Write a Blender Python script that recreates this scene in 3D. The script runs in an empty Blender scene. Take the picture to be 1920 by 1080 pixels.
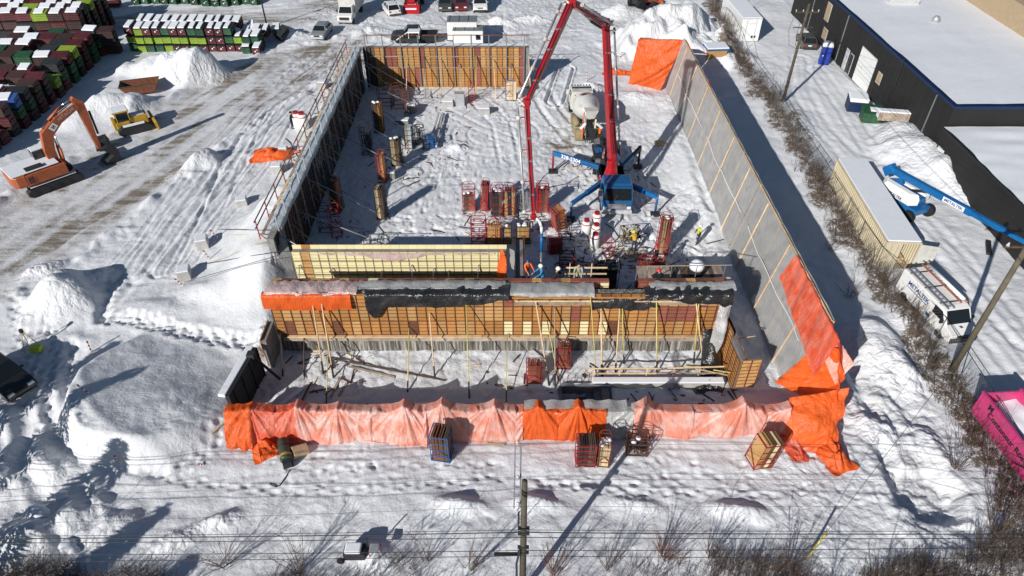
import bpy, bmesh, math, random
import numpy as np
from mathutils import Vector, Matrix, Euler

random.seed(7); np.random.seed(7)
sc = bpy.context.scene
COL = sc.collection

# ------------------------------------------------------------------ camera
CAM_H = 32.5
PITCH = math.radians(40.2)
cam_d = bpy.data.cameras.new('camera'); cam_d.lens = 24.0; cam_d.sensor_width = 36.0
cam_d.clip_start = 0.5; cam_d.clip_end = 3000
cam = bpy.data.objects.new('camera', cam_d); COL.objects.link(cam)
cam.location = (0, 0, CAM_H); cam.rotation_euler = (math.pi/2 - PITCH, 0, 0)
sc.camera = cam
sc.render.resolution_x = 1024; sc.render.resolution_y = 576

# ------------------------------------------------------------------ sky, sun, exposure
SUN_EL = math.radians(26.8)
SUN_DIR = Vector((0.60*math.cos(SUN_EL), 0.80*math.cos(SUN_EL), -math.sin(SUN_EL)))   # way the light travels
w = bpy.data.worlds.new('World'); sc.world = w; w.use_nodes = True
nt = w.node_tree; bg = nt.nodes['Background']
sky = nt.nodes.new('ShaderNodeTexSky'); sky.sky_type = 'NISHITA'; sky.sun_disc = False
sky.sun_elevation = SUN_EL; sky.sun_rotation = math.atan2(-SUN_DIR.x, -SUN_DIR.y)
sky.air_density = 1.15; sky.dust_density = 0.2; sky.ozone_density = 3.0
nt.links.new(sky.outputs[0], bg.inputs[0]); bg.inputs[1].default_value = 0.05
sun_d = bpy.data.lights.new('sun', 'SUN'); sun_d.energy = 5.0; sun_d.angle = math.radians(0.5)
sun_d.color = (1.0, 0.962, 0.915)
sun = bpy.data.objects.new('sun', sun_d); COL.objects.link(sun)
sun.rotation_euler = SUN_DIR.to_track_quat('-Z', 'Y').to_euler(); sun.location = (-30, -40, 60)
sc.view_settings.view_transform = 'Standard'; sc.view_settings.look = 'None'
sc.view_settings.gamma = 1.0; sc.view_settings.exposure = 0.06
sc.cycles.diffuse_bounces = 3
try: sc.view_settings.use_curve_mapping = False
except Exception: pass

# ------------------------------------------------------------------ survey helpers (site plan points measured off the picture)
_c, _s, _F = math.cos(PITCH), math.sin(PITCH), 1280.0
def G(u, v, z=0.0):
    a = (u-960)/_F; b = (540-v)/_F; t = (CAM_H-z)/(_s-_c*b)
    return (a*t, t*(_c+_s*b))
def G3(u, v, z=0.0):
    x, y = G(u, v, z); return Vector((x, y, z))
def onY(u, v, y):
    a = (u-960)/_F; b = (540-v)/_F; t = y/(_c+_s*b)
    return Vector((a*t, y, CAM_H-t*(_s-_c*b)))

# ------------------------------------------------------------------ materials
MATS = {}
def mat(name, col, rough=0.6, metal=0.0, var=0.12, scale=3.0, bump=0.0, bscale=40.0, col2=None, c2scale=2.0, c2thr=0.6, spec=0.4, coat=0.0):
    if name in MATS: return MATS[name]
    m = bpy.data.materials.new(name); m.use_nodes = True; n = m.node_tree; L = n.links
    p = n.nodes['Principled BSDF']; p.inputs['Roughness'].default_value = rough; p.inputs['Metallic'].default_value = metal
    p.inputs['Specular IOR Level'].default_value = spec; p.inputs['Coat Weight'].default_value = coat
    tc = n.nodes.new('ShaderNodeTexCoord')
    no = n.nodes.new('ShaderNodeTexNoise'); no.inputs['Scale'].default_value = scale; no.inputs['Detail'].default_value = 6
    L.new(tc.outputs['Object'], no.inputs['Vector'])
    oi = n.nodes.new('ShaderNodeObjectInfo')
    mr = n.nodes.new('ShaderNodeMapRange'); mr.inputs[1].default_value = 0.3; mr.inputs[2].default_value = 0.7
    mr.inputs[3].default_value = 1-var; mr.inputs[4].default_value = 1+var
    L.new(no.outputs[0], mr.inputs[0])
    mo = n.nodes.new('ShaderNodeMapRange'); mo.inputs[3].default_value = 1-var*0.8; mo.inputs[4].default_value = 1+var*0.8
    L.new(oi.outputs['Random'], mo.inputs[0])
    mu = n.nodes.new('ShaderNodeMath'); mu.operation = 'MULTIPLY'; L.new(mr.outputs[0], mu.inputs[0]); L.new(mo.outputs[0], mu.inputs[1])
    mix = n.nodes.new('ShaderNodeMix'); mix.data_type = 'RGBA'; mix.blend_type = 'MULTIPLY'; mix.inputs[0].default_value = 1
    mix.inputs[6].default_value = (*col, 1)
    cmb = n.nodes.new('ShaderNodeCombineColor')
    for i in range(3): L.new(mu.outputs[0], cmb.inputs[i])
    L.new(cmb.outputs[0], mix.inputs[7]); out = mix.outputs[2]
    if col2:
        n2 = n.nodes.new('ShaderNodeTexNoise'); n2.inputs['Scale'].default_value = c2scale; n2.inputs['Detail'].default_value = 8
        n2.inputs['Roughness'].default_value = 0.65
        L.new(tc.outputs['Object'], n2.inputs['Vector'])
        r2 = n.nodes.new('ShaderNodeMapRange'); r2.inputs[1].default_value = c2thr-0.05; r2.inputs[2].default_value = c2thr+0.06
        L.new(n2.outputs[0], r2.inputs[0])
        m2 = n.nodes.new('ShaderNodeMix'); m2.data_type = 'RGBA'; L.new(r2.outputs[0], m2.inputs[0]); L.new(out, m2.inputs[6])
        m2.inputs[7].default_value = (*col2, 1); out = m2.outputs[2]
    L.new(out, p.inputs['Base Color'])
    if bump:
        nb = n.nodes.new('ShaderNodeTexNoise'); nb.inputs['Scale'].default_value = bscale; nb.inputs['Detail'].default_value = 4
        L.new(tc.outputs['Object'], nb.inputs['Vector'])
        b = n.nodes.new('ShaderNodeBump'); b.inputs['Strength'].default_value = bump; b.inputs['Distance'].default_value = 0.03
        L.new(nb.outputs[0], b.inputs['Height']); L.new(b.outputs[0], p.inputs['Normal'])
    MATS[name] = m; return m

def sheet_mat(name, col, trans=0.25, clear=0.0, rough=0.35, spec=0.5, col2=None):
    """thin plastic / tarpaulin: diffuse + translucent + gloss (+ see-through)"""
    if name in MATS: return MATS[name]
    m = bpy.data.materials.new(name); m.use_nodes = True; n = m.node_tree; L = n.links
    p = n.nodes['Principled BSDF']; p.inputs['Roughness'].default_value = rough; p.inputs['Specular IOR Level'].default_value = spec
    tc = n.nodes.new('ShaderNodeTexCoord'); no = n.nodes.new('ShaderNodeTexNoise'); no.inputs['Scale'].default_value = 1.3; no.inputs['Detail'].default_value = 5
    L.new(tc.outputs['Object'], no.inputs['Vector'])
    mix = n.nodes.new('ShaderNodeMix'); mix.data_type = 'RGBA'; mix.inputs[6].default_value = (*col, 1)
    c2 = col2 or tuple(c*0.8 for c in col); mix.inputs[7].default_value = (*c2, 1)
    mr = n.nodes.new('ShaderNodeMapRange'); mr.inputs[1].default_value = 0.4; mr.inputs[2].default_value = 0.65
    L.new(no.outputs[0], mr.inputs[0]); L.new(mr.outputs[0], mix.inputs[0])
    oi = n.nodes.new('ShaderNodeObjectInfo'); hs_ = n.nodes.new('ShaderNodeHueSaturation'); mo = n.nodes.new('ShaderNodeMapRange'); mo.inputs[3].default_value = 0.86; mo.inputs[4].default_value = 1.10
    L.new(oi.outputs['Random'], mo.inputs[0]); L.new(mo.outputs[0], hs_.inputs['Value']); L.new(mix.outputs[2], hs_.inputs['Color']); L.new(hs_.outputs[0], p.inputs['Base Color'])
    nb = n.nodes.new('ShaderNodeTexNoise'); nb.inputs['Scale'].default_value = 5; nb.inputs['Detail'].default_value = 6
    mp = n.nodes.new('ShaderNodeMapping'); mp.inputs['Scale'].default_value = (2.2, 2.2, 0.5); L.new(tc.outputs['Object'], mp.inputs[0]); L.new(mp.outputs[0], nb.inputs['Vector'])
    b = n.nodes.new('ShaderNodeBump'); b.inputs['Strength'].default_value = 0.75; b.inputs['Distance'].default_value = 0.07
    bk_ = n.nodes.new('ShaderNodeTexVoronoi'); bk_.feature = 'DISTANCE_TO_EDGE'; bk_.inputs['Scale'].default_value = 1.5; L.new(tc.outputs['Object'], bk_.inputs['Vector'])
    cr_ = n.nodes.new('ShaderNodeMapRange'); cr_.inputs[1].default_value = 0.0; cr_.inputs[2].default_value = 0.06; cr_.inputs[3].default_value = 0.15; cr_.inputs[4].default_value = 0.0; L.new(bk_.outputs[0], cr_.inputs[0])
    ad_ = n.nodes.new('ShaderNodeMath'); ad_.operation = 'ADD'; L.new(nb.outputs[0], ad_.inputs[0]); L.new(cr_.outputs[0], ad_.inputs[1])
    L.new(ad_.outputs[0], b.inputs['Height']); L.new(b.outputs[0], p.inputs['Normal'])
    tr = n.nodes.new('ShaderNodeBsdfTranslucent'); L.new(mix.outputs[2], tr.inputs['Color']); L.new(b.outputs[0], tr.inputs['Normal'])
    ms = n.nodes.new('ShaderNodeMixShader'); ms.inputs[0].default_value = trans
    L.new(p.outputs[0], ms.inputs[1]); L.new(tr.outputs[0], ms.inputs[2]); o = ms.outputs[0]
    if clear:
        tp = n.nodes.new('ShaderNodeBsdfTransparent'); m3 = n.nodes.new('ShaderNodeMixShader'); m3.inputs[0].default_value = clear
        L.new(o, m3.inputs[1]); L.new(tp.outputs[0], m3.inputs[2]); o = m3.outputs[0]
    L.new(o, n.nodes['Material Output'].inputs[0])
    MATS[name] = m; return m

def M_(n): return MATS[n]
mat('steel_grey', (0.30, 0.31, 0.32), 0.45, 0.6); mat('galv', (0.48, 0.49, 0.50), 0.45, 0.5)
mat('steel_dark', (0.035, 0.035, 0.038), 0.6, 0.2); mat('rust', (0.16, 0.055, 0.03), 0.8, 0.2, 0.3)
mat('rack_red', (0.30, 0.022, 0.026), 0.55, 0.0, 0.2, col2=(0.17, 0.035, 0.025), c2scale=4, c2thr=0.62)
mat('rack_blue', (0.02, 0.10, 0.30), 0.5); mat('rubber', (0.012, 0.012, 0.013), 0.85)
mat('ply_orange', (0.40, 0.195, 0.055), 0.7, 0, 0.22, 1.2, col2=(0.30, 0.13, 0.045), c2scale=1.1, c2thr=0.60)
mat('ply_tan', (0.46, 0.275, 0.105), 0.7, 0, 0.22, 1.2, col2=(0.42, 0.20, 0.06), c2scale=1.3, c2thr=0.58)
mat('ply_brown', (0.15, 0.062, 0.03), 0.75, 0, 0.25, 1.2, col2=(0.26, 0.11, 0.05), c2scale=2, c2thr=0.6)
mat('cream_frame', (0.42, 0.37, 0.22), 0.6); mat('heater_green', (0.05, 0.075, 0.06), 0.5); mat('ply_cream', (0.74, 0.66, 0.38), 0.55, 0, 0.06, 0.8, col2=(0.62, 0.60, 0.46), c2scale=1.5, c2thr=0.64)
mat('ply_grey', (0.24, 0.23, 0.22), 0.7, 0, 0.25, 1.5); mat('ply_dark', (0.065, 0.066, 0.066), 0.8, 0, 0.35, 2.5)  # ply_dark holds the shade of the left wall in its colour
mat('ply_redbrown', (0.26, 0.085, 0.06), 0.7, 0, 0.2, 1.5)
mat('lumber', (0.60, 0.44, 0.26), 0.75, 0, 0.2, 2.5); mat('lumber_grey', (0.34, 0.27, 0.21), 0.85, 0, 0.25, 2.5)
mat('lumber_dark', (0.10, 0.065, 0.045), 0.85, 0, 0.3)
mat('yellow_pole', (0.52, 0.46, 0.13), 0.5, 0, 0.12); mat('pole_wood', (0.10, 0.085, 0.058), 0.9, 0, 0.25, 2.0, 0.4, 12)
mat('concrete', (0.42, 0.41, 0.39), 0.85, 0, 0.15, 2, 0.3, 30); mat('concrete_dk', (0.20, 0.195, 0.19), 0.9, 0, 0.2, 2)
mat('snow_cap', (0.76, 0.78, 0.82), 0.55, 0, 0.03, 1.5, 0.35, 6); mat('white', (0.80, 0.80, 0.78), 0.4, 0, 0.05); mat('drum_white', (0.60, 0.60, 0.57), 0.5, 0, 0.1, 1.5, col2=(0.42,0.41,0.38), c2scale=0.9, c2thr=0.58); mat('white_dirty', (0.55, 0.54, 0.50), 0.55, 0, 0.12, 2, col2=(0.42, 0.40, 0.36), c2scale=1.2, c2thr=0.6)
mat('glass', (0.012, 0.016, 0.018), 0.06, 0, 0.05, spec=0.7); mat('chrome', (0.55, 0.55, 0.55), 0.2, 0.9)
mat('red_paint', (0.36, 0.010, 0.016), 0.32, 0, 0.08, coat=0.3); mat('blue_paint', (0.014, 0.095, 0.25), 0.35, 0, 0.12, coat=0.2, col2=(0.05, 0.16, 0.30), c2scale=3, c2thr=0.66)
mat('lift_blue', (0.010, 0.125, 0.34), 0.35, 0, 0.07, coat=0.2); mat('exc_orange', (0.40, 0.10, 0.038), 0.5, 0, 0.15, col2=(0.33, 0.11, 0.05), c2scale=2, c2thr=0.64)
mat('dozer_yellow', (0.45, 0.27, 0.03), 0.5, 0, 0.15); mat('black_wall', (0.018, 0.017, 0.017), 0.75, 0, 0.2, 0.4, 0.2, 3)
mat('fascia_blue', (0.007, 0.022, 0.07), 0.5); mat('toilet_blue', (0.012, 0.035, 0.27), 0.45); mat('lime', (0.20, 0.30, 0.03), 0.5, 0, 0.15)
mat('bin_green', (0.02, 0.075, 0.035), 0.55, 0, 0.35); mat('bin_red', (0.085, 0.018, 0.022), 0.55, 0, 0.3); mat('bin_brown', (0.045, 0.022, 0.02), 0.6, 0, 0.25); mat('bin_blue', (0.03, 0.09, 0.30), 0.5)  # bin paints darkened all over to stand in for the stacks' shaded sides
mat('bin_black', (0.02, 0.024, 0.026), 0.6, 0, 0.25); mat('pink_paint', (0.52, 0.045, 0.17), 0.55, 0, 0.15, col2=(0.36, 0.07, 0.14), c2scale=1.6, c2thr=0.58)
mat('container_tan', (0.55, 0.48, 0.33), 0.6, 0, 0.08, 0.8, col2=(0.45, 0.32, 0.16), c2scale=1.3, c2thr=0.70); mat('tan_wall', (0.40, 0.30, 0.19), 0.85, 0, 0.08)
mat('hi_orange', (0.90, 0.16, 0.02), 0.6); mat('hi_yellow', (0.55, 0.62, 0.03), 0.6); mat('cloth_navy', (0.03, 0.04, 0.07), 0.9); mat('cloth_black', (0.012, 0.012, 0.014), 0.9); mat('cloth_blue', (0.03, 0.20, 0.42), 0.85)
mat('cloth_khaki', (0.36, 0.37, 0.27), 0.9); mat('cloth_yellow', (0.55, 0.34, 0.03), 0.85); mat('skin', (0.50, 0.30, 0.22), 0.6); mat('helmet_red', (0.55, 0.03, 0.03), 0.35); mat('helmet_white', (0.8, 0.8, 0.78), 0.35); mat('helmet_blue', (0.02, 0.04, 0.16), 0.35)
mat('twig', (0.105, 0.075, 0.055), 0.9, 0, 0.3); mat('twig_red', (0.17, 0.075, 0.05), 0.9, 0, 0.3); mat('wire', (0.02, 0.02, 0.022), 0.6)
mat('car_silver', (0.40, 0.41, 0.42), 0.3, 0.5, 0.05, coat=0.5); mat('car_black', (0.016, 0.018, 0.019), 0.3, 0.1, 0.1, coat=0.5); mat('car_white', (0.74, 0.74, 0.72), 0.35, 0, 0.06, coat=0.4); mat('car_maroon', (0.19, 0.03, 0.035), 0.3, 0.2, 0.1, coat=0.4); mat('car_green', (0.085, 0.09, 0.078), 0.35, 0.2, 0.1, coat=0.3)
mat('lamp', (0.75, 0.75, 0.72), 0.15); mat('tail', (0.4, 0.01, 0.01), 0.25); mat('light_grey', (0.50, 0.50, 0.50), 0.55); mat('letter_black', (0.02, 0.02, 0.025), 0.6); mat('letter_navy', (0.015, 0.05, 0.20), 0.6)
mat('roof_grey', (0.16, 0.18, 0.19), 0.7); mat('khaki_pan', (0.30, 0.24, 0.13), 0.8)
sheet_mat('tarp_orange', (0.93, 0.155, 0.028), 0.28, 0, 0.42, 0.4); sheet_mat('tarp_red', (0.82, 0.13, 0.06), 0.28, 0, 0.4, 0.5, (0.86, 0.25, 0.17))
sheet_mat('tarp_pink', (0.84, 0.30, 0.21), 0.25, 0.06, 0.30, 0.7, (0.88, 0.56, 0.49)); sheet_mat('poly_clear', (0.60, 0.60, 0.59), 0.10, 0.40, 0.30, 0.5, (0.48, 0.48, 0.475)); sheet_mat('poly_outer', (0.36, 0.36, 0.355), 0.06, 0.03, 0.4, 0.4, (0.24, 0.24, 0.235))
sheet_mat('poly_white', (0.55, 0.55, 0.54), 0.2, 0.12, 0.25, 0.7, (0.42, 0.42, 0.42)); sheet_mat('poly_pink', (0.80, 0.62, 0.60), 0.2, 0.1, 0.22, 0.8, (0.62, 0.45, 0.44)); sheet_mat('poly_black', (0.014, 0.015, 0.016), 0.0, 0, 0.22, 0.7, (0.03, 0.03, 0.032)); sheet_mat('poly_blue', (0.60, 0.70, 0.76), 0.3, 0.0, 0.3, 0.6, (0.80, 0.84, 0.88))

# ------------------------------------------------------------------ mesh builder
class MB:
    def __init__(s): s.v = []; s.f = []; s.m = []; s.c = 0
    def mi(s, i): s.c = i; return s
    def add(s, vs, fs):
        o = len(s.v); s.v += [tuple(p) for p in vs]; s.f += [tuple(i+o for i in f) for f in fs]; s.m += [s.c]*len(fs); return s
    def box(s, x0, x1, y0, y1, z0, z1):
        return s.add([(x0,y0,z0),(x1,y0,z0),(x1,y1,z0),(x0,y1,z0),(x0,y0,z1),(x1,y0,z1),(x1,y1,z1),(x0,y1,z1)],
                     [(0,3,2,1),(4,5,6,7),(0,1,5,4),(1,2,6,5),(2,3,7,6),(3,0,4,7)])
    def cbox(s, c, d, rz=0.0, rot=None):
        R = rot or Matrix.Rotation(rz, 3, 'Z'); c = Vector(c); h = Vector(d)*0.5
        vs = [c + R @ Vector((sx*h.x, sy*h.y, sz*h.z)) for sz in (-1,1) for sx,sy in ((-1,-1),(1,-1),(1,1),(-1,1))]
        return s.add(vs, [(0,3,2,1),(4,5,6,7),(0,1,5,4),(1,2,6,5),(2,3,7,6),(3,0,4,7)])
    def bar(s, p, q, wd, ht=None, up=(0,0,1)):
        p = Vector(p); q = Vector(q); ht = ht or wd; d = (q-p)
        if d.length < 1e-6: return s
        d.normalize(); u = Vector(up)
        if abs(d.dot(u)) > 0.98: u = Vector((0,1,0))
        r = d.cross(u).normalized()*wd*0.5; u = r.cross(d).normalized()*ht*0.5
        vs = [p-r-u, p+r-u, p+r+u, p-r+u, q-r-u, q+r-u, q+r+u, q-r+u]
        return s.add(vs, [(0,1,2,3),(7,6,5,4),(0,4,5,1),(1,5,6,2),(2,6,7,3),(3,7,4,0)])
    def tube(s, p, q, r, n=8, r2=None, cap=True):
        p = Vector(p); q = Vector(q); d = q-p
        if d.length < 1e-6: return s
        d.normalize(); u = Vector((0,0,1)) if abs(d.z) < 0.95 else Vector((0,1,0))
        a = d.cross(u).normalized(); b = a.cross(d).normalized(); r2 = r if r2 is None else r2
        vs = [p+(a*math.cos(t)+b*math.sin(t))*r for t in [2*math.pi*i/n for i in range(n)]] + [q+(a*math.cos(t)+b*math.sin(t))*r2 for t in [2*math.pi*i/n for i in range(n)]]
        fs = [(i,(i+1)%n,n+(i+1)%n,n+i) for i in range(n)]
        if cap: fs += [tuple(range(n-1,-1,-1)), tuple(range(n,2*n))]
        return s.add(vs, fs)
    def path(s, pts, r, n=6):
        for a, b in zip(pts[:-1], pts[1:]): s.tube(a, b, r, n)
        return s
    def loft(s, rings, cap=True, closed=True):
        n = len(rings[0]); vs = [p for r in rings for p in r]; fs = []
        for k in range(len(rings)-1):
            for i in range(n if closed else n-1):
                j = (i+1) % n; fs.append((k*n+i, k*n+j, (k+1)*n+j, (k+1)*n+i))
        if cap: fs += [tuple(range(n-1,-1,-1)), tuple(range((len(rings)-1)*n, len(rings)*n))]
        return s.add(vs, fs)
    def lathe(s, prof, c=(0,0,0), axis='Z', n=14):
        rings = []
        for r, h in prof:
            ring = []
            for i in range(n):
                t = 2*math.pi*i/n; a, b = r*math.cos(t), r*math.sin(t)
                p = (a,b,h) if axis == 'Z' else ((h,a,b) if axis == 'X' else (b,h,a))
                ring.append((c[0]+p[0], c[1]+p[1], c[2]+p[2]))
            rings.append(ring)
        return s.loft(rings)
    def prism(s, poly, y0, y1, axis='Y'):
        """side profile poly of (a,z) pushed from y0 to y1"""
        n = len(poly)
        if axis == 'Y': vs = [(a,y0,z) for a,z in poly]+[(a,y1,z) for a,z in poly]
        else: vs = [(y0,a,z) for a,z in poly]+[(y1,a,z) for a,z in poly]
        return s.add(vs, [tuple(range(n)), tuple(range(2*n-1,n-1,-1))]+[(i,n+i,n+(i+1)%n,(i+1)%n) for i in range(n)])
    def mesh(s, name, mats, smooth=False):
        me = bpy.data.meshes.new(name); me.from_pydata(s.v, [], s.f)
        for k in (mats if isinstance(mats, (list,tuple)) else [mats]): me.materials.append(MATS[k] if isinstance(k, str) else k)
        if any(s.m): me.polygons.foreach_set('material_index', s.m)
        bm = bmesh.new(); bm.from_mesh(me); bmesh.ops.recalc_face_normals(bm, faces=bm.faces); bm.to_mesh(me); bm.free()
        if smooth: me.polygons.foreach_set('use_smooth', [True]*len(me.polygons))
        me.update(); return me
    def build(s, name, mats, parent=None, smooth=False, bevel=0.0, seg=2):
        return link(s.mesh(name, mats, smooth), name, parent, bevel, seg)
def link(me, name, parent=None, bevel=0.0, seg=2):
    o = bpy.data.objects.new(name, me); COL.objects.link(o); o.parent = parent
    if bevel:
        b = o.modifiers.new('bevel', 'BEVEL'); b.width = bevel; b.segments = seg; b.limit_method = 'ANGLE'; b.angle_limit = math.radians(35)
    return o
def tag(o, label, cat, group=None):
    o['label'] = label; o['category'] = cat
    if group: o['group'] = group
    return o
def thing(name, label, cat, loc=(0,0,0), rz=0.0, group=None):
    o = bpy.data.objects.new(name, None); COL.objects.link(o); o.empty_display_size = 0.3
    o.location = loc; o.rotation_euler = (0,0,rz); return tag(o, label, cat, group)
def struct(o): o['kind'] = 'structure'; return o
def stuff(o): o['kind'] = 'stuff'; return o
def copy_tree(o, parent=None):
    c = o.copy(); COL.objects.link(c); c.parent = parent
    for ch in list(o.children): copy_tree(ch, c)
    return c
ORD = ['first','second','third','fourth','fifth','sixth','seventh','eighth','ninth','tenth','eleventh','twelfth','thirteenth','fourteenth','fifteenth','sixteenth','seventeenth','eighteenth','nineteenth','twentieth']

def vhash(ix, iy, seed):
    h = (ix.astype(np.int64)*374761393 + iy.astype(np.int64)*668265263 + seed*974711) & 0x7fffffff
    h = ((h ^ (h >> 13))*1274126177) & 0x7fffffff
    return ((h ^ (h >> 16)) & 0xffff)/65535.0
def vn(x, y, seed=0):
    x = np.asarray(x, float); y = np.asarray(y, float); ix = np.floor(x); iy = np.floor(y); fx = x-ix; fy = y-iy
    ix = ix.astype(np.int64); iy = iy.astype(np.int64); fx = fx*fx*fx*(fx*(fx*6-15)+10); fy = fy*fy*fy*(fy*(fy*6-15)+10)
    a = vhash(ix,iy,seed); b = vhash(ix+1,iy,seed); c = vhash(ix,iy+1,seed); d = vhash(ix+1,iy+1,seed)
    return (a*(1-fx)+b*fx)*(1-fy)+(c*(1-fx)+d*fx)*fy - 0.5
def fbm(x, y, oct=4, seed=0, g=0.5):
    r = 0; a = 1.0
    for k in range(oct): r = r + a*vn(x*2**k, y*2**k, seed+k*17); a *= g
    return r
def rough(o): return o

def text_mesh(txt, size, material, name='lettering', depth=0.004, font_w=None, bold=0.0):
    cu = bpy.data.curves.new('t', 'FONT'); cu.body = txt; cu.size = size; cu.align_x = 'CENTER'; cu.align_y = 'CENTER'; cu.extrude = depth; cu.offset = bold
    cu.resolution_u = 2
    ob = bpy.data.objects.new('t', cu); COL.objects.link(ob)
    dg = bpy.context.evaluated_depsgraph_get(); me = bpy.data.meshes.new_from_object(ob.evaluated_get(dg))
    bpy.data.objects.remove(ob); me.materials.clear(); me.materials.append(MATS[material]); me.name = name
    return me
def text_on(txt, size, material, parent, loc, xdir, ydir, name='lettering', bold=0.0, sx=1.0):
    """lettering laid on a surface: xdir = reading direction, ydir = up of the letters (parent's local space)"""
    me = text_mesh(txt, size, material, name, bold=bold); o = bpy.data.objects.new(name, me); COL.objects.link(o); o.parent = parent
    X = Vector(xdir).normalized(); Y = Vector(ydir); Y = (Y - X*Y.dot(X)).normalized(); Z = X.cross(Y)
    m = Matrix((X*sx, Y, Z)).transposed().to_4x4(); m.translation = Vector(loc); o.matrix_basis = m; return o
# ------------------------------------------------------------------ ground
def axis(lo, hi, step): return list(np.arange(lo, hi, step))
gx = sorted(set([-600,-400,-260,-180,-130,-110] + axis(-96,-54,0.36) + axis(-54,-36,0.24) + axis(-36,-27,0.14) + axis(-27,27,0.105) + axis(27,36,0.14) + axis(36,46,0.2) + axis(46,96,0.36) + [96,110,130,180,260,400,600]))
gy = sorted(set([-300,-120,-40,0,6,9] + axis(11,26.5,0.09) + axis(26.5,48,0.14) + axis(48,112,0.25) + [112,120,135,170,250,400,700]))
gx = np.array(gx); gy = np.array(gy); NX, NY = len(gx), len(gy)
X, Y = np.meshgrid(gx, gy)              # [NY,NX]
Z = np.zeros_like(X); DIRT = np.zeros_like(X); BRUSH = np.zeros_like(X); ROUGH = np.zeros_like(X)

def sstep(a, b, x): t = np.clip((x-a)/(b-a), 0, 1); return t*t*(3-2*t)
def pdist(pts, Xa=None, Ya=None):
    Xa = X if Xa is None else Xa; Ya = Y if Ya is None else Ya
    d = np.full(Xa.shape, 1e9)
    for (ax,ay),(bx,by) in zip(pts[:-1], pts[1:]):
        L = (bx-ax)**2+(by-ay)**2+1e-9; t = np.clip(((Xa-ax)*(bx-ax)+(Ya-ay)*(by-ay))/L, 0, 1)
        d = np.minimum(d, np.hypot(Xa-ax-t*(bx-ax), Ya-ay-t*(by-ay)))
    return d
def px(*ps): return [G(u,v) for u,v in ps]

PIT = (X > -17.0) & (X < 17.1) & (Y > 25.4) & (Y < 74.2)
inpit = sstep(-17.6,-16.8,X)*sstep(17.6,16.8,X)*sstep(25,26,Y)*sstep(75,74,Y)
# gentle relief
Z += 0.26*fbm(X*0.12, Y*0.12, 3, 3)*(1-0.85*inpit) + 0.10*fbm(X*0.55, Y*0.55, 3, 5)*(1-0.6*inpit)
Z += 0.03*fbm(X*2.1, Y*2.1, 2, 8)
# scuffed snow inside the pit
sc1 = np.abs(vn(X*1.5+0.7*Y, Y*1.9-0.5*X, 21)); sc2 = np.abs(vn(X*1.9-0.9*Y, Y*1.4+0.8*X, 22))
Z -= inpit*0.07*np.exp(-np.minimum(sc1,sc2)*14)*sstep(0.0,0.25,fbm(X*0.2,Y*0.2,2,31)+0.18)

def mound(cx, cy, h, rx, ry=None, ang=0.0, rgh=0.35, seed=1, p=1.0, clip=None, lumps=1.0):
    global Z
    ry = ry or rx; m = (np.abs(X-cx) < max(rx,ry)*1.7) & (np.abs(Y-cy) < max(rx,ry)*1.7)
    xs, ys = X[m]-cx, Y[m]-cy; c, s_ = math.cos(ang), math.sin(ang)
    a = (xs*c+ys*s_)/rx; b = (-xs*s_+ys*c)/ry
    r = np.hypot(a,b)*(1+0.45*fbm(xs*0.35, ys*0.35, 3, seed))
    f = np.clip(1-r,0,1)**p; f = f*f*(3-2*f)
    dz = h*f*(1+rgh*0.9*fbm(xs*0.4,ys*0.4,2,seed+5)) + lumps*rgh*f**0.6*(0.42*fbm(xs*0.7,ys*0.7,2,seed+9)+0.25*np.abs(fbm(xs*1.6,ys*1.6,2,seed+12)))
    if clip is not None: dz = dz*clip[m]
    Z[m] += np.maximum(dz, -0.1); ROUGH[m] = np.maximum(ROUGH[m], np.minimum(1,rgh*1.6)*np.clip(f*3,0,1))

# long berm thrown up against the outside of the left wall
d = pdist([(-17.3,39.6),(-17.5,45.0)]); left = np.where(Y > 38.2, 1.0*(X < -16.95), sstep(-14.9,-17.6,X)*sstep(31.5,34.5,Y)+0*X)
Z += left*3.4*np.exp(-(np.maximum(d-0.4,0)/3.5)**2)*(1+0.10*fbm(X*0.3,Y*0.3,2,40))
d = pdist([(-17.5,46),(-17.5,73)]); Z += left*0.9*np.exp(-(d/2.2)**2)
# the round backfilled plateau
rr = np.hypot((X+21.6)/5.6, (Y-28.7)/5.9)*(1+0.08*fbm(X*0.25,Y*0.25,2,44))
Z += np.where(X < -16.3, np.clip(1.0-0.23*((X+21.6)*0.6+(Y-28.7)*0.8),0.1,2.5)*sstep(1.08,0.82,rr)+0.35*fbm(X*0.3,Y*0.3,2,45)*sstep(1.05,0.7,rr), 0)
# plateau between berm and disc
Z += left*0.35*np.exp(-(pdist([(-25,36.5),(-18,33.5)])/2.6)**2)
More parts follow.
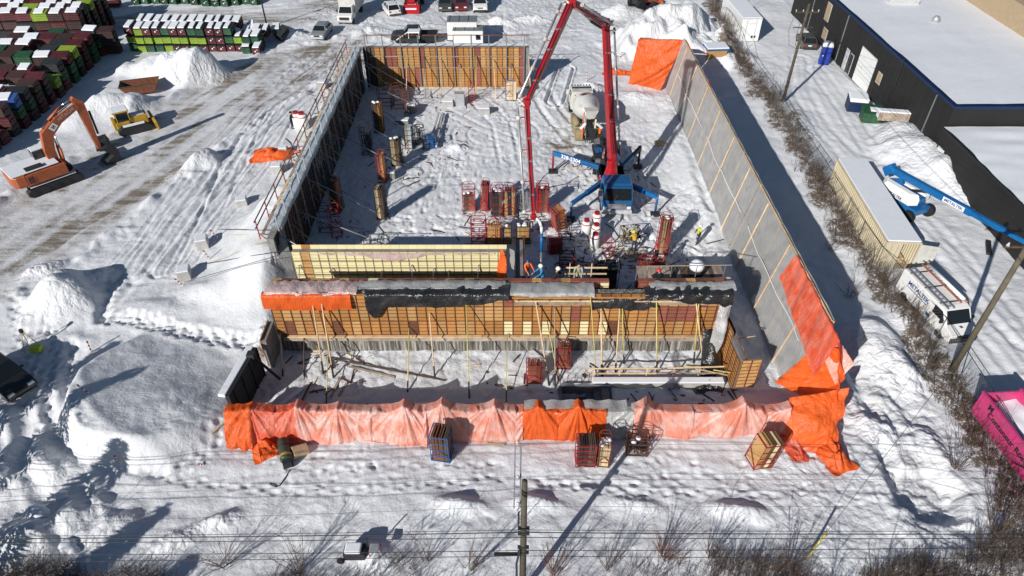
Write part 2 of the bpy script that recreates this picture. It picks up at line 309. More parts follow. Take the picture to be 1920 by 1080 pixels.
# mounds and piles
for (u,v,h,rx,ry,a,rg,sd) in [(352,128,2.9,6.0,3.6,0.3,0.55,11),(300,120,1.7,6.5,4.2,0.2,0.25,12),(392,140,1.3,3.6,2.4,0.1,0.6,13),(225,195,1.9,4.6,2.6,0.5,0.3,14),(150,215,1.2,5,3,0.4,0.2,15),
    (110,548,2.3,3.6,3.2,0.2,0.45,16),(165,520,1.0,3.0,1.6,0.5,0.8,17),(75,500,0.9,2.6,1.6,0.5,0.7,18),(375,295,1.5,2.6,1.8,0.6,0.35,19),(335,320,0.8,2.2,1.2,0.8,0.3,20),
    (1265,55,3.9,11,7,0.35,0.8,21),(1320,95,2.4,6,4,0.1,0.5,22),(1215,85,1.4,5,3,0.2,0.45,23),(1165,20,1.2,5,2.6,0,0.5,24),
    (1725,285,1.9,4.2,7.5,0.0,0.5,25),(1690,250,1.3,3.2,3.5,0.2,0.5,26),(1800,350,1.2,2.8,5.0,0.0,0.5,27),
    (300,585,0.4,3.6,1.6,-0.2,0.1,28),(375,555,0.5,3.0,1.8,-0.3,0.1,29),(490,640,1.6,1.3,2.4,0,0.5,30),
    (40,870,1.0,3.4,2.6,0.3,0.35,31),(120,880,0.7,2.4,1.4,0.3,0.35,32),(60,1000,0.9,3.0,1.8,0.4,0.35,33),(150,960,0.7,2.0,1.2,0.4,0.4,34),(205,985,0.7,2.0,1.0,0.5,0.4,35),(330,1010,0.6,1.8,0.8,0.4,0.8,36),(410,975,0.6,1.6,0.8,0.3,0.8,37),
    (700,1040,0.5,1.4,0.9,0,0.3,39),(855,945,0.55,2.2,0.7,-0.1,0.25,40),(1000,940,0.45,2.0,0.8,-0.1,0.3,41),(1380,955,0.5,2.2,0.7,-0.2,0.3,42),(1200,945,0.4,1.6,0.6,-0.2,0.3,43),
    (1640,640,1.1,2.6,4.0,0.0,0.25,44),(1690,700,0.8,1.6,2.2,0.2,0.6,45),(1640,800,0.7,1.6,2.6,0.2,0.7,46),(1740,830,0.7,1.4,2.2,0.2,0.3,47),(1690,600,0.5,1.5,2.5,0,0.3,48),
    (590,25,1.0,4,1.2,0.7,0.6,49),(540,62,1.0,4,1.6,0.1,0.7,50),(690,55,0.7,4,1.5,0.1,0.6,51),(1105,165,0.8,2.6,1.6,0,0.5,52),(1190,180,0.7,2.5,2,0,0.4,53),(1500,225,0.6,2,5,0,0.4,54),(855,275,0.7,1.8,1.2,0.1,0.6,55),(620,15,1.2,3,1.2,0.5,0.6,56),
    (930,40,0.8,4,1.2,0,0.7,57),(1000,35,0.7,4,1.2,0,0.7,58)]:
    cx, cy = G(u,v,h*0.4); mound(cx, cy, h, rx, ry, a, rg, sd)
# low snow banks inside the pit edge under the hoarding
Z += np.where((X>13.5)&(X<17.3), 0.55*sstep(13.8,16.8,X)*sstep(44,48,Y)*sstep(73,70,Y), 0)
# ploughed, lumpy strip along the right side of the hoarding
band = np.exp(-((X-22.5)/3.4)**2)*sstep(17.8,19,X)
Z += band*(0.30*fbm(X*0.4,Y*0.4,3,60) + 0.42*np.abs(fbm(X*1.3,Y*1.3,4,61))*sstep(33,29,Y))
# rough trampled snow in the foreground
fg = sstep(25.2,23.5,Y); tr0 = sstep(-0.05,0.3,fbm(X*0.16,Y*0.16,3,110))
Z += fg*(0.10*fbm(X*0.6,Y*1.0,3,62)+0.045*np.abs(fbm(X*1.6,Y*2.6,3,63)))
rgh2 = np.exp(-((X-16)/3.0)**2)*fg; ROUGH += 0.6*band*sstep(34,30,Y)+0.35*inpit*tr0+0.5*rgh2; Z += rgh2*0.10*np.abs(fbm(X*1.2+Y*0.4,Y*1.6,3,64))
# dug-out hole in the right foreground
cx, cy = G(1735,925); e = np.hypot((X-cx)/2.0, (Y-cy)/1.9)*(1+0.35*fbm(X*0.8,Y*0.8,3,70)); Z -= 0.75*sstep(1.1,0.6,e)
cx, cy = G(1668,865); e = np.hypot((X-cx)/0.55, (Y-cy)/1.5)*(1+0.35*fbm(X*0.8,Y*0.8,3,71)); Z -= 0.45*sstep(1.1,0.6,e)

# roads: packed, dirty snow
road_l = px((-80,520),(60,440),(200,345),(330,250),(440,175),(560,120),(660,100))
road_t = px((-60,60),(160,55),(300,32),(430,35),(520,38),(600,18),(660,-10))
road_m = px((560,120),(700,110),(900,110),(1060,75),(1120,60),(1250,40))
dl = pdist(road_l); dt = pdist(road_t); dm = pdist(road_m)
n1 = fbm(X*0.25,Y*0.25,3,80); n2 = fbm(X*0.9,Y*0.5,4,81)
wl = 5.2+1.6*n1
mask_l = sstep(wl+1.3, wl-1.0, dl); mask_t = sstep(4.6+1.5*n1, 2.6, dt); mask_m = sstep(6.5+2*n1, 3.0, dm)
ROAD = np.maximum(np.maximum(mask_l, mask_t), mask_m)
Z = Z*(1-0.8*np.maximum(mask_l,mask_t)) - 0.10*ROAD
# rut streaks along the left road
ang = math.atan2(G(330,250)[1]-G(60,440)[1], G(330,250)[0]-G(60,440)[0]); ca, sa = math.cos(ang), math.sin(ang)
al = X*ca+Y*sa; ac = -X*sa+Y*ca
streak = fbm(al*0.07, ac*1.3, 4, 82)
Z += mask_l*0.05*streak
DIRT += mask_l*np.clip(0.30+0.55*streak+0.35*n2, 0.10, 1)*1.15
blot = sstep(0.16,0.42, fbm(al*0.12, ac*0.55, 4, 83)); DIRT += mask_l*blot*0.75*sstep(6.0,2.0,np.abs(dl-3.4))
DIRT += mask_t*np.clip(0.55+0.7*fbm(X*0.08,Y*0.9,4,84), 0.1, 1)*0.85
DIRT += mask_m*np.clip(0.20+0.5*fbm(X*0.12,Y*0.5,4,85), 0.0, 1)*0.55
far = sstep(74.5,77,Y)*sstep(-26,-20,X)*sstep(26,22,X); DIRT += far*np.clip(0.22+0.5*fbm(X*0.2,Y*0.35,4,86),0,1)*0.55
# slush, churned ground and spills around the mixer and the plant
for (u,v,r,a,sd) in [(1045,265,3.0,0.9,87),(1065,280,2.0,0.9,88),(1055,225,3.4,0.35,89),(1050,200,3.0,0.25,90),(90,365,2.4,0.7,91),(75,355,1.8,0.6,92),(1190,150,1.2,0.8,93),(1205,480,1.3,0.7,94),(225,305,3,0.3,95),(1720,880,2.4,0.35,96),(565,250,2.0,0.45,97)]:
    cx, cy = G(u,v); e = np.hypot(X-cx, Y-cy)/r; DIRT += a*np.exp(-e*e*1.6)*sstep(-0.12,0.25,fbm(X*0.9,Y*0.9,4,sd))
DIRT += inpit*0.10*sstep(0.05,0.4,fbm(X*0.3,Y*0.3,3,98))
# leaf litter under the brush
hedge = px((1335,0),(1372,100),(1425,170),(1472,235),(1528,340),(1580,430),(1650,535),(1712,625),(1760,705),(1812,795),(1862,885),(1905,985),(1940,1060))
dh = pdist(hedge); hn = fbm(X*0.5,Y*0.5,4,99)
BRUSH += sstep(1.9,0.5,dh+1.6*hn)*0.85
bot = sstep(17.4,15.6,Y+1.6*fbm(X*0.35,Y*0.3,3,100))*np.maximum(sstep(-8,-13,X),sstep(9,13,X)); BRUSH += bot*0.55*sstep(-0.2,0.25,fbm(X*0.6,Y*0.6,3,101))
Z += 0.25*np.exp(-(dh/1.6)**2)

# windrow along both edges of the left road
for off, hgt in ((1.0,0.32),(1.0,0.22)):
    dd = np.abs(dl-(wl+1.1)); Z += hgt*np.exp(-(dd/0.55)**2)*np.clip(0.5+1.6*fbm(X*0.7,Y*0.7,3,102),0,2)*(dl>3)
    break
# trampled texture: short ridges and hollows
tr = sstep(-0.05,0.3,fbm(X*0.16,Y*0.16,3,110)); yard = sstep(-34,-30,X)*sstep(-17.5,-18.5,X)*sstep(42,46,Y)
k1 = np.abs(vn(X*1.3+0.6*Y, Y*1.5, 111)); k2 = np.abs(vn(X*2.3, Y*2.0-0.7*X, 112)); k3 = fbm(X*1.7, Y*1.7, 3, 113)
Z += (0.35+0.65*tr)*(inpit*0.055+yard*0.05+far*0.05+0.03)*(k3*1.3-np.exp(-k1*9)*0.9-np.exp(-k2*9)*0.5)
right_yard = sstep(29.5,31,X)*sstep(75,60,Y); Z += right_yard*0.03*(fbm(X*2.0,Y*0.8,3,114)-np.exp(-k1*8)*0.6)


def stamp(cx, cy, r, depth, sx=1.0, ang=0.0, rim=0.25):
    i0 = np.searchsorted(gx, cx-r*2.2); i1 = np.searchsorted(gx, cx+r*2.2); j0 = np.searchsorted(gy, cy-r*2.2); j1 = np.searchsorted(gy, cy+r*2.2)
    if i1 <= i0 or j1 <= j0: return
    xs = X[j0:j1,i0:i1]-cx; ys = Y[j0:j1,i0:i1]-cy; c, s_ = math.cos(ang), math.sin(ang)
    a = (xs*c+ys*s_)/(r*sx); b = (-xs*s_+ys*c)/r; q = a*a+b*b
    Z[j0:j1,i0:i1] += -depth*np.exp(-(q*0.8)**2) + rim*depth*np.exp(-(np.sqrt(q)-1.6)**2*6)
def prints(pix, n=1, spread=0.35, depth=0.085, step=0.62, z=0):
    pts = [Vector(G(u,v,z)) for u,v in pix]
    for k in range(n):
        off = random.uniform(-spread, spread); t = 0; side = 1
        for a, b in zip(pts[:-1], pts[1:]):
            d = b-a; L = d.length; d /= L; nrm = Vector((-d.y,d.x)); q = random.uniform(0,0.4)
            while q < L:
                p = a+d*q+nrm*(off+0.13*side+random.gauss(0,0.05)); side = -side
                stamp(p.x, p.y, random.uniform(0.13,0.18), depth*random.uniform(0.7,1.3), 1.5, math.atan2(d.y,d.x)); q += step*random.uniform(0.85,1.15)
def rut(pix, width=0.28, depth=0.09, gauge=None, z=0, berm=0.5):
    global Z
    pts = [G(u,v,z) for u,v in pix]; xs = [p[0] for p in pts]; ys = [p[1] for p in pts]
    i0, i1 = np.searchsorted(gx,min(xs)-3), np.searchsorted(gx,max(xs)+3); j0, j1 = np.searchsorted(gy,min(ys)-3), np.searchsorted(gy,max(ys)+3)
    Xa, Ya = X[j0:j1,i0:i1], Y[j0:j1,i0:i1]; dd = pdist(pts, Xa, Ya)
    if gauge: dd = np.abs(dd-gauge/2)
    nn = 1+0.8*fbm(Xa*1.3,Ya*1.3,2,int(abs(xs[0])*10)%50)
    Z[j0:j1,i0:i1] += -depth*nn*np.exp(-(dd/width)**2) + berm*depth*np.exp(-((dd-width*1.9)/(width*0.8))**2)
# foot paths
rut([(190,600),(240,600),(330,625),(420,640),(480,645),(500,660)], 0.35, 0.09); prints([(190,600),(240,600),(330,625),(420,640),(490,650)], 5, 0.5, 0.14)
rut([(205,545),(190,600)],0.3,0.2); prints([(215,520),(190,600)],3,0.5)
rut([(145,650),(140,720),(160,800),(200,850),(300,890)],0.4,0.14); prints([(150,640),(140,700),(150,770),(200,850)],2,0.5)
prints([(90,600),(110,660),(95,740),(90,800)],4,0.6); prints([(30,540),(45,600),(60,650),(80,700)],3,0.8); prints([(420,800),(380,850),(340,880)],2,0.5)
rut([(130,640),(120,720),(150,840),(165,930)],0.3,0.14); rut([(60,760),(80,850),(150,1000)],0.35,0.16,1.6); rut([(20,770),(30,830),(10,900)],0.35,0.16,1.6)
prints([(120,820),(170,860),(240,890),(330,905),(480,925),(620,930),(760,920),(900,905),(960,900)],1,0.4,0.07); prints([(960,900),(1100,900),(1240,905),(1400,915),(1480,920)],1,0.5,0.07)
prints([(560,900),(700,890),(840,885),(960,880)],1,0.7,0.06); prints([(1000,905),(1150,930),(1300,930)],1,0.5)
prints([(1000,880),(1160,890),(1290,870),(1420,880)],1,1.0,0.06)
for k in range(190):   # trampled patches
    u, v, r = random.choice([(1560,930,60),(1480,900,60),(900,880,110),(1280,880,110),(700,870,100),(1180,860,80),(600,890,80),(1550,850,40),(1600,800,50)])
    x, y = G(random.gauss(u,r), random.gauss(v,r*0.32))
    if y < 24.3 and abs(x) < 24: stamp(x, y, random.uniform(0.09,0.18), random.uniform(0.03,0.08), random.uniform(1,2), random.uniform(0,3))
# scuffs and prints in the pit
for k in range(900):
    u, v, r = random.choice([(840,400,60),(920,340,60),(1020,440,50),(1210,420,50),(1300,400,40),(830,330,40),(1180,300,40),(900,250,80),(1290,470,40),(760,420,50),(1100,330,60)])
    x, y = G(random.gauss(u,r), random.gauss(v,r*0.55))
    if -14 < x < 16 and 38 < y < 72: stamp(x, y, random.uniform(0.12,0.2), random.uniform(0.05,0.10), random.uniform(1.2,2.6), random.uniform(0,3.1))
rut([(1275,250),(1310,330),(1345,420),(1368,470)],0.4,0.10); rut([(1300,330),(1330,400)],0.3,0.12)
def ring(u, v, r, w_, dpt):
    global Z
    cx, cy = G(u,v); dd = np.abs(np.hypot(X-cx, Y-cy)-r); Z += -dpt*np.exp(-(dd/w_)**2)+0.4*dpt*np.exp(-((dd-w_*2)/w_)**2)
ring(925,250,2.6,0.14,0.07); ring(930,252,4.4,0.16,0.08); ring(940,255,1.3,0.12,0.06)
rut([(830,205),(870,225),(900,240),(960,262)],0.16,0.09,1.1); rut([(900,190),(940,230),(955,300)],0.18,0.07,1.9); rut([(1010,150),(1030,200),(1080,260)],0.25,0.08,2.0); rut([(990,120),(1010,170),(1050,230)],0.25,0.08,2.0)
# tyre tracks in the yard left of the pit and across the top
rut([(300,500),(360,420),(420,340),(470,260),(560,180),(650,120)],0.35,0.07,1.9); rut([(270,520),(340,430),(410,330),(450,260)],0.25,0.06,1.9); rut([(200,590),(300,480),(380,380),(420,300)],0.3,0.08)
rut([(700,60),(800,55),(930,70),(1080,60)],0.3,0.05,1.9); rut([(735,40),(800,48),(900,60)],0.3,0.05,1.8); rut([(840,30),(870,60)],0.25,0.06,1.7); rut([(900,32),(960,60)],0.25,0.06,1.7)
rut([(1050,90),(1010,130),(990,170)],0.3,0.06,2.0); rut([(1500,110),(1500,170),(1540,240),(1600,300),(1650,300)],0.3,0.07,1.8); rut([(1530,130),(1590,210),(1640,290)],0.25,0.06,1.8)
rut([(1700,440),(1760,520),(1830,600),(1920,700)],0.3,0.08,1.9); rut([(1730,420),(1820,520),(1920,640)],0.3,0.08,1.9); rut([(1620,660),(1660,760),(1700,870),(1760,980)],0.5,0.12,2.2); rut([(1600,700),(1640,800),(1670,900)],0.35,0.14)
for k in range(16):
    o1 = random.uniform(-70,70); o2 = random.uniform(-60,50); bow = random.uniform(-40,40)
    rut([(285+o1,510),(350+o1*0.9+bow*0.5,410),(425+o1*0.5+o2*0.4+bow,310),(520+o2*0.8+bow*0.4,200),(640+o2,115)],0.13,0.045,random.choice([None,1.8,1.9]))
for k in range(8):
    o1 = random.uniform(-60,60); rut([(720+o1,108),(860+o1,85+random.uniform(-12,12)),(1000+o1,100),(1060,130),(1040,190)],0.14,0.04,1.9)
rut([(450,20),(560,10),(620,0)],0.3,0.06,1.8); rut([(180,60),(320,40),(460,45)],0.4,0.06,1.9)

def hz(x, y):
    i = int(np.clip(np.searchsorted(gx,x)-1,0,NX-2)); j = int(np.clip(np.searchsorted(gy,y)-1,0,NY-2))
    tx = (x-gx[i])/(gx[i+1]-gx[i]); ty = (y-gy[j])/(gy[j+1]-gy[j])
    return float((Z[j,i]*(1-tx)+Z[j,i+1]*tx)*(1-ty)+(Z[j+1,i]*(1-tx)+Z[j+1,i+1]*tx)*ty)

# --- snow material driven by what lies on it
sm = bpy.data.materials.new('snow_ground'); sm.use_nodes = True; n = sm.node_tree; L = n.links; p = n.nodes['Principled BSDF']
p.inputs['Roughness'].default_value = 0.62; p.inputs['Specular IOR Level'].default_value = 0.25
tc = n.nodes.new('ShaderNodeTexCoord')
def NZ(scale, det=6, rg=0.6, vec=None):
    t = n.nodes.new('ShaderNodeTexNoise'); t.inputs['Scale'].default_value = scale; t.inputs['Detail'].default_value = det; t.inputs['Roughness'].default_value = rg
    L.new(vec or tc.outputs['Object'], t.inputs['Vector']); return t
at = n.nodes.new('ShaderNodeAttribute'); at.attribute_name = 'dirt'; ab = n.nodes.new('ShaderNodeAttribute'); ab.attribute_name = 'brush'
def MIX(f, a, b):
    m = n.nodes.new('ShaderNodeMix'); m.data_type = 'RGBA'
    for k, s_ in ((0,f),(6,a),(7,b)):
        if isinstance(s_, tuple): m.inputs[k].default_value = (*s_, 1)
        elif isinstance(s_, float): m.inputs[k].default_value = s_
        else: L.new(s_, m.inputs[k])
    return m.outputs[2]
def MR(x, a, b, c=0.0, d=1.0):
    m = n.nodes.new('ShaderNodeMapRange'); L.new(x, m.inputs[0])
    for k, v in zip((1,2,3,4), (a,b,c,d)): m.inputs[k].default_value = v
    return m.outputs[0]
def MA(op, a, b):
    m = n.nodes.new('ShaderNodeMath'); m.operation = op
    for k, s_ in ((0,a),(1,b)):
        if isinstance(s_, (int,float)): m.inputs[k].default_value = s_
        else: L.new(s_, m.inputs[k])
    return m.outputs[0]
snowc = MIX(MR(NZ(0.35,2).outputs[0],0.35,0.65), (0.66,0.675,0.70), (0.71,0.722,0.74))
fine = NZ(7,4,0.7).outputs[0]; mid = NZ(1.4,4,0.65).outputs[0]
mpv = n.nodes.new('ShaderNodeMapping'); mpv.inputs['Rotation'].default_value = (0,0,-ang); mpv.inputs['Scale'].default_value = (0.17,1.25,1); L.new(tc.outputs['Object'], mpv.inputs[0])
strk = NZ(1.0,4,0.7,mpv.outputs[0]).outputs[0]
dcol = MIX(MR(strk,0.40,0.60), (0.38,0.35,0.32), (0.20,0.165,0.13))
dfac = MA('MULTIPLY', MA('MULTIPLY', at.outputs['Fac'], MR(MA('ADD',fine,MA('MULTIPLY',mid,0.8)),0.65,1.05,0.45,1.35)), MR(strk,0.35,0.65,0.55,1.5))
dfac = MR(dfac, 0.02, 1.05)
col = MIX(dfac, snowc, dcol)
bcol = MIX(MR(fine,0.4,0.6), (0.10,0.075,0.055), (0.19,0.15,0.115))
bfac = MR(MA('MULTIPLY', ab.outputs['Fac'], MR(MA('ADD',fine,mid),0.85,1.1,0.2,1.5)), 0.25, 0.75)
col = MIX(bfac, col, bcol); L.new(col, p.inputs['Base Color'])
bp = n.nodes.new('ShaderNodeBump'); bp.inputs['Strength'].default_value = 0.5; bp.inputs['Distance'].default_value = 0.11
ar = n.nodes.new('ShaderNodeAttribute'); ar.attribute_name = 'rough'
def VOR(s_):
    v_ = n.nodes.new('ShaderNodeTexVoronoi'); v_.voronoi_dimensions = '2D'; v_.inputs['Scale'].default_value = s_; L.new(wv.outputs[0],v_.inputs['Vector']); return v_.outputs['Distance']
wv = n.nodes.new('ShaderNodeVectorMath'); wv.operation = 'ADD'; L.new(tc.outputs['Object'],wv.inputs[0]); sc_ = n.nodes.new('ShaderNodeVectorMath'); sc_.operation = 'SCALE'; sc_.inputs['Scale'].default_value = 0.5; L.new(NZ(1.7,1).outputs[1],sc_.inputs[0]); L.new(sc_.outputs[0],wv.inputs[1])
clod = MA('MULTIPLY', MA('ADD', MA('MULTIPLY',VOR(2.2),-2.2), MA('MULTIPLY',VOR(5.5),-0.8)), ar.outputs['Fac'])
hh = MA('ADD', clod, MA('ADD', MA('MULTIPLY',NZ(5.5,5,0.68).outputs[0],0.95), MA('MULTIPLY',NZ(1.6,3,0.6).outputs[0],0.9))); L.new(hh, bp.inputs['Height']); L.new(bp.outputs[0], p.inputs['Normal'])
MATS['snow_ground'] = sm

def grid_object(name, cellmask):
    idx = -np.ones(NX*NY, np.int64); jj, ii = np.nonzero(cellmask)
    q = np.stack([jj*NX+ii, jj*NX+ii+1, (jj+1)*NX+ii+1, (jj+1)*NX+ii], 1)
    used = np.unique(q); idx[used] = np.arange(len(used)); q = idx[q]
    me = bpy.data.meshes.new(name); me.vertices.add(len(used)); me.loops.add(q.size); me.polygons.add(len(q))
    co = np.stack([X.ravel()[used], Y.ravel()[used], Z.ravel()[used]], 1).astype(np.float32)
    me.vertices.foreach_set('co', co.ravel()); me.loops.foreach_set('vertex_index', q.ravel().astype(np.int32))
    me.polygons.foreach_set('loop_start', (np.arange(len(q))*4).astype(np.int32)); me.polygons.foreach_set('loop_total', np.full(len(q),4,np.int32))
    me.polygons.foreach_set('use_smooth', np.ones(len(q),bool))
    for nm, A in (('dirt',DIRT),('brush',BRUSH),('rough',ROUGH)):
        a = me.attributes.new(nm, 'FLOAT', 'POINT'); a.data.foreach_set('value', np.clip(A.ravel()[used],0,1.3).astype(np.float32))
    me.update(calc_edges=True); me.validate(); me.materials.append(sm)
    o = bpy.data.objects.new(name, me); COL.objects.link(o); return struct(o)
def build_ground():
    cell = (ROAD[:-1,:-1]+ROAD[1:,1:])*0.5 > 0.5
    grid_object('ground', ~cell); grid_object('road', cell)
# ------------------------------------------------------------------ the open stair well in the front of the pit: a dip in the ground
sx0, sy0 = G(1050,752); sx1, sy1 = G(1140,722)
Z -= 1.5*sstep(-0.15,0.1,X-3.1)*sstep(0.15,-0.1,X-6.1)*sstep(-0.1,0.1,Y-27.3)*sstep(0.1,-0.1,Y-28.7)
build_ground()

def custom_streak():
    m = bpy.data.materials.new('concrete_streak'); m.use_nodes = True; n = m.node_tree; L = n.links; p = n.nodes['Principled BSDF']; p.inputs['Roughness'].default_value = 0.9
    tc = n.nodes.new('ShaderNodeTexCoord'); mp = n.nodes.new('ShaderNodeMapping'); mp.inputs['Scale'].default_value = (3.2,3.2,0.12); L.new(tc.outputs['Object'], mp.inputs[0])
    t = n.nodes.new('ShaderNodeTexNoise'); t.inputs['Scale'].default_value = 2.2; t.inputs['Detail'].default_value = 6; t.inputs['Roughness'].default_value = 0.75; L.new(mp.outputs[0], t.inputs['Vector'])
    r = n.nodes.new('ShaderNodeValToRGB'); e = r.color_ramp.elements; e[0].position = 0.38; e[0].color = (0.035,0.033,0.028,1); e[1].position = 0.62; e[1].color = (0.40,0.38,0.35,1)
    k = r.color_ramp.elements.new(0.5); k.color = (0.14,0.13,0.11,1)
    L.new(t.outputs[0], r.inputs[0]); L.new(r.outputs[0], p.inputs['Base Color']); b = n.nodes.new('ShaderNodeBump'); b.inputs['Strength'].default_value = 0.6; b.inputs['Distance'].default_value = 0.04
    L.new(t.outputs[0], b.inputs['Height']); L.new(b.outputs[0], p.inputs['Normal']); MATS['concrete_streak'] = m
custom_streak()

# ------------------------------------------------------------------ form panels
PAN = {}
def panel_mesh(w_, h, face, bars=0.305, frame='rust'):
    k = (round(w_,2), round(h,2), face, bars, frame)
    if k in PAN: return PAN[k]
    b = MB(); b.box(0.004,w_-0.004,-0.02,0,0.004,h-0.004); b.mi(1)
    for x in (0.004, w_-0.026): b.box(x,x+0.022,-0.062,-0.0203,0.004,h-0.004)
    z = 0.006
    while z < h-0.02:
        b.box(0.0265,w_-0.0265,-0.055,-0.0203,z,z+0.024); z += bars
    b.box(0.0265,w_-0.0265,-0.055,-0.0203,h-0.03,h-0.006)
    me = b.mesh('form_panel', [face, frame]); PAN[k] = me; return me
def form_run(root, length, tiers, w_=0.61, y=0.0, x0=0.0, frame='rust', name='form_panel'):
    for (z0, h, pick) in tiers:
        n_ = int(length/w_)
        for i in range(n_):
            f = pick(i, i/n_)
            if f is None: continue
            o = link(panel_mesh(w_, h, f, frame=frame), name, root); o.location = (x0+i*w_, y+random.uniform(-0.006,0.006), z0)
def rod(root, name, p, q, r, m, n_=7): return MB().tube(p, q, r, n_).build(name, m, root, smooth=True)
def plank(root, name, p, q, wd, ht, m): return MB().bar(p, q, wd, ht).build(name, m, root)

rnd = random.Random(3)
# ---- near wall (concrete foot, forms above)
NW = thing('formwork_wall', 'long near formwork wall of orange and cream panels on streaked concrete', 'formwork', (-15.2,32.0,0))
near_len = 28.7
MB().box(0.0,near_len,0.05,0.55,-0.4,4.9).build('concrete_wall', 'concrete_streak', NW)
low = lambda i,f: (('ply_cream' if i%2 == 0 else 'ply_orange') if 0.50 < f < 0.74 else ('ply_brown' if rnd.random() < 0.2 else rnd.choice(['ply_orange','ply_tan','ply_orange'])))
up = lambda i,f: rnd.choice(['ply_orange','ply_tan','ply_orange','ply_redbrown'] if f > 0.5 else ['ply_orange','ply_tan','ply_tan','ply_orange'])
form_run(NW, near_len, [(1.50,1.22,low),(2.722,1.22,up),(3.945,1.06,up)])
form_run(NW, near_len, [(2.5,2.44,lambda i,f: rnd.choice(['ply_redbrown','ply_brown','ply_cream','ply_redbrown','ply_tan']) if not 0.74 < f < 0.80 else None)], y=1.18)
for i in range(int(near_len/0.61)):         # cap pieces of the walkway behind the wall
    if 0.735 < i*0.61/near_len < 0.80: continue
    o = MB().box(0,0.60,1.20,1.52,4.90,4.99).build('walkway_board', rnd.choice(['ply_redbrown','ply_redbrown','ply_brown','ply_brown','ply_tan'] + (['ply_cream'] if i > 8 else [])), NW); o.location = (i*0.61,0,rnd.uniform(-0.01,0.01))
for (x0,x1,y,z,wd,ht,m) in [(0.6,28.2,-0.16,1.47,0.20,0.05,'lumber'),(0.4,28.6,-0.14,1.22,0.08,0.30,'lumber_grey'),(15.3,28.4,-0.12,4.30,0.06,0.22,'lumber_grey'),(15.4,28.4,-0.2,4.55,0.08,0.09,'lumber'),(15.2,28.2,-0.13,4.78,0.07,0.09,'ply_orange')]:
    x = x0
    while x < x1-0.5:
        x2 = min(x+rnd.uniform(3.5,4.8), x1); plank(NW,'waler',(x,y+rnd.uniform(-0.02,0.02),z),(x2-0.03,y,z+rnd.uniform(-0.02,0.02)),wd,ht,m); x = x2
for k in range(14):
    x = 15.6+k*0.95; rod(NW,'tie_bolt',(x,-0.34,4.66+0.05*(k%2)),(x,0.0,4.66),0.02,'steel_dark',5)
braces = [((585,562),(606,700),'lumber',.06),((602,562),(625,707),'lumber',.06),((616,630),(611,760),'yellow_pole',.04),((525,625),(530,705),'lumber',.05),((570,632),(569,705),'lumber_dark',.05),((767,615),(764,735),'yellow_pole',.045),
 ((805,587),(815,705),'lumber',.05),((874,567),(880,747),'yellow_pole',.045),((951,625),(949,755),'yellow_pole',.035),((1004,562),(1030,722),'lumber',.06),((1026,600),(1047,712),'yellow_pole',.04),((1040,577),(1041,725),'lumber_grey',.055),
 ((1107,552),(1119,712),'yellow_pole',.04),((1127,575),(1129,705),'lumber',.07),((1162,577),(1154,700),'lumber',.055),((1167,577),(1170,682),'yellow_pole',.045),((1231,559),(1232,700),'yellow_pole',.05),((1304,555),(1320,690),'lumber',.055),((1312,550),(1301,680),'yellow_pole',.05)]
for a, b, m, r in braces:
    pa = onY(*a, 31.86); pb = Vector((*G(*b), 0)); pb.z = hz(pb.x,pb.y)-0.05
    off = Vector((15.2,-32.0,0)); br = rod(NW, 'brace', pa+off, pb+off, r*0.8, m); 
    d = (pb-pa); q = pb-d*0.18
    rod(NW, 'brace_foot', q+off, pb+off, r*1.12, 'steel_dark')
# left stub and return forms
LR = thing('formwork_wall', 'short stub of tan formwork at the left end of the near wall', 'formwork', (-15.75,32.4,0), -math.pi/2)
form_run(LR, 1.9, [(0.0,2.44,lambda i,f:'ply_orange')]); MB().box(0,1.83,0.02,0.3,-0.3,2.3).build('concrete_wall','concrete_dk',LR)
RR = thing('formwork_wall', 'tan formwork wall returning towards the camera beside the hoarding', 'formwork', (13.55,32.2,0), math.radians(-86))
form_run(RR, 3.7, [(0.0,2.44,lambda i,f:rnd.choice(['ply_tan','ply_orange'])),(2.445,0.8,lambda i,f:rnd.choice(['ply_tan','ply_orange']) if i < 3 else None)])
MB().box(0,3.66,0.03,0.32,-0.3,2.7).build('concrete_wall','concrete_dk',RR); form_run(RR,3.7,[(0.4,2.44,lambda i,f:'ply_grey' if i not in (3,) else None)],y=0.40)
for k in range(2):
    o = link(panel_mesh(0.61,2.44,'ply_tan'),'form_panel',RR); o.location = (3.75,0.62-0.62*k,0.35); o.rotation_euler = (0,0,math.pi/2)
for k,(p,q) in enumerate([((3.0,-0.1,0.9),(1.4,-2.4,0.0)),((3.6,1.0,0.7),(2.4,2.6,0.0)),((0.8,0.7,1.6),(0.9,2.0,1.9))]): rod(RR,'brace',p,q,0.035,'lumber' if k else 'yellow_pole')
# ---- cream wall with its mate behind
CW = thing('formwork_wall', 'cream painted formwork wall across the middle of the pit', 'formwork', (-15.0,36.9,0))
cr = lambda i,f: 'ply_orange' if i in (1,) else 'ply_cream'
form_run(CW, 14.7, [(0.0,2.44,cr),(2.445,2.1,cr)], frame='cream_frame')
for z in (2.0,2.6,3.2,3.8): plank(CW,'waler',(0.1,-0.085,z),(14.5,-0.085,z),0.035,0.05,'lumber_dark')
MB().box(0,14.6,0.03,0.45,-0.3,4.42).build('concrete_wall','concrete_dk',CW)
for i in range(24):
    o = MB().box(0,0.60,0.50,0.56,2.2,4.72).build('form_panel', 'ply_orange' if i == 1 else 'ply_cream', CW); o.location = (i*0.61,0,0)
for k,x in enumerate([0.4,2.6,6.0,8.1,9.6,10.6,12.7]):
    rod(CW,'brace',(x,-0.12,3.5-(k%3)*0.25),(x-0.25+(k%2)*0.3,-1.5,0.4),0.04,'galv')
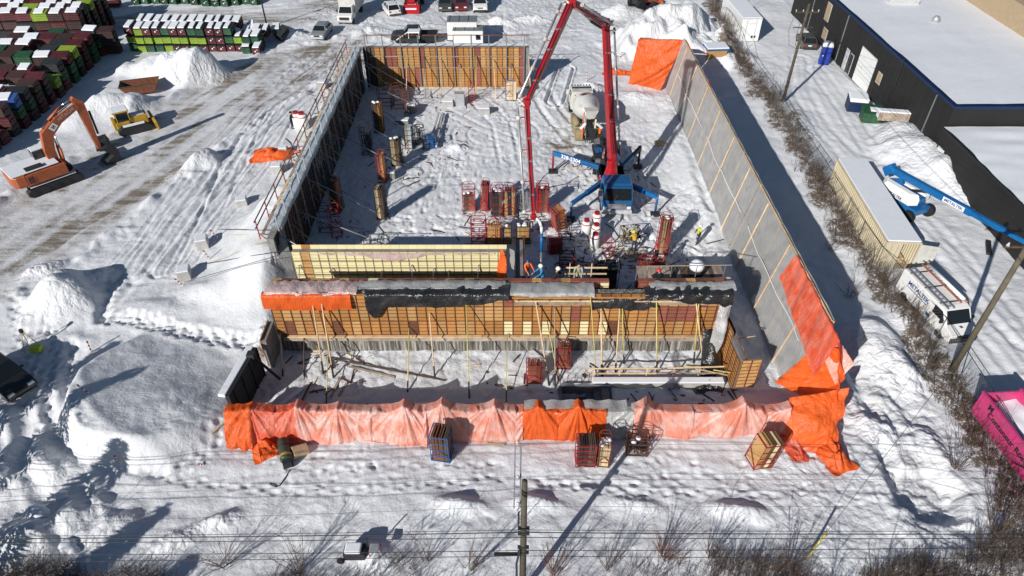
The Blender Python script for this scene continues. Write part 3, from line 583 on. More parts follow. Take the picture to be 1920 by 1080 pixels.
for x0,x1,z in ((0.2,7.2,1.0),(7.3,14.4,1.05)): plank(CW,'waler',(x0,-1.5,4.55*0+z),(x1,-1.5,z),0.09,0.09,'lumber_grey')
# ---- cross wall, end-on
XW = thing('formwork_wall', 'dark cross formwork wall seen end-on behind the hanging orange tarp', 'formwork', (0.25,38.6,0), -math.pi/2)
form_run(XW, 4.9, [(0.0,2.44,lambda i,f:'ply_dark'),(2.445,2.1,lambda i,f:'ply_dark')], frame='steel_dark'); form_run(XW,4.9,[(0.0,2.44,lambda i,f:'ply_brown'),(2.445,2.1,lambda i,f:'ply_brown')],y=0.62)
MB().box(0,4.8,0.03,0.5,-0.3,4.3).build('concrete_wall','concrete_dk',XW)
# ---- left wall
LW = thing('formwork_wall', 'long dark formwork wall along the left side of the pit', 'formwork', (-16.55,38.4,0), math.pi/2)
dk = lambda i,f: rnd.choice(['ply_dark','ply_dark','ply_grey','ply_brown']) if f > 0.25 else rnd.choice(['ply_brown','ply_dark','ply_brown'])  # same wood forms as elsewhere, coloured dark to stand in for their shade
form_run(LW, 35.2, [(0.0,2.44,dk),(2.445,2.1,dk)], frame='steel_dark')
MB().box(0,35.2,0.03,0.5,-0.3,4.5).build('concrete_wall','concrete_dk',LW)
for k in range(17):
    y = 1.0+k*2.06
    MB().bar((y,-0.16,0.1),(y,-0.10,5.75),0.07,0.10).build('strongback','galv',LW)
    if k%2 == 0: rod(LW,'brace',(y,-0.2,4.0-(k%3)*0.3),(y-0.6+0.3*(k%3),-5.6-0.7*(k%3),0.02),0.045,'galv')
    if k%4 == 1: rod(LW,'brace',(y+0.1,-0.2,2.4),(y-0.2,-4.4,0.02),0.04,'steel_grey')
    if k%3 == 1: rod(LW,'brace',(y+0.3,-0.2,3.4),(y-0.8,-3.9,0.02),0.035,'yellow_pole')
    for q in range(3): rod(LW,'tie_rod',(y+0.5+q*0.5,-0.07,rnd.uniform(0.5,4.0)),(y+0.45+q*0.5,-rnd.uniform(0.35,0.7),rnd.uniform(0.5,3.8)),0.025,'steel_grey',5)
# outside walkway and guard rail
for k in range(9):
    y = 0.6+k*3.9; plank(LW,'walkway_board',(y,0.98,4.42),(min(y+3.8,35),0.98,4.42+rnd.uniform(-0.02,0.03)),0.20,0.05,rnd.choice(['lumber','lumber_grey','lumber_grey','lumber_grey']))
    plank(LW,'guard_rail',(y,1.32,5.45),(min(y+3.95,35.2),1.32,5.45),0.05,0.09,rnd.choice(['lumber_grey','lumber_dark'])); plank(LW,'guard_rail',(y,1.32,4.95),(min(y+3.95,35.2),1.32,4.95),0.05,0.09,rnd.choice(['lumber_grey','rust']))
for k in range(15):
    y = 0.8+k*2.4; MB().bar((y,1.28,3.9),(y,1.28,5.55),0.05,0.07).bar((y,0.5,4.3),(y,1.28,4.38),0.05).bar((y,0.55,3.6),(y,1.2,4.3),0.05).build('rail_post',rnd.choice(['rust','lumber_grey','rack_red']),LW)
# ---- far wall
FW = thing('formwork_wall', 'far formwork wall of tan panels with tall grey strongbacks', 'formwork', (-16.3,73.7,0))
fr = lambda i,f: ('ply_dark' if i < 2 else ('ply_redbrown' if rnd.random() < 0.16 else rnd.choice(['ply_orange','ply_tan','ply_tan','ply_orange'])))
form_run(FW, 18.2, [(0.05,2.2,fr),(2.255,2.3,fr)])
MB().box(0,18.2,0.03,0.55,-0.3,4.5).build('concrete_wall','concrete_dk',FW)
MB().box(0,18.0,0.60,1.25,4.38,4.48).build('walkway_board','snow_cap',FW)
for k in range(10):
    x = 0.35+k*1.92
    MB().bar((x,-0.14,0.05),(x,-0.12,5.9),0.09,0.13).build('strongback','steel_grey',FW)
    m = ['lumber','yellow_pole','lumber','steel_grey','lumber'][k%5]
    if k > 1: rod(FW,'brace',(x+0.5,-0.15,3.6-(k%3)*0.4),(x+0.45+0.3*(k%2),-2.6-0.5*(k%2),0.0),0.05,m)
    if k%2 == 0: MB().bar((x,1.25,4.4),(x,1.25,5.5),0.05).build('rail_post','rust',FW)
for x in (3,9.5,15):
    plank(FW,'waler',(x-2.6,-0.10,2.3),(x+2.6,-0.10,2.3),0.07,0.12,'lumber_grey'); plank(FW,'waler',(x-2.4,-0.10,3.55),(x+2.4,-0.10,3.55),0.07,0.10,'lumber_grey'); plank(FW,'guard_rail',(x-3,1.27,5.4),(x+3.2,1.27,5.4),0.05,0.08,'rust')
plank(FW,'sole_plate',(0.2,-0.18,0.06),(18,-0.18,0.06),0.14,0.09,'lumber')

# ---- front foundation wall under the tarps
FF = MB().box(-16.2,16.3,25.25,25.85,-0.5,1.74).build('foundation_wall','concrete'); tag(FF,'low front foundation wall buried under orange and pink tarps','wall')
EW = thing('formwork_wall', 'black end wall with a snowy top beside the round snow plateau', 'formwork', (-15.95,30.0,0), math.radians(-97))
MB().box(0,4.0,-0.12,0.12,-0.5,2.35).build('panel','bin_black',EW); MB().box(-0.02,4.02,-0.10,-0.55,2.20,2.42).build('snow_cover','snow_cap',EW,bevel=0.05)
for k in range(4): MB().box(k*1.1+0.1,k*1.1+0.18,0.122,0.19,-0.4,2.3).build('rib','steel_dark',EW)

# ------------------------------------------------------------------ thin sheets
def sheet(name, nu, nv, fn, material, amp=0.05, fs=(3.0,6.0), seed=1, parent=None, folds=None, smooth=True):
    s, t = np.meshgrid(np.linspace(0,1,nu), np.linspace(0,1,nv)); P = np.stack(fn(s,t), -1).astype(float)
    du = np.gradient(P, axis=1); dv = np.gradient(P, axis=0); N = np.cross(du, dv); N /= (np.linalg.norm(N,axis=-1,keepdims=True)+1e-9)
    lu = np.linalg.norm(P[nv//2,-1]-P[nv//2,0])+1e-6; lv = np.linalg.norm(P[-1,nu//2]-P[0,nu//2])+1e-6
    a, b = s*lu, t*lv
    dsp = amp*((1-np.abs(vn(a*fs[0]+b*0.9, b*fs[1]*0.35+a*0.3, seed))*4)*0.6 + 1.2*vn(a*fs[0]*0.5-b, b*fs[1]*0.3, seed+3) + 0.5*vn(a*7,b*7,seed+5))
    if folds is not None: dsp = dsp+folds(s,t,P)
    P = P + N*dsp[...,None]
    me = bpy.data.meshes.new(name); q = [(j*nu+i, j*nu+i+1, (j+1)*nu+i+1, (j+1)*nu+i) for j in range(nv-1) for i in range(nu-1)]
    me.from_pydata(P.reshape(-1,3).tolist(), [], q)
    if smooth: me.polygons.foreach_set('use_smooth',[True]*len(q))
    me.materials.append(MATS[material]); me.update(); o = bpy.data.objects.new(name, me); COL.objects.link(o); o.parent = parent; return o
def lerp(a,b,t): return a+(b-a)*t
def patch(c00,c10,c01,c11,bulge=(0,0,0)):
    A = [np.array(c,float) for c in (c00,c10,c01,c11)]; B = np.array(bulge,float)
    def f(s,t):
        w_ = np.sin(np.pi*s)*np.sin(np.pi*t); return tuple((A[0][k]*(1-s)*(1-t)+A[1][k]*s*(1-t)+A[2][k]*(1-s)*t+A[3][k]*s*t)+B[k]*w_ for k in range(3))
    return f

# ---- tarps along the front wall: tent-like peaks over hidden props
PEAKS = [(-15.0,0.35),(-12.3,0.5),(-10.0,0.35),(-6.2,0.55),(-4.0,0.75),(-1.0,0.6),(1.5,0.5),(3.8,0.55),(7.7,0.85),(13.2,0.85),(16.0,0.5)]
def ztop(x):
    z = np.full_like(x, 1.86)+0.05*vn(x*1.2,x*0,7)
    for px_, h in PEAKS: z = np.maximum(z, 1.86+h*np.exp(-np.abs(x-px_)/0.45))
    return z
def tarp_fn(x0,x1,back=0.62,reach=0.95):
    def f(s,t):
        x = lerp(x0,x1,s); zt = ztop(x); k = 0.20
        a = np.clip(t/k,0,1); b = np.clip((t-k)/(1-k),0,1)
        y = np.where(t<k, 25.9-back*1.05*a+0.0, 25.22-0.8*reach*b**1.25-0.18*np.sin(b*np.pi)*0.6)
        z = np.where(t<k, lerp(zt-0.10,zt,a), zt-(zt-0.02)*b)
        gl = np.vectorize(hz)(x,y); y = y-0.30*b*vn(x*0.8,x*0,33); z = np.where(b>0.97, gl-0.05+0.10*(vn(x*2.5,x*0,34)+0.3), np.maximum(z,gl+0.03)); return x,y,z
    return f
def fan(seed):
    def g(s,t,P):
        x = P[...,0]; z = P[...,2]; d = np.zeros_like(x); 
        best = np.full_like(x,9.0); xp = np.zeros_like(x); hh = np.zeros_like(x)
        for px_, h in PEAKS:
            m = np.abs(x-px_) < best; best = np.where(m,np.abs(x-px_),best); xp = np.where(m,px_,xp); hh = np.where(m,h,hh)
        th = np.arctan2(x-xp, (1.92+hh+0.12)-z); r = np.hypot(x-xp,(1.92+hh)-z)
        return 0.20*np.minimum(r*0.9,1)*(vn(th*6+xp, xp*3.1, seed)*1.4+0.8*vn(th*15, xp*5.0, seed+2)-0.3*np.exp(-np.abs(vn(th*9,xp*2.0,seed+4))*10))*np.exp(-r*0.25)*np.clip(t*6,0,1)+np.clip(t*6-1,0,1)*(0.05*vn(x*4.5+z*0.8,z*0.5,seed+7)+0.035*vn(th*34,xp*3.0,seed+8)-0.03*np.exp(-np.abs(vn(x*2.6+0.5*z,z*0.35,seed+9))*16))
    return g
def front_tarp(label, x0, x1, m, seed, reach=0.95, amp=0.03):
    o = sheet('tarp', max(12,int((x1-x0)/0.05)), 40, tarp_fn(x0,x1,reach=reach), m, amp, (1.6,3), seed, folds=fan(seed)); return tag(o,label,'tarp')
front_tarp('bright orange tarp at the left corner of the front wall', -16.5, -14.9, 'tarp_orange', 4, 1.5, 0.09)
front_tarp('orange red tarp second from the left on the front wall', -14.9, -12.4, 'tarp_red', 5, 1.0, 0.06)
front_tarp('long pink translucent tarp on the left half of the front wall', -12.4, -4.9, 'tarp_pink', 6, 1.1)
front_tarp('pink translucent tarp with the shadow of the blue rack on the front wall', -4.9, 0.62, 'tarp_pink', 7, 0.75)
front_tarp('orange tarp in the middle of the front wall', 0.62, 5.4, 'tarp_orange', 8, 0.65)
front_tarp('narrow plastic sheet greyed like rack shadow between the orange and pink tarps', 5.4, 7.0, 'poly_white', 9, 0.5)  # clear film whose grey tone partly paints in the rack's shadow
front_tarp('pink translucent tarp on the right half of the front wall', 7.0, 15.9, 'tarp_pink', 10, 0.45)
o = sheet('plastic_sheet', 60, 5, lambda s,t:(lerp(0.7,6.6,s),lerp(25.3,25.95,t),2.03+0.1*np.sin(s*17)**2+0.03*t), 'poly_white', 0.03,(2,3),11); tag(o,'white film strip along the top of the middle orange tarp','plastic sheet')
# right corner
o = sheet('tarp', 60, 44, patch((17.95,28.7,3.5),(18.35,27.1,5.1),(16.45,28.9,0.35),(18.5,25.2,1.9),(1.0,-0.7,0.2)), 'tarp_orange', 0.15,(0.9,1.8),14); tag(o,'large orange tarp closing the near end of the plastic hoarding','tarp')
o = sheet('tarp', 50, 34, patch((15.95,25.9,2.35),(19.25,26.1,3.0),(15.6,23.95,0.12),(18.2,23.5,0.12),(0.25,-0.35,0.3)), 'tarp_orange', 0.18,(1.3,2.2),15); tag(o,'orange tarp falling to the snow at the right front corner','tarp')
o = sheet('tarp', 70, 22, lambda s,t:(np.where(t<0.55, lerp(17.50,18.12,t/0.55), lerp(18.12,19.2,(t-0.55)/0.45)), lerp(34.6,26.9,s), np.where(t<0.55, lerp(4.2-1.2*s,6.0,t/0.55), lerp(6.0,4.4-1.4*s,(t-0.55)/0.45))), 'tarp_red', 0.09,(1.5,2.0),16); tag(o,'red tarp folded over the near top edge of the hoarding','tarp')
o = sheet('tarp', 26, 26, patch((18.5,28.2,5.2),(19.3,26.6,4.4),(18.2,28.2,3.6),(18.4,26.2,3.2),(0.4,-0.3,0.3)), 'tarp_pink', 0.10,(2,3),17); tag(o,'crumpled pink sheet at the near corner of the hoarding top','tarp')
def heap(name, label, cx, cy, rx, ry, h, m, seed, rz=0.0, cat='tarp', holes=0.0):
    def f(s,t):
        a = (s-0.5)*2; b = (t-0.5)*2; r = np.sqrt(a*a+b*b); x = a*rx*(1-0.12*b*b)+0.35*rx*vn(a*1.3,b*1.3,seed); y = b*ry+0.35*ry*vn(a*1.3+9,b*1.3,seed)
        z = h*np.clip(1-r**1.6,0,1)*(0.7+1.6*np.abs(vn(a*2.4,b*2.4,seed+2)))+0.05; c_,s_ = math.cos(rz),math.sin(rz)
        X_ = cx+x*c_-y*s_; Y_ = cy+x*s_+y*c_; return X_,Y_,z+np.vectorize(hz)(X_,Y_)
    o = sheet(name,34,34,f,m,0.07,(2.2,3.5),seed); return tag(o,label,cat)
x,y = G(1545,848); heap('tarp','crumpled orange tarp bundle lying right of the front corner',x+0.2,y-0.1,0.75,1.55,0.9,'tarp_orange',21,0.35)
x,y = G(1515,832); heap('tarp','pinkish crumpled sheet beside the orange bundle',x,y,0.9,0.5,0.45,'tarp_pink',22,0.1)
x,y = G(1482,835); heap('tarp','thin orange tarp strip trailing on the snow by the corner',x,y-0.2,0.55,1.2,0.35,'tarp_red',23,0.15)
x,y = G(497,848); heap('tarp','rumpled orange tarp pile beside the green heater',x,y,0.75,0.75,0.6,'tarp_orange',24,0.4)
x,y = G(515,838); heap('tarp','dark red folded tarp behind the green heater',x+0.9,y+0.35,1.0,0.4,0.4,'tarp_red',25,0.2)
x,y = G(510,291); heap('tarp','crumpled orange tarp lying on the snow outside the left wall',x,y,1.9,1.2,0.8,'tarp_orange',26,0.1)
x,y = G(548,288); heap('tarp','small orange tarp end draped toward the left wall',x,y,0.9,0.2,0.3,'tarp_red',27,0.0)
x,y = G(1140,140); heap('tarp','small orange tarp heap on the snow by the far end',x+1.2,y,1.9,0.6,0.5,'tarp_orange',28,-0.05)
x,y = G(1335,722); heap('plastic_sheet','black and white crumpled plastic beside the guard rail',x-0.3,y,1.0,0.55,0.5,'poly_black',29,0.1,'plastic sheet')
# far end
o = sheet('tarp', 60, 40, patch((13.9,75.0,4.95),(18.6,73.2,5.5),(13.3,74.6,0.0),(16.6,72.6,0.1),(0.2,-0.7,0.1)), 'tarp_orange', 0.26,(0.8,1.0),31); tag(o,'big wrinkled orange tarp closing the far end of the hoarding','tarp')
o = sheet('tarp', 30, 10, patch((13.9,75.05,4.95),(18.6,73.3,5.5),(14.6,77.5,4.2),(19.3,76.5,4.2)), 'tarp_orange', 0.06,(1,2),32); tag(o,'orange tarp top flap at the far end of the hoarding','tarp')

# ------------------------------------------------------------------ hoarding of clear plastic on timber
HO = thing('hoarding', 'tall leaning hoarding of clear plastic on timber studs along the right side', 'hoarding')
hx = lambda z: 17.25+1.15*z/5.85
ys = [28.6+2.45*k for k in range(19)]
for k, y in enumerate(ys): q_ = -0.215 if k%2 else 0.0; plank(HO,'stud',(hx(0)+q_,y,-0.1),(hx(5.85)+q_,y,5.85),0.09,0.045 if k%2 else 0.14,'lumber')
for z, wd in ((0.15,0.10),(2.9,0.09),(5.83,0.11)):
    for a, b in zip(ys[:-1:2], ys[2::2]): plank(HO,'rail',(hx(z)-0.085,a+0.02,z),(hx(z)-0.085,b-0.02,z),0.05,wd,'lumber' if z > 5 else 'lumber')
for k, y in enumerate(ys[1::2]): plank(HO,'kicker',(hx(4.2)+0.14,y+0.2,4.2),(hx(0)+2.9,y+0.2,0.0),0.06,0.12,'lumber_grey')
for k, (a, b) in enumerate(zip(ys[:-1:3], ys[3::3])):
    sheet('plastic_panel', 46, 30, lambda s,t,a=a,b=b:(hx(0)+0.10+1.15*t+0.05*np.sin(s*3*np.pi)**2, lerp(a,b,s), -0.05+5.88*t), 'poly_outer', 0.03,(0.6,0.8),40+k, HO)
    sheet('plastic_panel', 60, 24, lambda s,t,a=a,b=b:(hx(0)-0.16+1.15*t, lerp(a+0.02,b-0.02,s), -0.05+5.86*t), 'poly_clear', 0.03,(0.6,0.8),140+k, HO)
for k in range(3):
    a = 30+k*14; pts = [(hx(2.9+0.3*math.sin(j))-0.22, a+j*1.5, 2.95+0.12*math.sin(j*1.7+k)) for j in range(9)]
    b = MB(); 
    for p_, q_ in zip(pts[:-1],pts[1:]): b.bar(p_,q_,0.03,0.07)
    b.build('strap','white',HO)
for (y,h) in ((70.0,1.3),(60.5,1.0)):
    o = sheet('tarp_scrap',12,14,lambda s,t,y=y,h=h:(hx(5.8)+0.06-0.25*t*1.0, y+s*1.2*(1-t*0.8), 5.9-h*t), 'tarp_orange',0.04,(2,3),50+int(y),HO)

# ------------------------------------------------------------------ plastic laid over the near wall
def wall_cover(label, x0, x1, hang, m, seed, yb=33.1, zt=5.10, cat='plastic sheet', amp=0.05, name='plastic_sheet', yf=31.88):
    def f(s,t):
        x = lerp(x0,x1,s); k = 0.5; a = np.clip(t/k,0,1); b = np.clip((t-k)/(1-k),0,1); hg = hang(x)
        y = np.where(t<k, lerp(yb,yf,a), yf-0.10-0.10*np.sin(b*2)+0*x); z = np.where(t<k, zt+0.05*np.sin(a*np.pi), zt-hg*b); return x,y,z
    o = sheet(name, int((x1-x0)/0.08), 26, f, m, amp,(1.8,3),seed); return tag(o,label,cat)
wall_cover('orange tarp hanging over the left end of the near wall', -15.5, -10.0, lambda x:1.05+0.12*vn(x*1.5,x*0,3), 'tarp_orange', 61, yb=32.2, zt=4.98, cat='tarp', name='tarp')
wall_cover('shiny pinkish film over the left end of the near wall top', -15.3, -9.6, lambda x:0.12+0.2*vn(x*2,x*0,4), 'poly_pink', 62, zt=5.14, amp=0.10, yf=32.05)
wall_cover('black plastic hanging along the middle of the near wall', -9.1, -0.2, lambda x:0.95+0.9*np.exp(-((x+8.6)/0.5)**2)+0.2*vn(x*1.5,x*0,5)-0.5*np.clip((x+3.0)/2.4,0,1), 'poly_black', 63, yb=32.75, zt=5.10, amp=0.08)
wall_cover('narrow grey film along the left part of the near wall top', -9.6, -0.4, lambda x:0.03+0.02*vn(x*3,x*0,2), 'poly_white', 68, zt=5.16, amp=0.06, yf=32.5)
wall_cover('grey translucent plastic strip along the middle of the near wall top', -0.9, 5.1, lambda x:0.30+0.25*vn(x*0.5,x*0,6), 'poly_white', 64, zt=5.11, amp=0.06, yb=32.95, yf=32.0)
wall_cover('black plastic hanging at the gap in the near wall', 4.9, 9.0, lambda x:0.75+0.3*vn(x*1.6,x*0,7), 'poly_black', 65, yb=32.3, zt=4.72, amp=0.09)
wall_cover('black plastic bunched over the right end of the near wall', 8.2, 13.7, lambda x:0.75+0.9*vn(x*0.8,x*0,8), 'poly_black', 66, yb=32.6, zt=5.08, amp=0.11)
wall_cover('grey plastic over the right end of the near wall top', 8.6, 13.9, lambda x:0.05+0.2*np.abs(vn(x*0.9,x*0,9)), 'poly_white', 67, yb=33.0, zt=5.16, yf=32.45, amp=0.09)
o = sheet('plastic_sheet',80,14,lambda s,t:(lerp(-13.2,-1.2,s), 36.72+0*s, 4.55-(0.05+0.55*np.exp(-((s-0.42)/0.16)**2)+0.1*np.sin(s*25)**2)*t), 'poly_pink',0.04,(1.4,2),70); tag(o,'clear film sagging on the face of the cream wall','plastic sheet')
# snowy blue-white film along the top of the left wall and its corner
o = sheet('plastic_sheet',260,14,lambda s,t:(np.where(t<0.55,lerp(-17.25,-16.38,t/0.55),-16.36+0*t), lerp(39.6,73.6,s), np.where(t<0.55,4.62+0.06*np.sin(t*5),4.62-0.32*(t-0.55)/0.45*(1+0.6*np.sin(s*60)*0.3))), 'poly_blue',0.045,(0.8,1.5),71); tag(o,'snowy white film along the top of the left wall','plastic sheet')
o = sheet('plastic_sheet',40,34,patch((-17.1,40.2,4.7),(-16.3,40.0,4.65),(-16.5,37.0,2.3),(-15.2,37.2,0.8),(-0.5,-0.3,0.1)), 'poly_clear',0.09,(1.6,2),72); tag(o,'loose clear plastic hanging at the near corner of the left wall','plastic sheet')
o = sheet('plastic_sheet',20,34,patch((12.9,31.7,4.4),(13.7,31.7,4.3),(12.3,30.3,0.6),(12.8,30.2,0.5),(0.25,-0.5,0)), 'poly_white',0.08,(2,2),73); tag(o,'white plastic tail hanging at the right end of the near wall','plastic sheet')
o = sheet('plastic_sheet',20,24,patch((12.2,31.6,2.2),(13.2,31.6,2.4),(12.0,29.6,0.1),(13.4,29.7,0.1),(0.0,-0.4,0.5)), 'poly_black',0.10,(2,2),74); tag(o,'black plastic heap under the right end of the near wall','plastic sheet')
o = sheet('tarp',24,40,lambda s,t:(-0.62+0.25*(s-0.5)+0.35*(s-0.5)*np.sin(t*3)-0.3*t**2, 36.55-0.5*s-0.6*t, 4.9-2.6*t+0.2*np.sin(s*5)), 'tarp_orange',0.10,(3,2),75); tag(o,'orange tarp hanging off the end of the cream wall','tarp')
o = sheet('plastic_sheet',14,24,lambda s,t:(-0.15+0.3*s, 36.4-0.3*s, 5.2-1.6*t), 'poly_clear',0.07,(3,2),76); tag(o,'grey film hanging beside the orange tarp at the cream wall end','plastic sheet')

# ------------------------------------------------------------------ guard rail and curb in the front of the pit
GR = thing('guard_rail', 'timber guard rail in front of the near wall at right', 'guard rail', (4.9,29.5,0))
for x in (0.25,1.9,3.6,5.3,6.9): MB().bar((x,0,0.0),(x,0,1.05),0.06,0.09).build('post','lumber',GR)
for z in (0.55,1.0): MB().bar((-0.2,-0.06,z),(4.2,-0.06,z),0.04,0.10).build('rail','lumber',GR); MB().bar((4.2,-0.07,z+0.02),(8.4,-0.02,z+0.15*(z>0.8)),0.04,0.10).build('rail','lumber_grey' if z < 0.8 else 'lumber',GR)
MB().bar((6.6,-0.12,1.05),(8.9,0.05,0.25),0.04,0.09).build('diagonal','lumber',GR)
CU = MB().box(5.0,13.3,28.75,29.15,-0.3,0.42).build('concrete_curb','concrete'); tag(CU,'low snow-topped concrete curb in front of the timber guard rail','curb')
MB().box(5.02,13.28,28.7,29.2,0.425,0.52).build('snow_cover','snow_cap',CU,bevel=0.05)
SW = thing('stair_well','open dark concrete stair well in the pit floor','stair well',(3.1,27.3,-1.6))
MB().box(-0.2,0,-0.1,1.5,0,1.75).build('side_wall','concrete_dk',SW); MB().box(0,3.1,1.42,1.6,0,1.75).build('back_wall','concrete_dk',SW); MB().box(0,3.1,-0.2,0,0,1.62).build('front_wall','concrete_dk',SW)
for k in range(6): MB().box(0.2+k*0.46,0.66+k*0.46,0.0,1.42,0,0.28*(k+1)-0.05).build('step','concrete_dk',SW)
MB().box(0,3.1,1.40,1.62,1.755,1.85).build('snow_cover','snow_cap',SW,bevel=0.03)
# rebar dowels along the front wall
DW = thing('dowel_row','row of rebar dowels standing in the snow behind the front wall','rebar',(-15,26.7,0))
for k in range(52):
    x = k*0.36+random.uniform(-0.05,0.05); p0 = (x,random.uniform(-0.05,0.05),-0.2); MB().tube(p0,(x+random.uniform(-0.06,0.06),p0[1]+random.uniform(-0.05,0.05),0.45),0.018,4).build('rebar','steel_dark',DW)
DW2 = thing('dowel_row','short row of rebar dowels beside the open stair well','rebar',(2.6,29.0,0))
for k in range(7): MB().tube((k*0.45,k*0.05,-0.1),(k*0.45+0.03,k*0.05,0.8),0.02,4).build('rebar','steel_dark',DW2)
# loose lumber and poles lying about
def loose(label, a, b, wd, ht, m, name='plank', cat='plank', lift=0.06):
    p_ = G3(*a); q_ = G3(*b); p_.z = hz(p_.x,p_.y)+lift; q_.z = hz(q_.x,q_.y)+lift; return tag(MB().bar(p_,q_,wd,ht).build(name,m),label,cat)
loose('snow-covered plank lying in the shade at the left front of the pit',(525,760),(570,727),0.30,0.06,'snow_cap')
loose('dark pole lying left of the snow-covered plank',(563,757),(583,717),0.09,0.09,'lumber_dark','pole','pole'); loose('grey plank lying in the shade, first of the pair in the left front',(620,745),(638,707),0.14,0.05,'lumber_grey'); loose('short grey plank, second of the pair in the left front',(635,742),(650,718),0.14,0.05,'lumber_grey')
loose('long thin dark pole lying across the shaded pit floor',(612,672),(835,714),0.07,0.07,'lumber_dark','pole','pole'); loose('brown plank lying half in the sun below the near wall',(655,688),(740,707),0.16,0.05,'lumber_grey'); loose('short dark bar lying on the shaded snow at left',(580,735),(612,729),0.08,0.08,'lumber_dark','pole','pole')
loose('dark plank near the middle of the shaded pit floor',(928,720),(962,728),0.12,0.05,'lumber_dark'); loose('long steel pipe lying on the snow behind the cream wall',(672,442),(806,437),0.14,0.14,'galv','pipe','pipe')
loose('pale timber stick against the left front tarp',(400,822),(428,798),0.10,0.06,'lumber'); loose('half-buried timber on the snow before the middle tarp',(912,832),(946,835),0.10,0.08,'lumber')
# ------------------------------------------------------------------ wheels and road vehicles (front = +X)
WHEEL = {}
def wheel_meshes(r, wd, rim='steel_grey'):
    k = (r,wd,rim)
    if k not in WHEEL:
        t = MB().lathe([(r*0.58,-wd/2),(r*0.93,-wd/2),(r,-wd*0.32),(r,wd*0.32),(r*0.93,wd/2),(r*0.58,wd/2)],axis='Y',n=18).mesh('tyre','rubber',True)
        q = MB().lathe([(r*0.10,-wd*0.36),(r*0.20,-wd*0.36),(r*0.52,-wd*0.28),(r*0.60,-wd*0.46),(r*0.60,wd*0.46),(r*0.52,wd*0.28),(r*0.20,wd*0.36),(r*0.10,wd*0.36)],axis='Y',n=14).mesh('rim',rim,False)
        WHEEL[k] = (t,q)
    return WHEEL[k]
def wheel(root, x, y, r, wd, rim='steel_grey', steer=0.0):
    t, q = wheel_meshes(r,wd,rim); o = link(t,'wheel',root); o.location = (x,y,r); o.rotation_euler = (0,0,steer); link(q,'rim',o); return o
def car(name, label, cat, front, rear, color, L=4.6, W=1.82, H=1.5, belt=0.95, hood=1.15, boot=0.55, gl0=None, kind='car', snow=False, zoff=0.0, group=None):
    f = Vector(G(*front)); r = Vector(G(*rear)); d = (f-r); rz = math.atan2(d.y,d.x); c = (f+r)/2
    t = thing(name,label,cat,(c.x,c.y,hz(c.x,c.y)+zoff),rz,group); h = L/2; w2 = W/2; wr = 0.33 if kind == 'car' else 0.39
    zb = 0.24 if kind == 'car' else 0.40; n_ = 9
    cab0 = h-hood; cab1 = -h+boot               # base of windscreen, base of rear window
    prof = [(-h,zb+0.12),(-h+0.08,belt-0.08),(-h+0.3,belt),(cab1,belt+0.02),(cab0,belt+0.02),(h-0.45,belt-0.10),(h-0.06,belt-0.26),(h,zb+0.15),(h-0.15,zb),(-h+0.15,zb)]
    if kind == 'pickup': prof = [(-h,zb+0.1),(-h+0.02,belt+0.02),(cab1+1.7,belt+0.02),(cab1+1.75,belt+0.04),(cab0,belt+0.06),(h-0.5,belt),(h-0.05,belt-0.12),(h,zb+0.12),(h-0.15,zb),(-h+0.15,zb)]
    b = MB(); rings = []
    for k, y in enumerate((-w2,-w2+0.10,w2-0.10,w2)):
        ins = 0.10 if k in (0,3) else 0.0
        rings.append([(a*(1-ins*0.25),y,lerp(z,(belt+zb)/2,ins*0.6)) for a,z in prof])
    b.loft(rings); body = b.build('body',color,t,bevel=0.035)
    roof_z = H; ro0 = cab0-0.62; ro1 = cab1+0.40 if kind != 'van' else cab1+0.12
    if kind == 'pickup': cab1 = cab1+1.75; ro1 = cab1+0.25
    wb = w2-0.07; wt = w2-0.24
    base = [(cab0,-wb,belt),(cab0,wb,belt),(cab1,wb,belt),(cab1,-wb,belt)]; top = [(ro0,-wt,roof_z-0.04),(ro0,wt,roof_z-0.04),(ro1,wt,roof_z-0.04),(ro1,-wt,roof_z-0.04)]
    MB().loft([base,top]).build('window','glass',t)
    MB().loft([[(ro0+0.03,-wt-0.02,roof_z-0.05),(ro0+0.03,wt+0.02,roof_z-0.05),(ro1-0.03,wt+0.02,roof_z-0.05),(ro1-0.03,-wt-0.02,roof_z-0.05)],[(ro0-0.1,-wt+0.1,roof_z),(ro0-0.1,wt-0.1,roof_z),(ro1+0.1,wt-0.1,roof_z),(ro1+0.1,-wt+0.1,roof_z)]]).build('roof',color if not snow else 'snow_cap',t,bevel=0.02)
    pl = MB()
    for p_, q_ in zip(base,top): pl.bar(p_,q_,0.07,0.06)
    for sgn in (-1,1):
        xm = (ro0+ro1)/2; pl.bar((xm+0.05,sgn*(wb+0.005),belt),(xm,sgn*(wt+0.005),roof_z-0.04),0.09,0.03)
    pl.build('pillars',color,t)
    xw = h-0.85 if kind != 'pickup' else h-1.0
    for sx in (1,-1):
        for sy in (-1,1):
            wheel(t, sx*xw, sy*(w2-0.12), wr, 0.22)
            MB().lathe([(wr*1.18,-0.012),(wr*1.18,0.012)],c=(sx*xw,sy*(w2-0.045),wr+0.02),axis='Y',n=18).build('wheel_arch','rubber',t)
    for sy in (-1,1):
        MB().cbox((h-0.10,sy*(w2-0.32),belt-0.28),(0.16,0.36,0.14)).build('headlight','lamp',t,bevel=0.02); MB().cbox((-h+0.04,sy*(w2-0.22),belt-0.16),(0.10,0.26,0.16)).build('taillight','tail',t)
        MB().cbox((cab0-0.35,sy*(w2+0.06),belt+0.10),(0.14,0.18,0.12)).build('mirror',color,t,bevel=0.02)
        MB().cbox((0.1,sy*(w2-0.004),belt-0.14),(0.18,0.03,0.03)).build('door_handle','steel_dark',t)
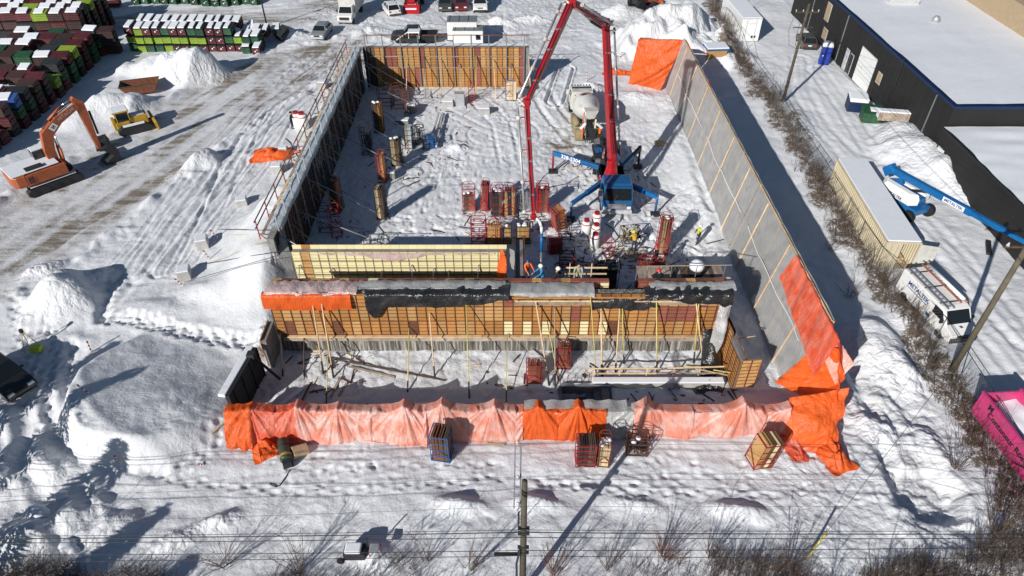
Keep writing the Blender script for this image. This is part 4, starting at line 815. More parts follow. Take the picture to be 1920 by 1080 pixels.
    MB().cbox((h-0.02,0,zb+0.12),(0.08,W-0.2,0.16)).build('front_bumper','steel_dark' if kind != 'car' else color,t,bevel=0.02); MB().cbox((h-0.03,0,belt-0.32),(0.07,0.7,0.12)).build('grille','steel_dark',t)
    MB().cbox((-h-0.01,0,zb+0.16),(0.08,W-0.2,0.16)).build('rear_bumper','steel_dark',t,bevel=0.02); MB().cbox((-h-0.005,0,belt-0.25),(0.03,0.42,0.14)).build('licence_plate','white',t)
    if kind == 'pickup': MB().box(-h+0.12,cab1-0.1,-w2+0.14,w2-0.14,belt-0.02,belt+0.035).build('cargo_bed','rubber',t)
    return t

# ------------------------------------------------------------------ people
def person(label, foot, rz, cols, pose='stand', z=None, scale=1.0, helmet=None):
    """cols = (legs, torso, arms), skeleton grown with a Skin modifier, then coloured by region"""
    x, y = foot[:2]; t = thing('person', label, 'person', (x,y,hz(x,y) if z is None else z), rz); t.scale = (scale,)*3
    lean = {'stand':0.03,'bend':0.55,'lean':0.22,'sit':0.15}[pose]; hip = 0.93 if pose != 'sit' else 0.55
    def up(p0, l, a): return (p0[0]+l*math.sin(a), p0[1], p0[2]+l*math.cos(a))
    J = {'pel':(0,0,hip)}; J['sp'] = up(J['pel'],0.25,lean*0.7); J['ch'] = up(J['sp'],0.24,lean); J['nk'] = up(J['ch'],0.14,lean); J['hd'] = up(J['nk'],0.12,lean*0.6); J['tp'] = up(J['hd'],0.13,lean*0.4)
    V = []; R = []; E = []; idx = {}
    def v(k, p_, r): idx[k] = len(V); V.append(p_); R.append(r)
    for k, r in (('pel',0.155),('sp',0.15),('ch',0.165),('nk',0.07),('hd',0.105),('tp',0.07)): v(k,J[k],r)
    for a,b in (('pel','sp'),('sp','ch'),('ch','nk'),('nk','hd'),('hd','tp')): E.append((idx[a],idx[b]))
    for sg, nm in ((1,'l'),(-1,'r')):
        st = 0.10 if sg > 0 else -0.08
        kn = (0.06+st*0.5,0.11*sg,hip*0.53) if pose != 'sit' else (0.42,0.11*sg,hip-0.02); an = (st,0.11*sg,0.09) if pose != 'sit' else (0.42,0.11*sg,0.09)
        v('h'+nm,(0,0.09*sg,hip-0.05),0.105); v('k'+nm,kn,0.075); v('a'+nm,an,0.055); v('f'+nm,(an[0]+0.17,an[1]+0.02*sg,0.04),0.045)
        E += [(idx['pel'],idx['h'+nm]),(idx['h'+nm],idx['k'+nm]),(idx['k'+nm],idx['a'+nm]),(idx['a'+nm],idx['f'+nm])]
        c = J['ch']; sh = (c[0]+0.01,c[1]+0.19*sg,c[2]+0.07); reach = {'stand':0.16,'bend':0.35,'lean':0.38,'sit':0.3}[pose]
        el = (sh[0]+reach*0.45,sh[1]+0.07*sg,sh[2]-0.27+0.05*reach); ha = (el[0]+reach*0.75,el[1]-0.03*sg,el[2]-0.22+0.25*reach)
        v('s'+nm,sh,0.075); v('e'+nm,el,0.052); v('w'+nm,ha,0.036); pm = (ha[0]+0.05,ha[1],ha[2]-0.06); v('p'+nm,pm,0.034)
        E += [(idx['ch'],idx['s'+nm]),(idx['s'+nm],idx['e'+nm]),(idx['e'+nm],idx['w'+nm]),(idx['w'+nm],idx['p'+nm])]
        for fi in range(5):
            off = (fi-1.5)*0.02 if fi < 4 else 0; ln = (0.075,0.085,0.08,0.06,0.05)[fi]
            p1 = (pm[0]+0.03,pm[1]+off,pm[2]-0.04) if fi < 4 else (pm[0]+0.03,pm[1]-0.035*sg,pm[2])
            p2 = (p1[0]+ln*0.4,p1[1],p1[2]-ln*0.7); v('q%s%d'%(nm,fi),p1,0.010); v('t%s%d'%(nm,fi),p2,0.008); E += [(idx['p'+nm],idx['q%s%d'%(nm,fi)]),(idx['q%s%d'%(nm,fi)],idx['t%s%d'%(nm,fi)])]
    me = bpy.data.meshes.new('body'); me.from_pydata(V,E,[]); o = bpy.data.objects.new('tmp',me); COL.objects.link(o)
    o.modifiers.new('s','SKIN'); sv = me.skin_vertices[0].data
    for i, r in enumerate(R): sv[i].radius = (r,r)
    sv[0].use_root = True; ss = o.modifiers.new('d','SUBSURF'); ss.levels = 1
    dg = bpy.context.evaluated_depsgraph_get(); fm = bpy.data.meshes.new_from_object(o.evaluated_get(dg)); bpy.data.objects.remove(o)
    fm.materials.clear()
    for k in (*cols,'skin','rubber'): fm.materials.append(MATS[k])
    vk = np.array(V); names = list(idx)
    def slot(nm):
        if nm in ('hd','tp','nk'): return 3
        if nm[0] == 'f' or (nm[0] == 'a'): return 4
        if nm[0] in 'hk' or nm == 'pel': return 0
        if nm in ('sp','ch') or nm[0] == 's': return 1
        if nm[0] in 'ew': return 2
        return 3
    for pg in fm.polygons:
        c = np.array(pg.center); pg.material_index = slot(names[int(np.argmin(((vk-c)**2).sum(1)))]); pg.use_smooth = True
    fm.name = 'body'; link(fm,'body',t)
    hd = Vector(J['hd'])
    for sy in (-1,1): MB().lathe([(0.002,-0.012),(0.014,0),(0.002,0.012)],c=(hd.x+0.10,sy*0.036,hd.z+0.01),axis='X',n=6).build('eye','letter_black',t)
    MB().cbox((hd.x+0.115,0,hd.z-0.02),(0.03,0.025,0.04)).build('nose','skin',t,bevel=0.008); MB().cbox((hd.x+0.10,0,hd.z-0.065),(0.015,0.05,0.012)).build('mouth','helmet_red',t)
    if helmet:
        MB().lathe([(0.165,0.0),(0.168,0.02),(0.14,0.025),(0.135,0.07),(0.10,0.12),(0.05,0.145),(0.005,0.15)],c=(hd.x+0.005,0,hd.z+0.05),n=14).build('helmet',helmet,t,smooth=True)
    return t

# ------------------------------------------------------------------ concrete pump truck
PT = thing('concrete_pump_truck','blue concrete pump truck with a tall red folding boom','pump truck',(8.7,53.1,0),-math.pi/2)
def loc(p_): return Vector((53.1-p_[1], p_[0]-8.7, p_[2]))
MB().box(-5.6,5.0,-0.45,0.45,0.75,1.10).build('chassis','steel_dark',PT,bevel=0.02)
cab = MB(); cab.loft([[(5.55,-1.24,0.75),(5.55,1.24,0.75),(3.45,1.24,0.75),(3.45,-1.24,0.75)],[(5.62,-1.26,1.7),(5.62,1.26,1.7),(3.45,1.26,1.7),(3.45,-1.26,1.7)],[(5.30,-1.16,2.85),(5.30,1.16,2.85),(3.45,1.18,2.85),(3.45,-1.18,2.85)],[(5.0,-1.05,3.02),(5.0,1.05,3.02),(3.55,1.05,3.02),(3.55,-1.05,3.02)]])
cabo = cab.build('cab','blue_paint',PT,bevel=0.05)
ws = [(5.63,-1.10,1.80),(5.63,1.10,1.80),(5.345,1.05,2.74),(5.345,-1.05,2.74)]
MB().add([(x+0.02,y,z) for x,y,z in ws]+[(x-0.03,y,z) for x,y,z in ws],[(0,1,2,3),(7,6,5,4),(0,4,5,1),(1,5,6,2),(2,6,7,3),(3,7,4,0)]).build('windscreen','glass',cabo)
for sy in (-1,1):
    MB().cbox((4.6,sy*1.235,2.25),(1.0,0.03,0.75)).build('side_window','glass',cabo); MB().cbox((5.35,sy*1.42,2.3),(0.10,0.22,0.5)).build('mirror','steel_dark',cabo); MB().cbox((5.6,sy*0.98,1.05),(0.10,0.34,0.22)).build('headlight','lamp',cabo,bevel=0.03)
    MB().tube((5.7,sy*0.35,1.82),(5.66,sy*0.05,2.3),0.02,5).build('wiper','steel_dark',cabo)
MB().cbox((5.62,0,1.25),(0.10,1.5,0.5)).build('grille','chrome',cabo,bevel=0.02); MB().cbox((5.68,0,0.72),(0.28,2.5,0.34)).build('bumper','light_grey',cabo,bevel=0.05); MB().cbox((5.28,0,2.86),(0.22,2.0,0.10)).build('sun_visor','blue_paint',cabo)
for x in (4.3,3.0): 
    for sy in (-1,1): wheel(PT,x,sy*1.05,0.52,0.34)
for x in (-1.6,-3.0): 
    for sy in (-1,1): wheel(PT,x,sy*1.0,0.52,0.55)
MB().box(-4.6,3.2,-1.2,1.2,1.12,1.45).build('deck','steel_dark',PT,bevel=0.03)
for k in range(16): c_ = (random.uniform(-5.2,-0.6),random.uniform(-1.0,1.0),1.45+random.uniform(0.1,0.35)); MB().cbox(c_,(random.uniform(0.2,0.7),random.uniform(0.15,0.5),random.uniform(0.2,0.6)),random.uniform(-0.2,0.2)).build('machinery_box',random.choice(['steel_dark','steel_dark','bin_black','blue_paint','steel_grey']),PT,bevel=0.02); MB().box(0.4,3.0,-1.0,1.0,1.452,2.0).build('engine_box','steel_dark',PT,bevel=0.04)
for k, (x,y,r,h) in enumerate([(3.2,0.35,0.22,0.5),(3.15,-0.4,0.25,0.45),(3.15,0.8,0.18,0.55)]): MB().lathe([(r*0.4,0),(r,0.03),(r,h),(r*0.5,h+0.08)],c=(x,y,1.6),n=10).build('tank','chrome' if k < 2 else 'steel_dark',PT,smooth=True)
MB().loft([[(-5.9,-0.95,1.35),(-5.9,0.95,1.35),(-4.7,0.95,1.35),(-4.7,-0.95,1.35)],[(-5.6,-0.5,0.65),(-5.6,0.5,0.65),(-4.9,0.5,0.65),(-4.9,-0.5,0.65)]],cap=True).build('hopper','steel_dark',PT)
MB().box(-5.85,-4.75,-0.9,0.9,1.36,1.40).build('hopper_grate','concrete_dk',PT)
for k in range(10):   # hydraulics jumble behind the turret
    a = Vector((random.uniform(-3.8,0.0),random.uniform(-0.9,0.9),1.5)); MB().tube(a,a+Vector((random.uniform(0.8,2.0),random.uniform(-0.3,0.3),random.uniform(0.0,0.35))),random.uniform(0.05,0.13),8).build('hydraulic_cylinder',random.choice(['steel_dark','blue_paint','steel_grey','steel_dark','red_paint']),PT,smooth=True)
MB().bar((-3.6,0.6,1.5),(0.6,0.95,2.3),0.22,0.3).build('subframe_arm','blue_paint',PT)
# turret
TB = Vector((1.7,-0.15,1.45))
tur = MB().lathe([(1.05,0.0),(1.05,0.14),(0.75,0.25),(0.55,0.75),(0.45,1.3),(0.45,1.9)],c=tuple(TB),n=20).build('turret','red_paint',PT,smooth=False,bevel=0.02)
for k in range(14):
    a_ = 2*math.pi*k/14; MB().tube(TB+Vector((0.92*math.cos(a_),0.92*math.sin(a_),0.14)),TB+Vector((0.92*math.cos(a_),0.92*math.sin(a_),0.22)),0.05,6).build('bolt','white_dirty',tur)
# boom
B0 = TB+Vector((0,0,1.9)); B1 = loc((7.4,54.7,13.6)); B2 = loc((4.0,47.6,17.5)); B3 = loc((0.93,41.3,13.2)); B4 = loc((1.44,38.1,6.6))
def boom_seg(name, a, b, w0, h0, w1, h1, parent):
    a = Vector(a); b = Vector(b); d = (b-a).normalized(); up_ = Vector((0,0,1)); r = d.cross(up_).normalized() if abs(d.z) < 0.97 else Vector((0,1,0)); u = r.cross(d).normalized(); rings = []
    for q, wd, ht in ((a-d*0.25,w0*0.7,h0*0.6),(a+d*0.3,w0,h0),(lerp(a,b,0.55),lerp(w0,w1,0.55),lerp(h0,h1,0.5)),(b-d*0.2,w1,h1),(b+d*0.2,w1*0.8,h1*0.7)):
        rings.append([q-r*wd/2-u*ht/2,q+r*wd/2-u*ht/2,q+r*wd/2+u*ht/2,q-r*wd/2+u*ht/2])
    o = MB().loft(rings).build(name,'red_paint',parent,bevel=0.025); return o,d,r,u
segs = [(B0,B1,0.62,0.75,0.46,0.5),(B1,B2,0.5,0.62,0.40,0.42),(B2,B3,0.42,0.5,0.32,0.34),(B3,B4,0.34,0.38,0.24,0.22)]
for k, (a,b,w0,h0,w1,h1) in enumerate(segs):
    o,d,r,u = boom_seg('boom_section',a,b,w0,h0,w1,h1,PT)
    MB().tube(b-r*(w1*0.8),b+r*(w1*0.8),0.20-0.02*k,12).build('pivot_pin','steel_dark',o,smooth=True); MB().cbox(tuple(b),(w1*1.5,w1*1.5,w1*1.7)).build('knuckle','red_paint',o,bevel=0.08)
    MB().tube(lerp(a,b,0.12)-u*(h0*0.5+0.12),lerp(a,b,0.42)-u*(h0*0.5+0.10),0.12-0.015*k,10).build('ram','steel_dark' if k else 'red_paint',o,smooth=True); MB().tube(lerp(a,b,0.42)-u*(h0*0.5+0.10),lerp(a,b,0.62)-u*(h0*0.45),0.06,8).build('ram_rod','chrome',o,smooth=True)
    for q_ in (-0.12,0.1): MB().path([lerp(a,b,f_)+u*(lerp(h0,h1,f_)*0.5+0.05+0.04*math.sin(f_*19))+r*q_ for f_ in np.linspace(0.05,0.95,9)],0.03,5).build('hydraulic_line','steel_dark',o)
    for f_ in (0.3,0.5,0.8): MB().cbox(tuple(lerp(a,b,f_)+u*(lerp(h0,h1,f_)*0.5+0.02)),(0.10,lerp(w0,w1,f_)*1.04,0.10)).build('line_clamp','steel_grey',o)
    sd = (1,-1,1,1)[k]; pr = r*(sd*(w0*0.5+0.42))
    MB().tube(lerp(a,b,0.03)+pr,lerp(a,b,0.97)+pr,0.085,9).build('delivery_pipe','galv' if k != 0 else 'steel_grey',o,smooth=True)
    for f_ in (0.12,0.4,0.68,0.95): MB().bar(lerp(a,b,f_)+r*sd*w0*0.4,lerp(a,b,f_)+pr,0.05).build('pipe_bracket','red_paint',o); MB().tube(lerp(a,b,f_)+pr-d*0.10,lerp(a,b,f_)+pr+d*0.10,0.13,9).build('pipe_clamp','white_dirty',o)
for k,(b_,p0,p1) in enumerate([(B1,0,0),(B2,0,0),(B3,0,0)]):
    pts = [b_+Vector((0.3*math.cos(t_),0.55*math.sin(t_)*(1 if k < 1 else -1),0.5*math.sin(t_*1.3)-0.2)) for t_ in np.linspace(0.2,2.6,7)]; MB().path(pts,0.085,8).build('pipe_elbow','white_dirty',PT,smooth=True)
# end hose
e0 = B4+Vector((0,0.12,-0.1)); pts = [e0,e0+Vector((0.2,0.28,-0.15)),e0+Vector((0.35,0.42,-0.5)),e0+Vector((0.4,0.45,-1.0))]; MB().path(pts,0.10,9).build('end_elbow','white',PT,smooth=True)
MB().path([pts[-1],pts[-1]+Vector((0.35,0.0,-1.3))],0.10,9).build('end_hose','lift_blue',PT,smooth=True); MB().path([pts[-1]+Vector((0.35,0,-1.3)),pts[-1]+Vector((1.2,-0.05,-3.0)),pts[-1]+Vector((2.0,-0.1,-3.7))],0.085,8).build('rubber_hose','steel_grey',PT,smooth=True)
# outriggers
for k, (pad, hip, tl) in enumerate([((1070,412),(2.2,-0.9),1.9),((1228,400),(2.2,0.9),1.9),((1036,322),(0.2,-1.0),2.0),((1196,312),(0.2,1.0),2.0)]):
    g = Vector((*G(*pad),0)); g.z = hz(g.x,g.y); e = loc(g); top = Vector((e.x,e.y,1.95 if k > 1 else 1.6)); hp = Vector((hip[0],hip[1],1.75 if k > 1 else 1.45)); 
    o = MB().bar(hp,lerp(hp,top,0.55),0.34,0.42).build('outrigger','blue_paint',PT,bevel=0.03); MB().bar(lerp(hp,top,0.5),top,0.26,0.33 if k < 2 else 0.4).build('outrigger_beam','lift_blue' if k < 3 else 'bin_black',o,bevel=0.02)
    MB().tube(top+Vector((0,0,0.2)),Vector((e.x,e.y,0.25)),0.10,10).build('leg','rack_red' if k == 2 else ('blue_paint' if k < 2 else 'steel_dark'),o,smooth=True); MB().cbox((e.x,e.y,e.z+0.10),(0.75,0.75,0.16)).build('pad','steel_dark',o,bevel=0.02)
    if k == 2:
        d = (top-hp).normalized(); nrm = Vector((d.y,-d.x,0)); side = nrm if nrm.x > 0 else -nrm      # camera side is local +x
        text_on('328-5304',0.50,'white',o,lerp(hp,top,0.60)+side*0.178+Vector((0,0,0.03)),-d if (-d).y > 0 else d,(0,0,1),bold=0.012)
# barrier ropes between the legs
for a,b,nm in (((1072,395),(1120,392),'thin red rope from the left outrigger to the pump cab'),((1180,385),(1228,380),'thin red rope from the pump cab to the right outrigger')):
    p_ = G3(*a,0.7); q_ = G3(*b,0.7); tag(MB().tube(p_,q_,0.018,5).build('rope','rack_red'),nm,'rope')

# ------------------------------------------------------------------ mixer truck
MX = thing('mixer_truck','white concrete mixer truck backed up to the pump, drum with red and black patch','mixer truck',(7.4,64.3,hz(7.4,64.3)),math.radians(93))
MB().box(-4.3,4.2,-0.42,0.42,0.7,1.05).build('chassis','steel_dark',MX)
cb = MB(); cb.loft([[(4.3,-1.15,0.8),(4.3,1.15,0.8),(2.3,1.15,0.8),(2.3,-1.15,0.8)],[(4.3,-1.15,1.8),(4.3,1.15,1.8),(2.3,1.15,1.8),(2.3,-1.15,1.8)],[(3.9,-1.08,2.7),(3.9,1.08,2.7),(2.35,1.08,2.7),(2.35,-1.08,2.7)]]); cb = cb.build('cab','white_dirty',MX,bevel=0.06)
MB().box(3.2,3.3,-1.0,1.0,2.71,2.85).build('light_bar','steel_dark',cb)
for k in range(7): MB().cbox((3.9,-0.9+k*0.3,2.76),(0.10,0.12,0.10)).build('roof_lamp','steel_dark',cb)
for sy in (-1,1): MB().cbox((3.1,sy*1.13,2.2),(0.8,0.03,0.55)).build('side_window','glass',cb); MB().cbox((3.6,sy*1.4,2.2),(0.12,0.25,0.5)).build('mirror','white_dirty',cb)
MB().cbox((2.30,0,2.15),(0.05,1.6,0.5)).build('rear_window','glass',cb); MB().cbox((4.35,0,0.75),(0.25,2.4,0.35)).build('bumper','chrome',cb)
for x in (3.5,): 
    for sy in (-1,1): wheel(MX,x,sy*1.0,0.52,0.34)
for x in (0.6,-1.5,-2.8): 
    for sy in (-1,1): wheel(MX,x,sy*0.98,0.52,0.52); MB().lathe([(0.62,-0.30),(0.62,0.30)],c=(x,sy*0.98,0.56),axis='Y',n=16).build('mudguard','khaki_pan',MX)
dr = MB().lathe([(0.35,-3.1),(0.66,-3.0),(0.78,-2.3),(1.22,-1.0),(1.34,-0.1),(1.31,0.7),(1.02,1.6),(0.5,2.05),(0.2,2.1)],axis='X',n=28).build('drum','drum_white',MX,smooth=True); dr.location = (-0.15,0,2.35); dr.rotation_euler = (0,math.radians(13),0)
me_ = []
def drum_patch(a0,a1,x0,x1,m,off):
    b = MB(); n_ = 8; r0 = 1.345+off
    rings = [[(x,r0*math.cos(a),r0*math.sin(a)) for x in (x0,x1)] for a in np.linspace(a0,a1,n_)]; b.loft(rings,cap=False,closed=False); return b.build('emblem',m,dr)
drum_patch(math.radians(60),math.radians(112),-0.75,-0.25,'red_paint',0.005); drum_patch(math.radians(66),math.radians(84),-0.95,-0.58,'letter_black',0.006); drum_patch(math.radians(95),math.radians(130),-0.18,0.05,'light_grey',0.005)
MB().lathe([(1.34,-0.05),(1.37,0.0),(1.34,0.05)],axis='X',n=28,c=(0.35,0,0)).build('drum_ring','white_dirty',dr)
MB().loft([[(-3.9,-0.65,3.55),(-3.9,0.65,3.55),(-3.0,0.65,3.55),(-3.0,-0.65,3.55)],[(-3.75,-0.3,2.7),(-3.75,0.3,2.7),(-3.3,0.3,2.7),(-3.3,-0.3,2.7)]]).build('charge_hopper','white_dirty',MX)
for sy in (-1,1): MB().bar((-3.7,sy*0.45,1.0),(-3.1,sy*0.6,3.0),0.16,0.12).build('pedestal','white_dirty',MX); MB().bar((-3.9,sy*0.55,2.3),(-4.4,sy*1.05,2.0),0.28,0.05).build('chute_wing','white',MX)
MB().loft([[(-4.0,-0.3,1.9),(-4.0,0.3,1.9),(-4.05,0.2,1.65),(-4.05,-0.2,1.65)],[(-5.6,-0.28,1.55),(-5.6,0.28,1.55),(-5.65,0.18,1.38),(-5.65,-0.18,1.38)]]).build('chute','steel_dark',MX)
for k in range(6): MB().bar((-4.25,-0.55+k*0.2,0.45),(-4.30,-0.55+k*0.2,1.75),0.12,0.05).build('mud_flap_slat','rubber',MX)
for y in (0.42,0.75): MB().tube((-3.95,y,0.6),(-3.3,y,3.3),0.03,6).build('ladder_rail','hi_orange' if y > 0.6 else 'steel_grey',MX)
MB().tube((-2.0,1.05,1.25),(-0.2,1.1,1.35),0.28,10).build('water_tank','khaki_pan',MX,smooth=True)
MB().cbox((-4.1,0.85,1.6),(0.12,0.2,0.55)).build('tail_lamp','hi_orange',MX); MB().cbox((-4.1,-0.85,1.6),(0.12,0.2,0.55)).build('tail_lamp','hi_orange',MX)

# ------------------------------------------------------------------ steel racks of form panels
def rack(label, u, v, w_, d_, h, yaw=0.0, frame='rack_red', fill=(), lean=(0,0), fh=0.85, rods=0, snow=0, arch=True, cat='rack', thick=0.06, name='panel_rack', bars=3, braced=True):
    x, y = G(u,v); t = thing(name,label,cat,(x,y,hz(x,y)-0.04),yaw); t.rotation_euler = (lean[0],lean[1],yaw); f = MB(); a, b = w_/2, d_/2; r = 0.024
    for sx in (-a,a):
        for sy in (-b,b): f.tube((sx,sy,0),(sx,sy,h),r,6)
    for z in [0.12]+[h*(k+1)/(bars+1) for k in range(bars)]+[h]:
        f.bar((-a,-b,z),(a,-b,z),0.038); f.bar((-a,b,z),(a,b,z),0.038)
        if z in (0.12,h): f.bar((-a,-b,z),(-a,b,z),0.05); f.bar((a,-b,z),(a,b,z),0.05)
    if braced:
        for sx in (-a,a): f.bar((sx,-b,0.15),(sx,b,h*0.5),0.035)
        f.bar((-a,-b-0.03,h*0.28),(0,-b-0.03,h*0.5),0.03); f.bar((a,-b-0.03,h*0.28),(0,-b-0.03,h*0.5),0.03)
    if arch:
        for sy in (-b,b): f.tube((-a,sy,h),(-a*0.55,sy,h+0.28),r,6); f.tube((-a*0.55,sy,h+0.28),(a*0.55,sy,h+0.28),r,6); f.tube((a*0.55,sy,h+0.28),(a,sy,h),r,6)
    f.build('frame',frame,t)
    if fill:
        n_ = max(3,int((2*a-0.12)/thick)); tot = sum(k for _,k in fill); seq = [m for m,k in fill for _ in range(max(1,round(k*n_/tot)))]
        for i in range(n_):
            m = seq[min(i,len(seq)-1)]; hh = h*fh*random.uniform(0.96,1.03); o = link(board_mesh(thick*0.96,d_*0.95,m),'panel',t); o.location = (-a+0.09+i*thick,0,0.16); o.scale = (1,1,hh); o.rotation_euler = (0,random.uniform(-0.02,0.02),0)
    if rods:
        q = MB()
        for k in range(rods): p0 = Vector((random.uniform(-a,a)*0.85,random.uniform(-b,b)*0.8,0.15)); q.tube(p0,p0+Vector((random.uniform(-0.2,0.2),random.uniform(-0.15,0.15),h*fh*random.uniform(0.6,1.1))),random.uniform(0.02,0.04),5)
        q.build('pipe_bundle','steel_dark' if frame != 'galv' else 'galv',t)
    if snow:
        q = MB()
        for k in range(snow): q.lathe([(0.02,-0.02),(0.17,0),(0.14,0.09),(0.03,0.13)],c=(random.uniform(-a,a)*0.7,random.uniform(-b,b)*0.5,0.16+h*fh*1.03 if fill or rods else 0.18),n=9)
        q.build('snow_cap','snow_cap',t,smooth=True)
    return t
BM = {}
def board_mesh(tk, d_, m):
    k = (round(tk,3),round(d_,2),m)
    if k not in BM: BM[k] = MB().box(0,tk,-d_/2,d_/2,0,1).mesh('panel',m)
    return BM[k]
R_ = rack
R_('red rack of brown rods, leftmost in the sunlit cluster left of the pump boom',880,393,1.05,0.8,2.3,0.05,fill=(('lumber_dark',3),('ply_redbrown',3)),fh=0.62,thick=0.05,snow=3)
R_('narrow red rack with leaning red boards beside the leftmost rack',908,391,0.6,0.9,2.55,-0.1,fill=(('ply_redbrown',2),('rack_red',1)),fh=0.95,lean=(0,0.06))
R_('red rack packed with dark boards and capped with snow clods',932,402,1.0,0.8,2.7,0.0,fill=(('steel_dark',4),('lumber_dark',2)),fh=0.85,snow=3,thick=0.07)
R_('red rack with pale planks standing on its left',955,400,1.0,0.9,2.55,0.02,fill=(('ply_tan',2),('steel_dark',3),('ply_tan',2)),fh=0.9,thick=0.09)
R_('grey wire cage full of steel parts left of the hanging boom section',982,392,1.3,1.0,2.0,0,frame='galv',rods=60,arch=False)
R_('red rack with brown panels right of the hanging boom section',1016,394,1.0,0.8,2.5,0.05,fill=(('rack_red',2),('lumber_dark',2),('ply_redbrown',2)),snow=2)
R_('empty red ladder-like rack with snow heaped in its foot',898,452,1.15,0.8,2.3,0,fill=(),snow=7,bars=5)
R_('red rack of tan panels with an arched top behind the cream wall',926,452,1.15,0.8,1.95,0,fill=(('ply_tan',3),('ply_orange',2)),fh=0.85,snow=2,thick=0.08)
R_('low stack of tan panels between the arched rack and the orange tarp',951,452,0.65,0.7,1.6,0,frame='steel_dark',fill=(('ply_tan',1),),snow=1,arch=False,thick=0.08)
R_('rack of tan panels topped by a thick snow cap beside the end hose',981,452,1.1,0.8,1.75,0,frame='steel_dark',fill=(('ply_tan',2),('ply_orange',1)),snow=6,arch=False,thick=0.1)
R_('leaning red rack of orange brown panels beside the left outrigger pad',1048,425,1.0,0.9,2.0,0.5,fill=(('ply_redbrown',2),('ply_orange',2)),lean=(0.1,-0.18),fh=0.95)
R_('dark empty steel rack in the shade in front of the leaning rack',1058,445,0.9,0.8,1.5,0.1,frame='steel_dark',fill=(),arch=False,bars=4)
R_('tall pinkish rack of faded boards near the right outrigger',1240,472,0.95,0.8,3.3,-0.12,fill=(('ply_redbrown',1),('khaki_pan',1),('ply_redbrown',2)),fh=0.95,snow=2)
R_('red rack stuffed with red boards beside the gap in the near wall',1207,540,1.2,0.9,2.6,-0.1,fill=(('ply_redbrown',3),('rack_red',1)),fh=0.9,thick=0.08)
R_('second red rack with one boarded side behind the gap in the near wall',1228,530,0.9,0.9,2.2,-0.2,fill=(('ply_redbrown',2),('ply_tan',1)),fh=0.9)
R_('big black rack crammed with dark pipes in the gap of the near wall',1131,545,1.8,1.2,3.0,0.0,frame='steel_dark',rods=70,fill=(('steel_dark',1),),fh=0.8,thick=0.2,arch=False)
R_('small red frame with snow on top of the dark pipes',1140,478,0.7,0.7,1.5,0.3,fill=(),snow=4,bars=2)
R_('dark rack of aluminium parts in the shade left of the black rack',1062,500,1.1,0.9,1.6,0,frame='steel_dark',fill=(),bars=4,arch=True)
R_('red arched frame low in the shade behind the near wall walkway',1063,520,1.2,0.8,1.5,0,fill=(),bars=1)
R_('tangle of red steel parts in a shaded rack behind the hose',1040,470,1.0,0.9,1.3,0.1,rods=25,fill=(('rack_red',1),),thick=0.3,fh=0.7,arch=False)
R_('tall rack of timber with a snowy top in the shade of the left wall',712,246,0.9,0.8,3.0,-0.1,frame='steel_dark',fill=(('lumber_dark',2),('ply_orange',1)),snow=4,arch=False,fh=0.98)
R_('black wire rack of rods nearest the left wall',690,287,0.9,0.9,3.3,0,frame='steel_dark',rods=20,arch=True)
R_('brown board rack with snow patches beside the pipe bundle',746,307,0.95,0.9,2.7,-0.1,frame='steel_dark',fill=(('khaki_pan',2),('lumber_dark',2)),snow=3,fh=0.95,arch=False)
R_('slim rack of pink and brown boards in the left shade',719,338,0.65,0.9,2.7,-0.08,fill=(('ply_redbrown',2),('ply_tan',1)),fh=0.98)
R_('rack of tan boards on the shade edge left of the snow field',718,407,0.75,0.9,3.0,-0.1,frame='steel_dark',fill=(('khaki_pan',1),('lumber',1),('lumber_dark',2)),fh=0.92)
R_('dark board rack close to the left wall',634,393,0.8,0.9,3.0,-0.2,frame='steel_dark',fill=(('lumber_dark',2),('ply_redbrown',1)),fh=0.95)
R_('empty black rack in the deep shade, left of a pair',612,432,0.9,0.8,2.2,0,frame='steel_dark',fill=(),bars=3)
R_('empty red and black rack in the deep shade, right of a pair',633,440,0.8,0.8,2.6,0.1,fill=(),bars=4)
R_('low empty steel frame behind the left part of the cream wall',697,464,1.3,0.9,1.1,0,frame='steel_dark',fill=(),bars=1,arch=False)
R_('bundle of pale pipes standing in a cage in the left shade',768,276,0.8,0.8,2.0,0.1,frame='steel_dark',rods=12,fill=(('lumber_grey',1),('poly_blue',1)),thick=0.14,fh=1.1,arch=False)
R_('mesh crate with snow behind the pipe bundle',785,268,1.1,0.9,1.8,-0.05,frame='lumber_dark',fill=(),rods=14,snow=3,arch=True,bars=5)
R_('blue and grey part crate under the leaning aluminium beams',805,275,1.2,1.0,1.2,0.2,frame='rack_blue',rods=18,fill=(('steel_grey',1),('rack_blue',1)),thick=0.22,fh=0.7,arch=False)
R_('empty scaffold rack at the far left corner of the pit',725,196,1.6,1.0,2.0,0,frame='steel_dark',fill=(),bars=3)
R_('second empty scaffold rack right of the far corner one',746,200,1.3,1.0,2.3,0.05,frame='rust',fill=(),bars=3)
R_('slim red steel frame standing near the far left corner',765,212,0.6,0.8,2.7,0,frame='rust',fill=(),bars=6,arch=False)
R_('red ladder frame leaning near the middle of the far wall',885,190,0.7,0.5,2.4,0.1,fill=(),bars=5,arch=False)
R_('blue legged steel frame at the right end of the far wall',955,187,0.8,0.6,2.4,0,frame='rack_blue',fill=(('lumber',1),),thick=0.35,bars=3,arch=False)
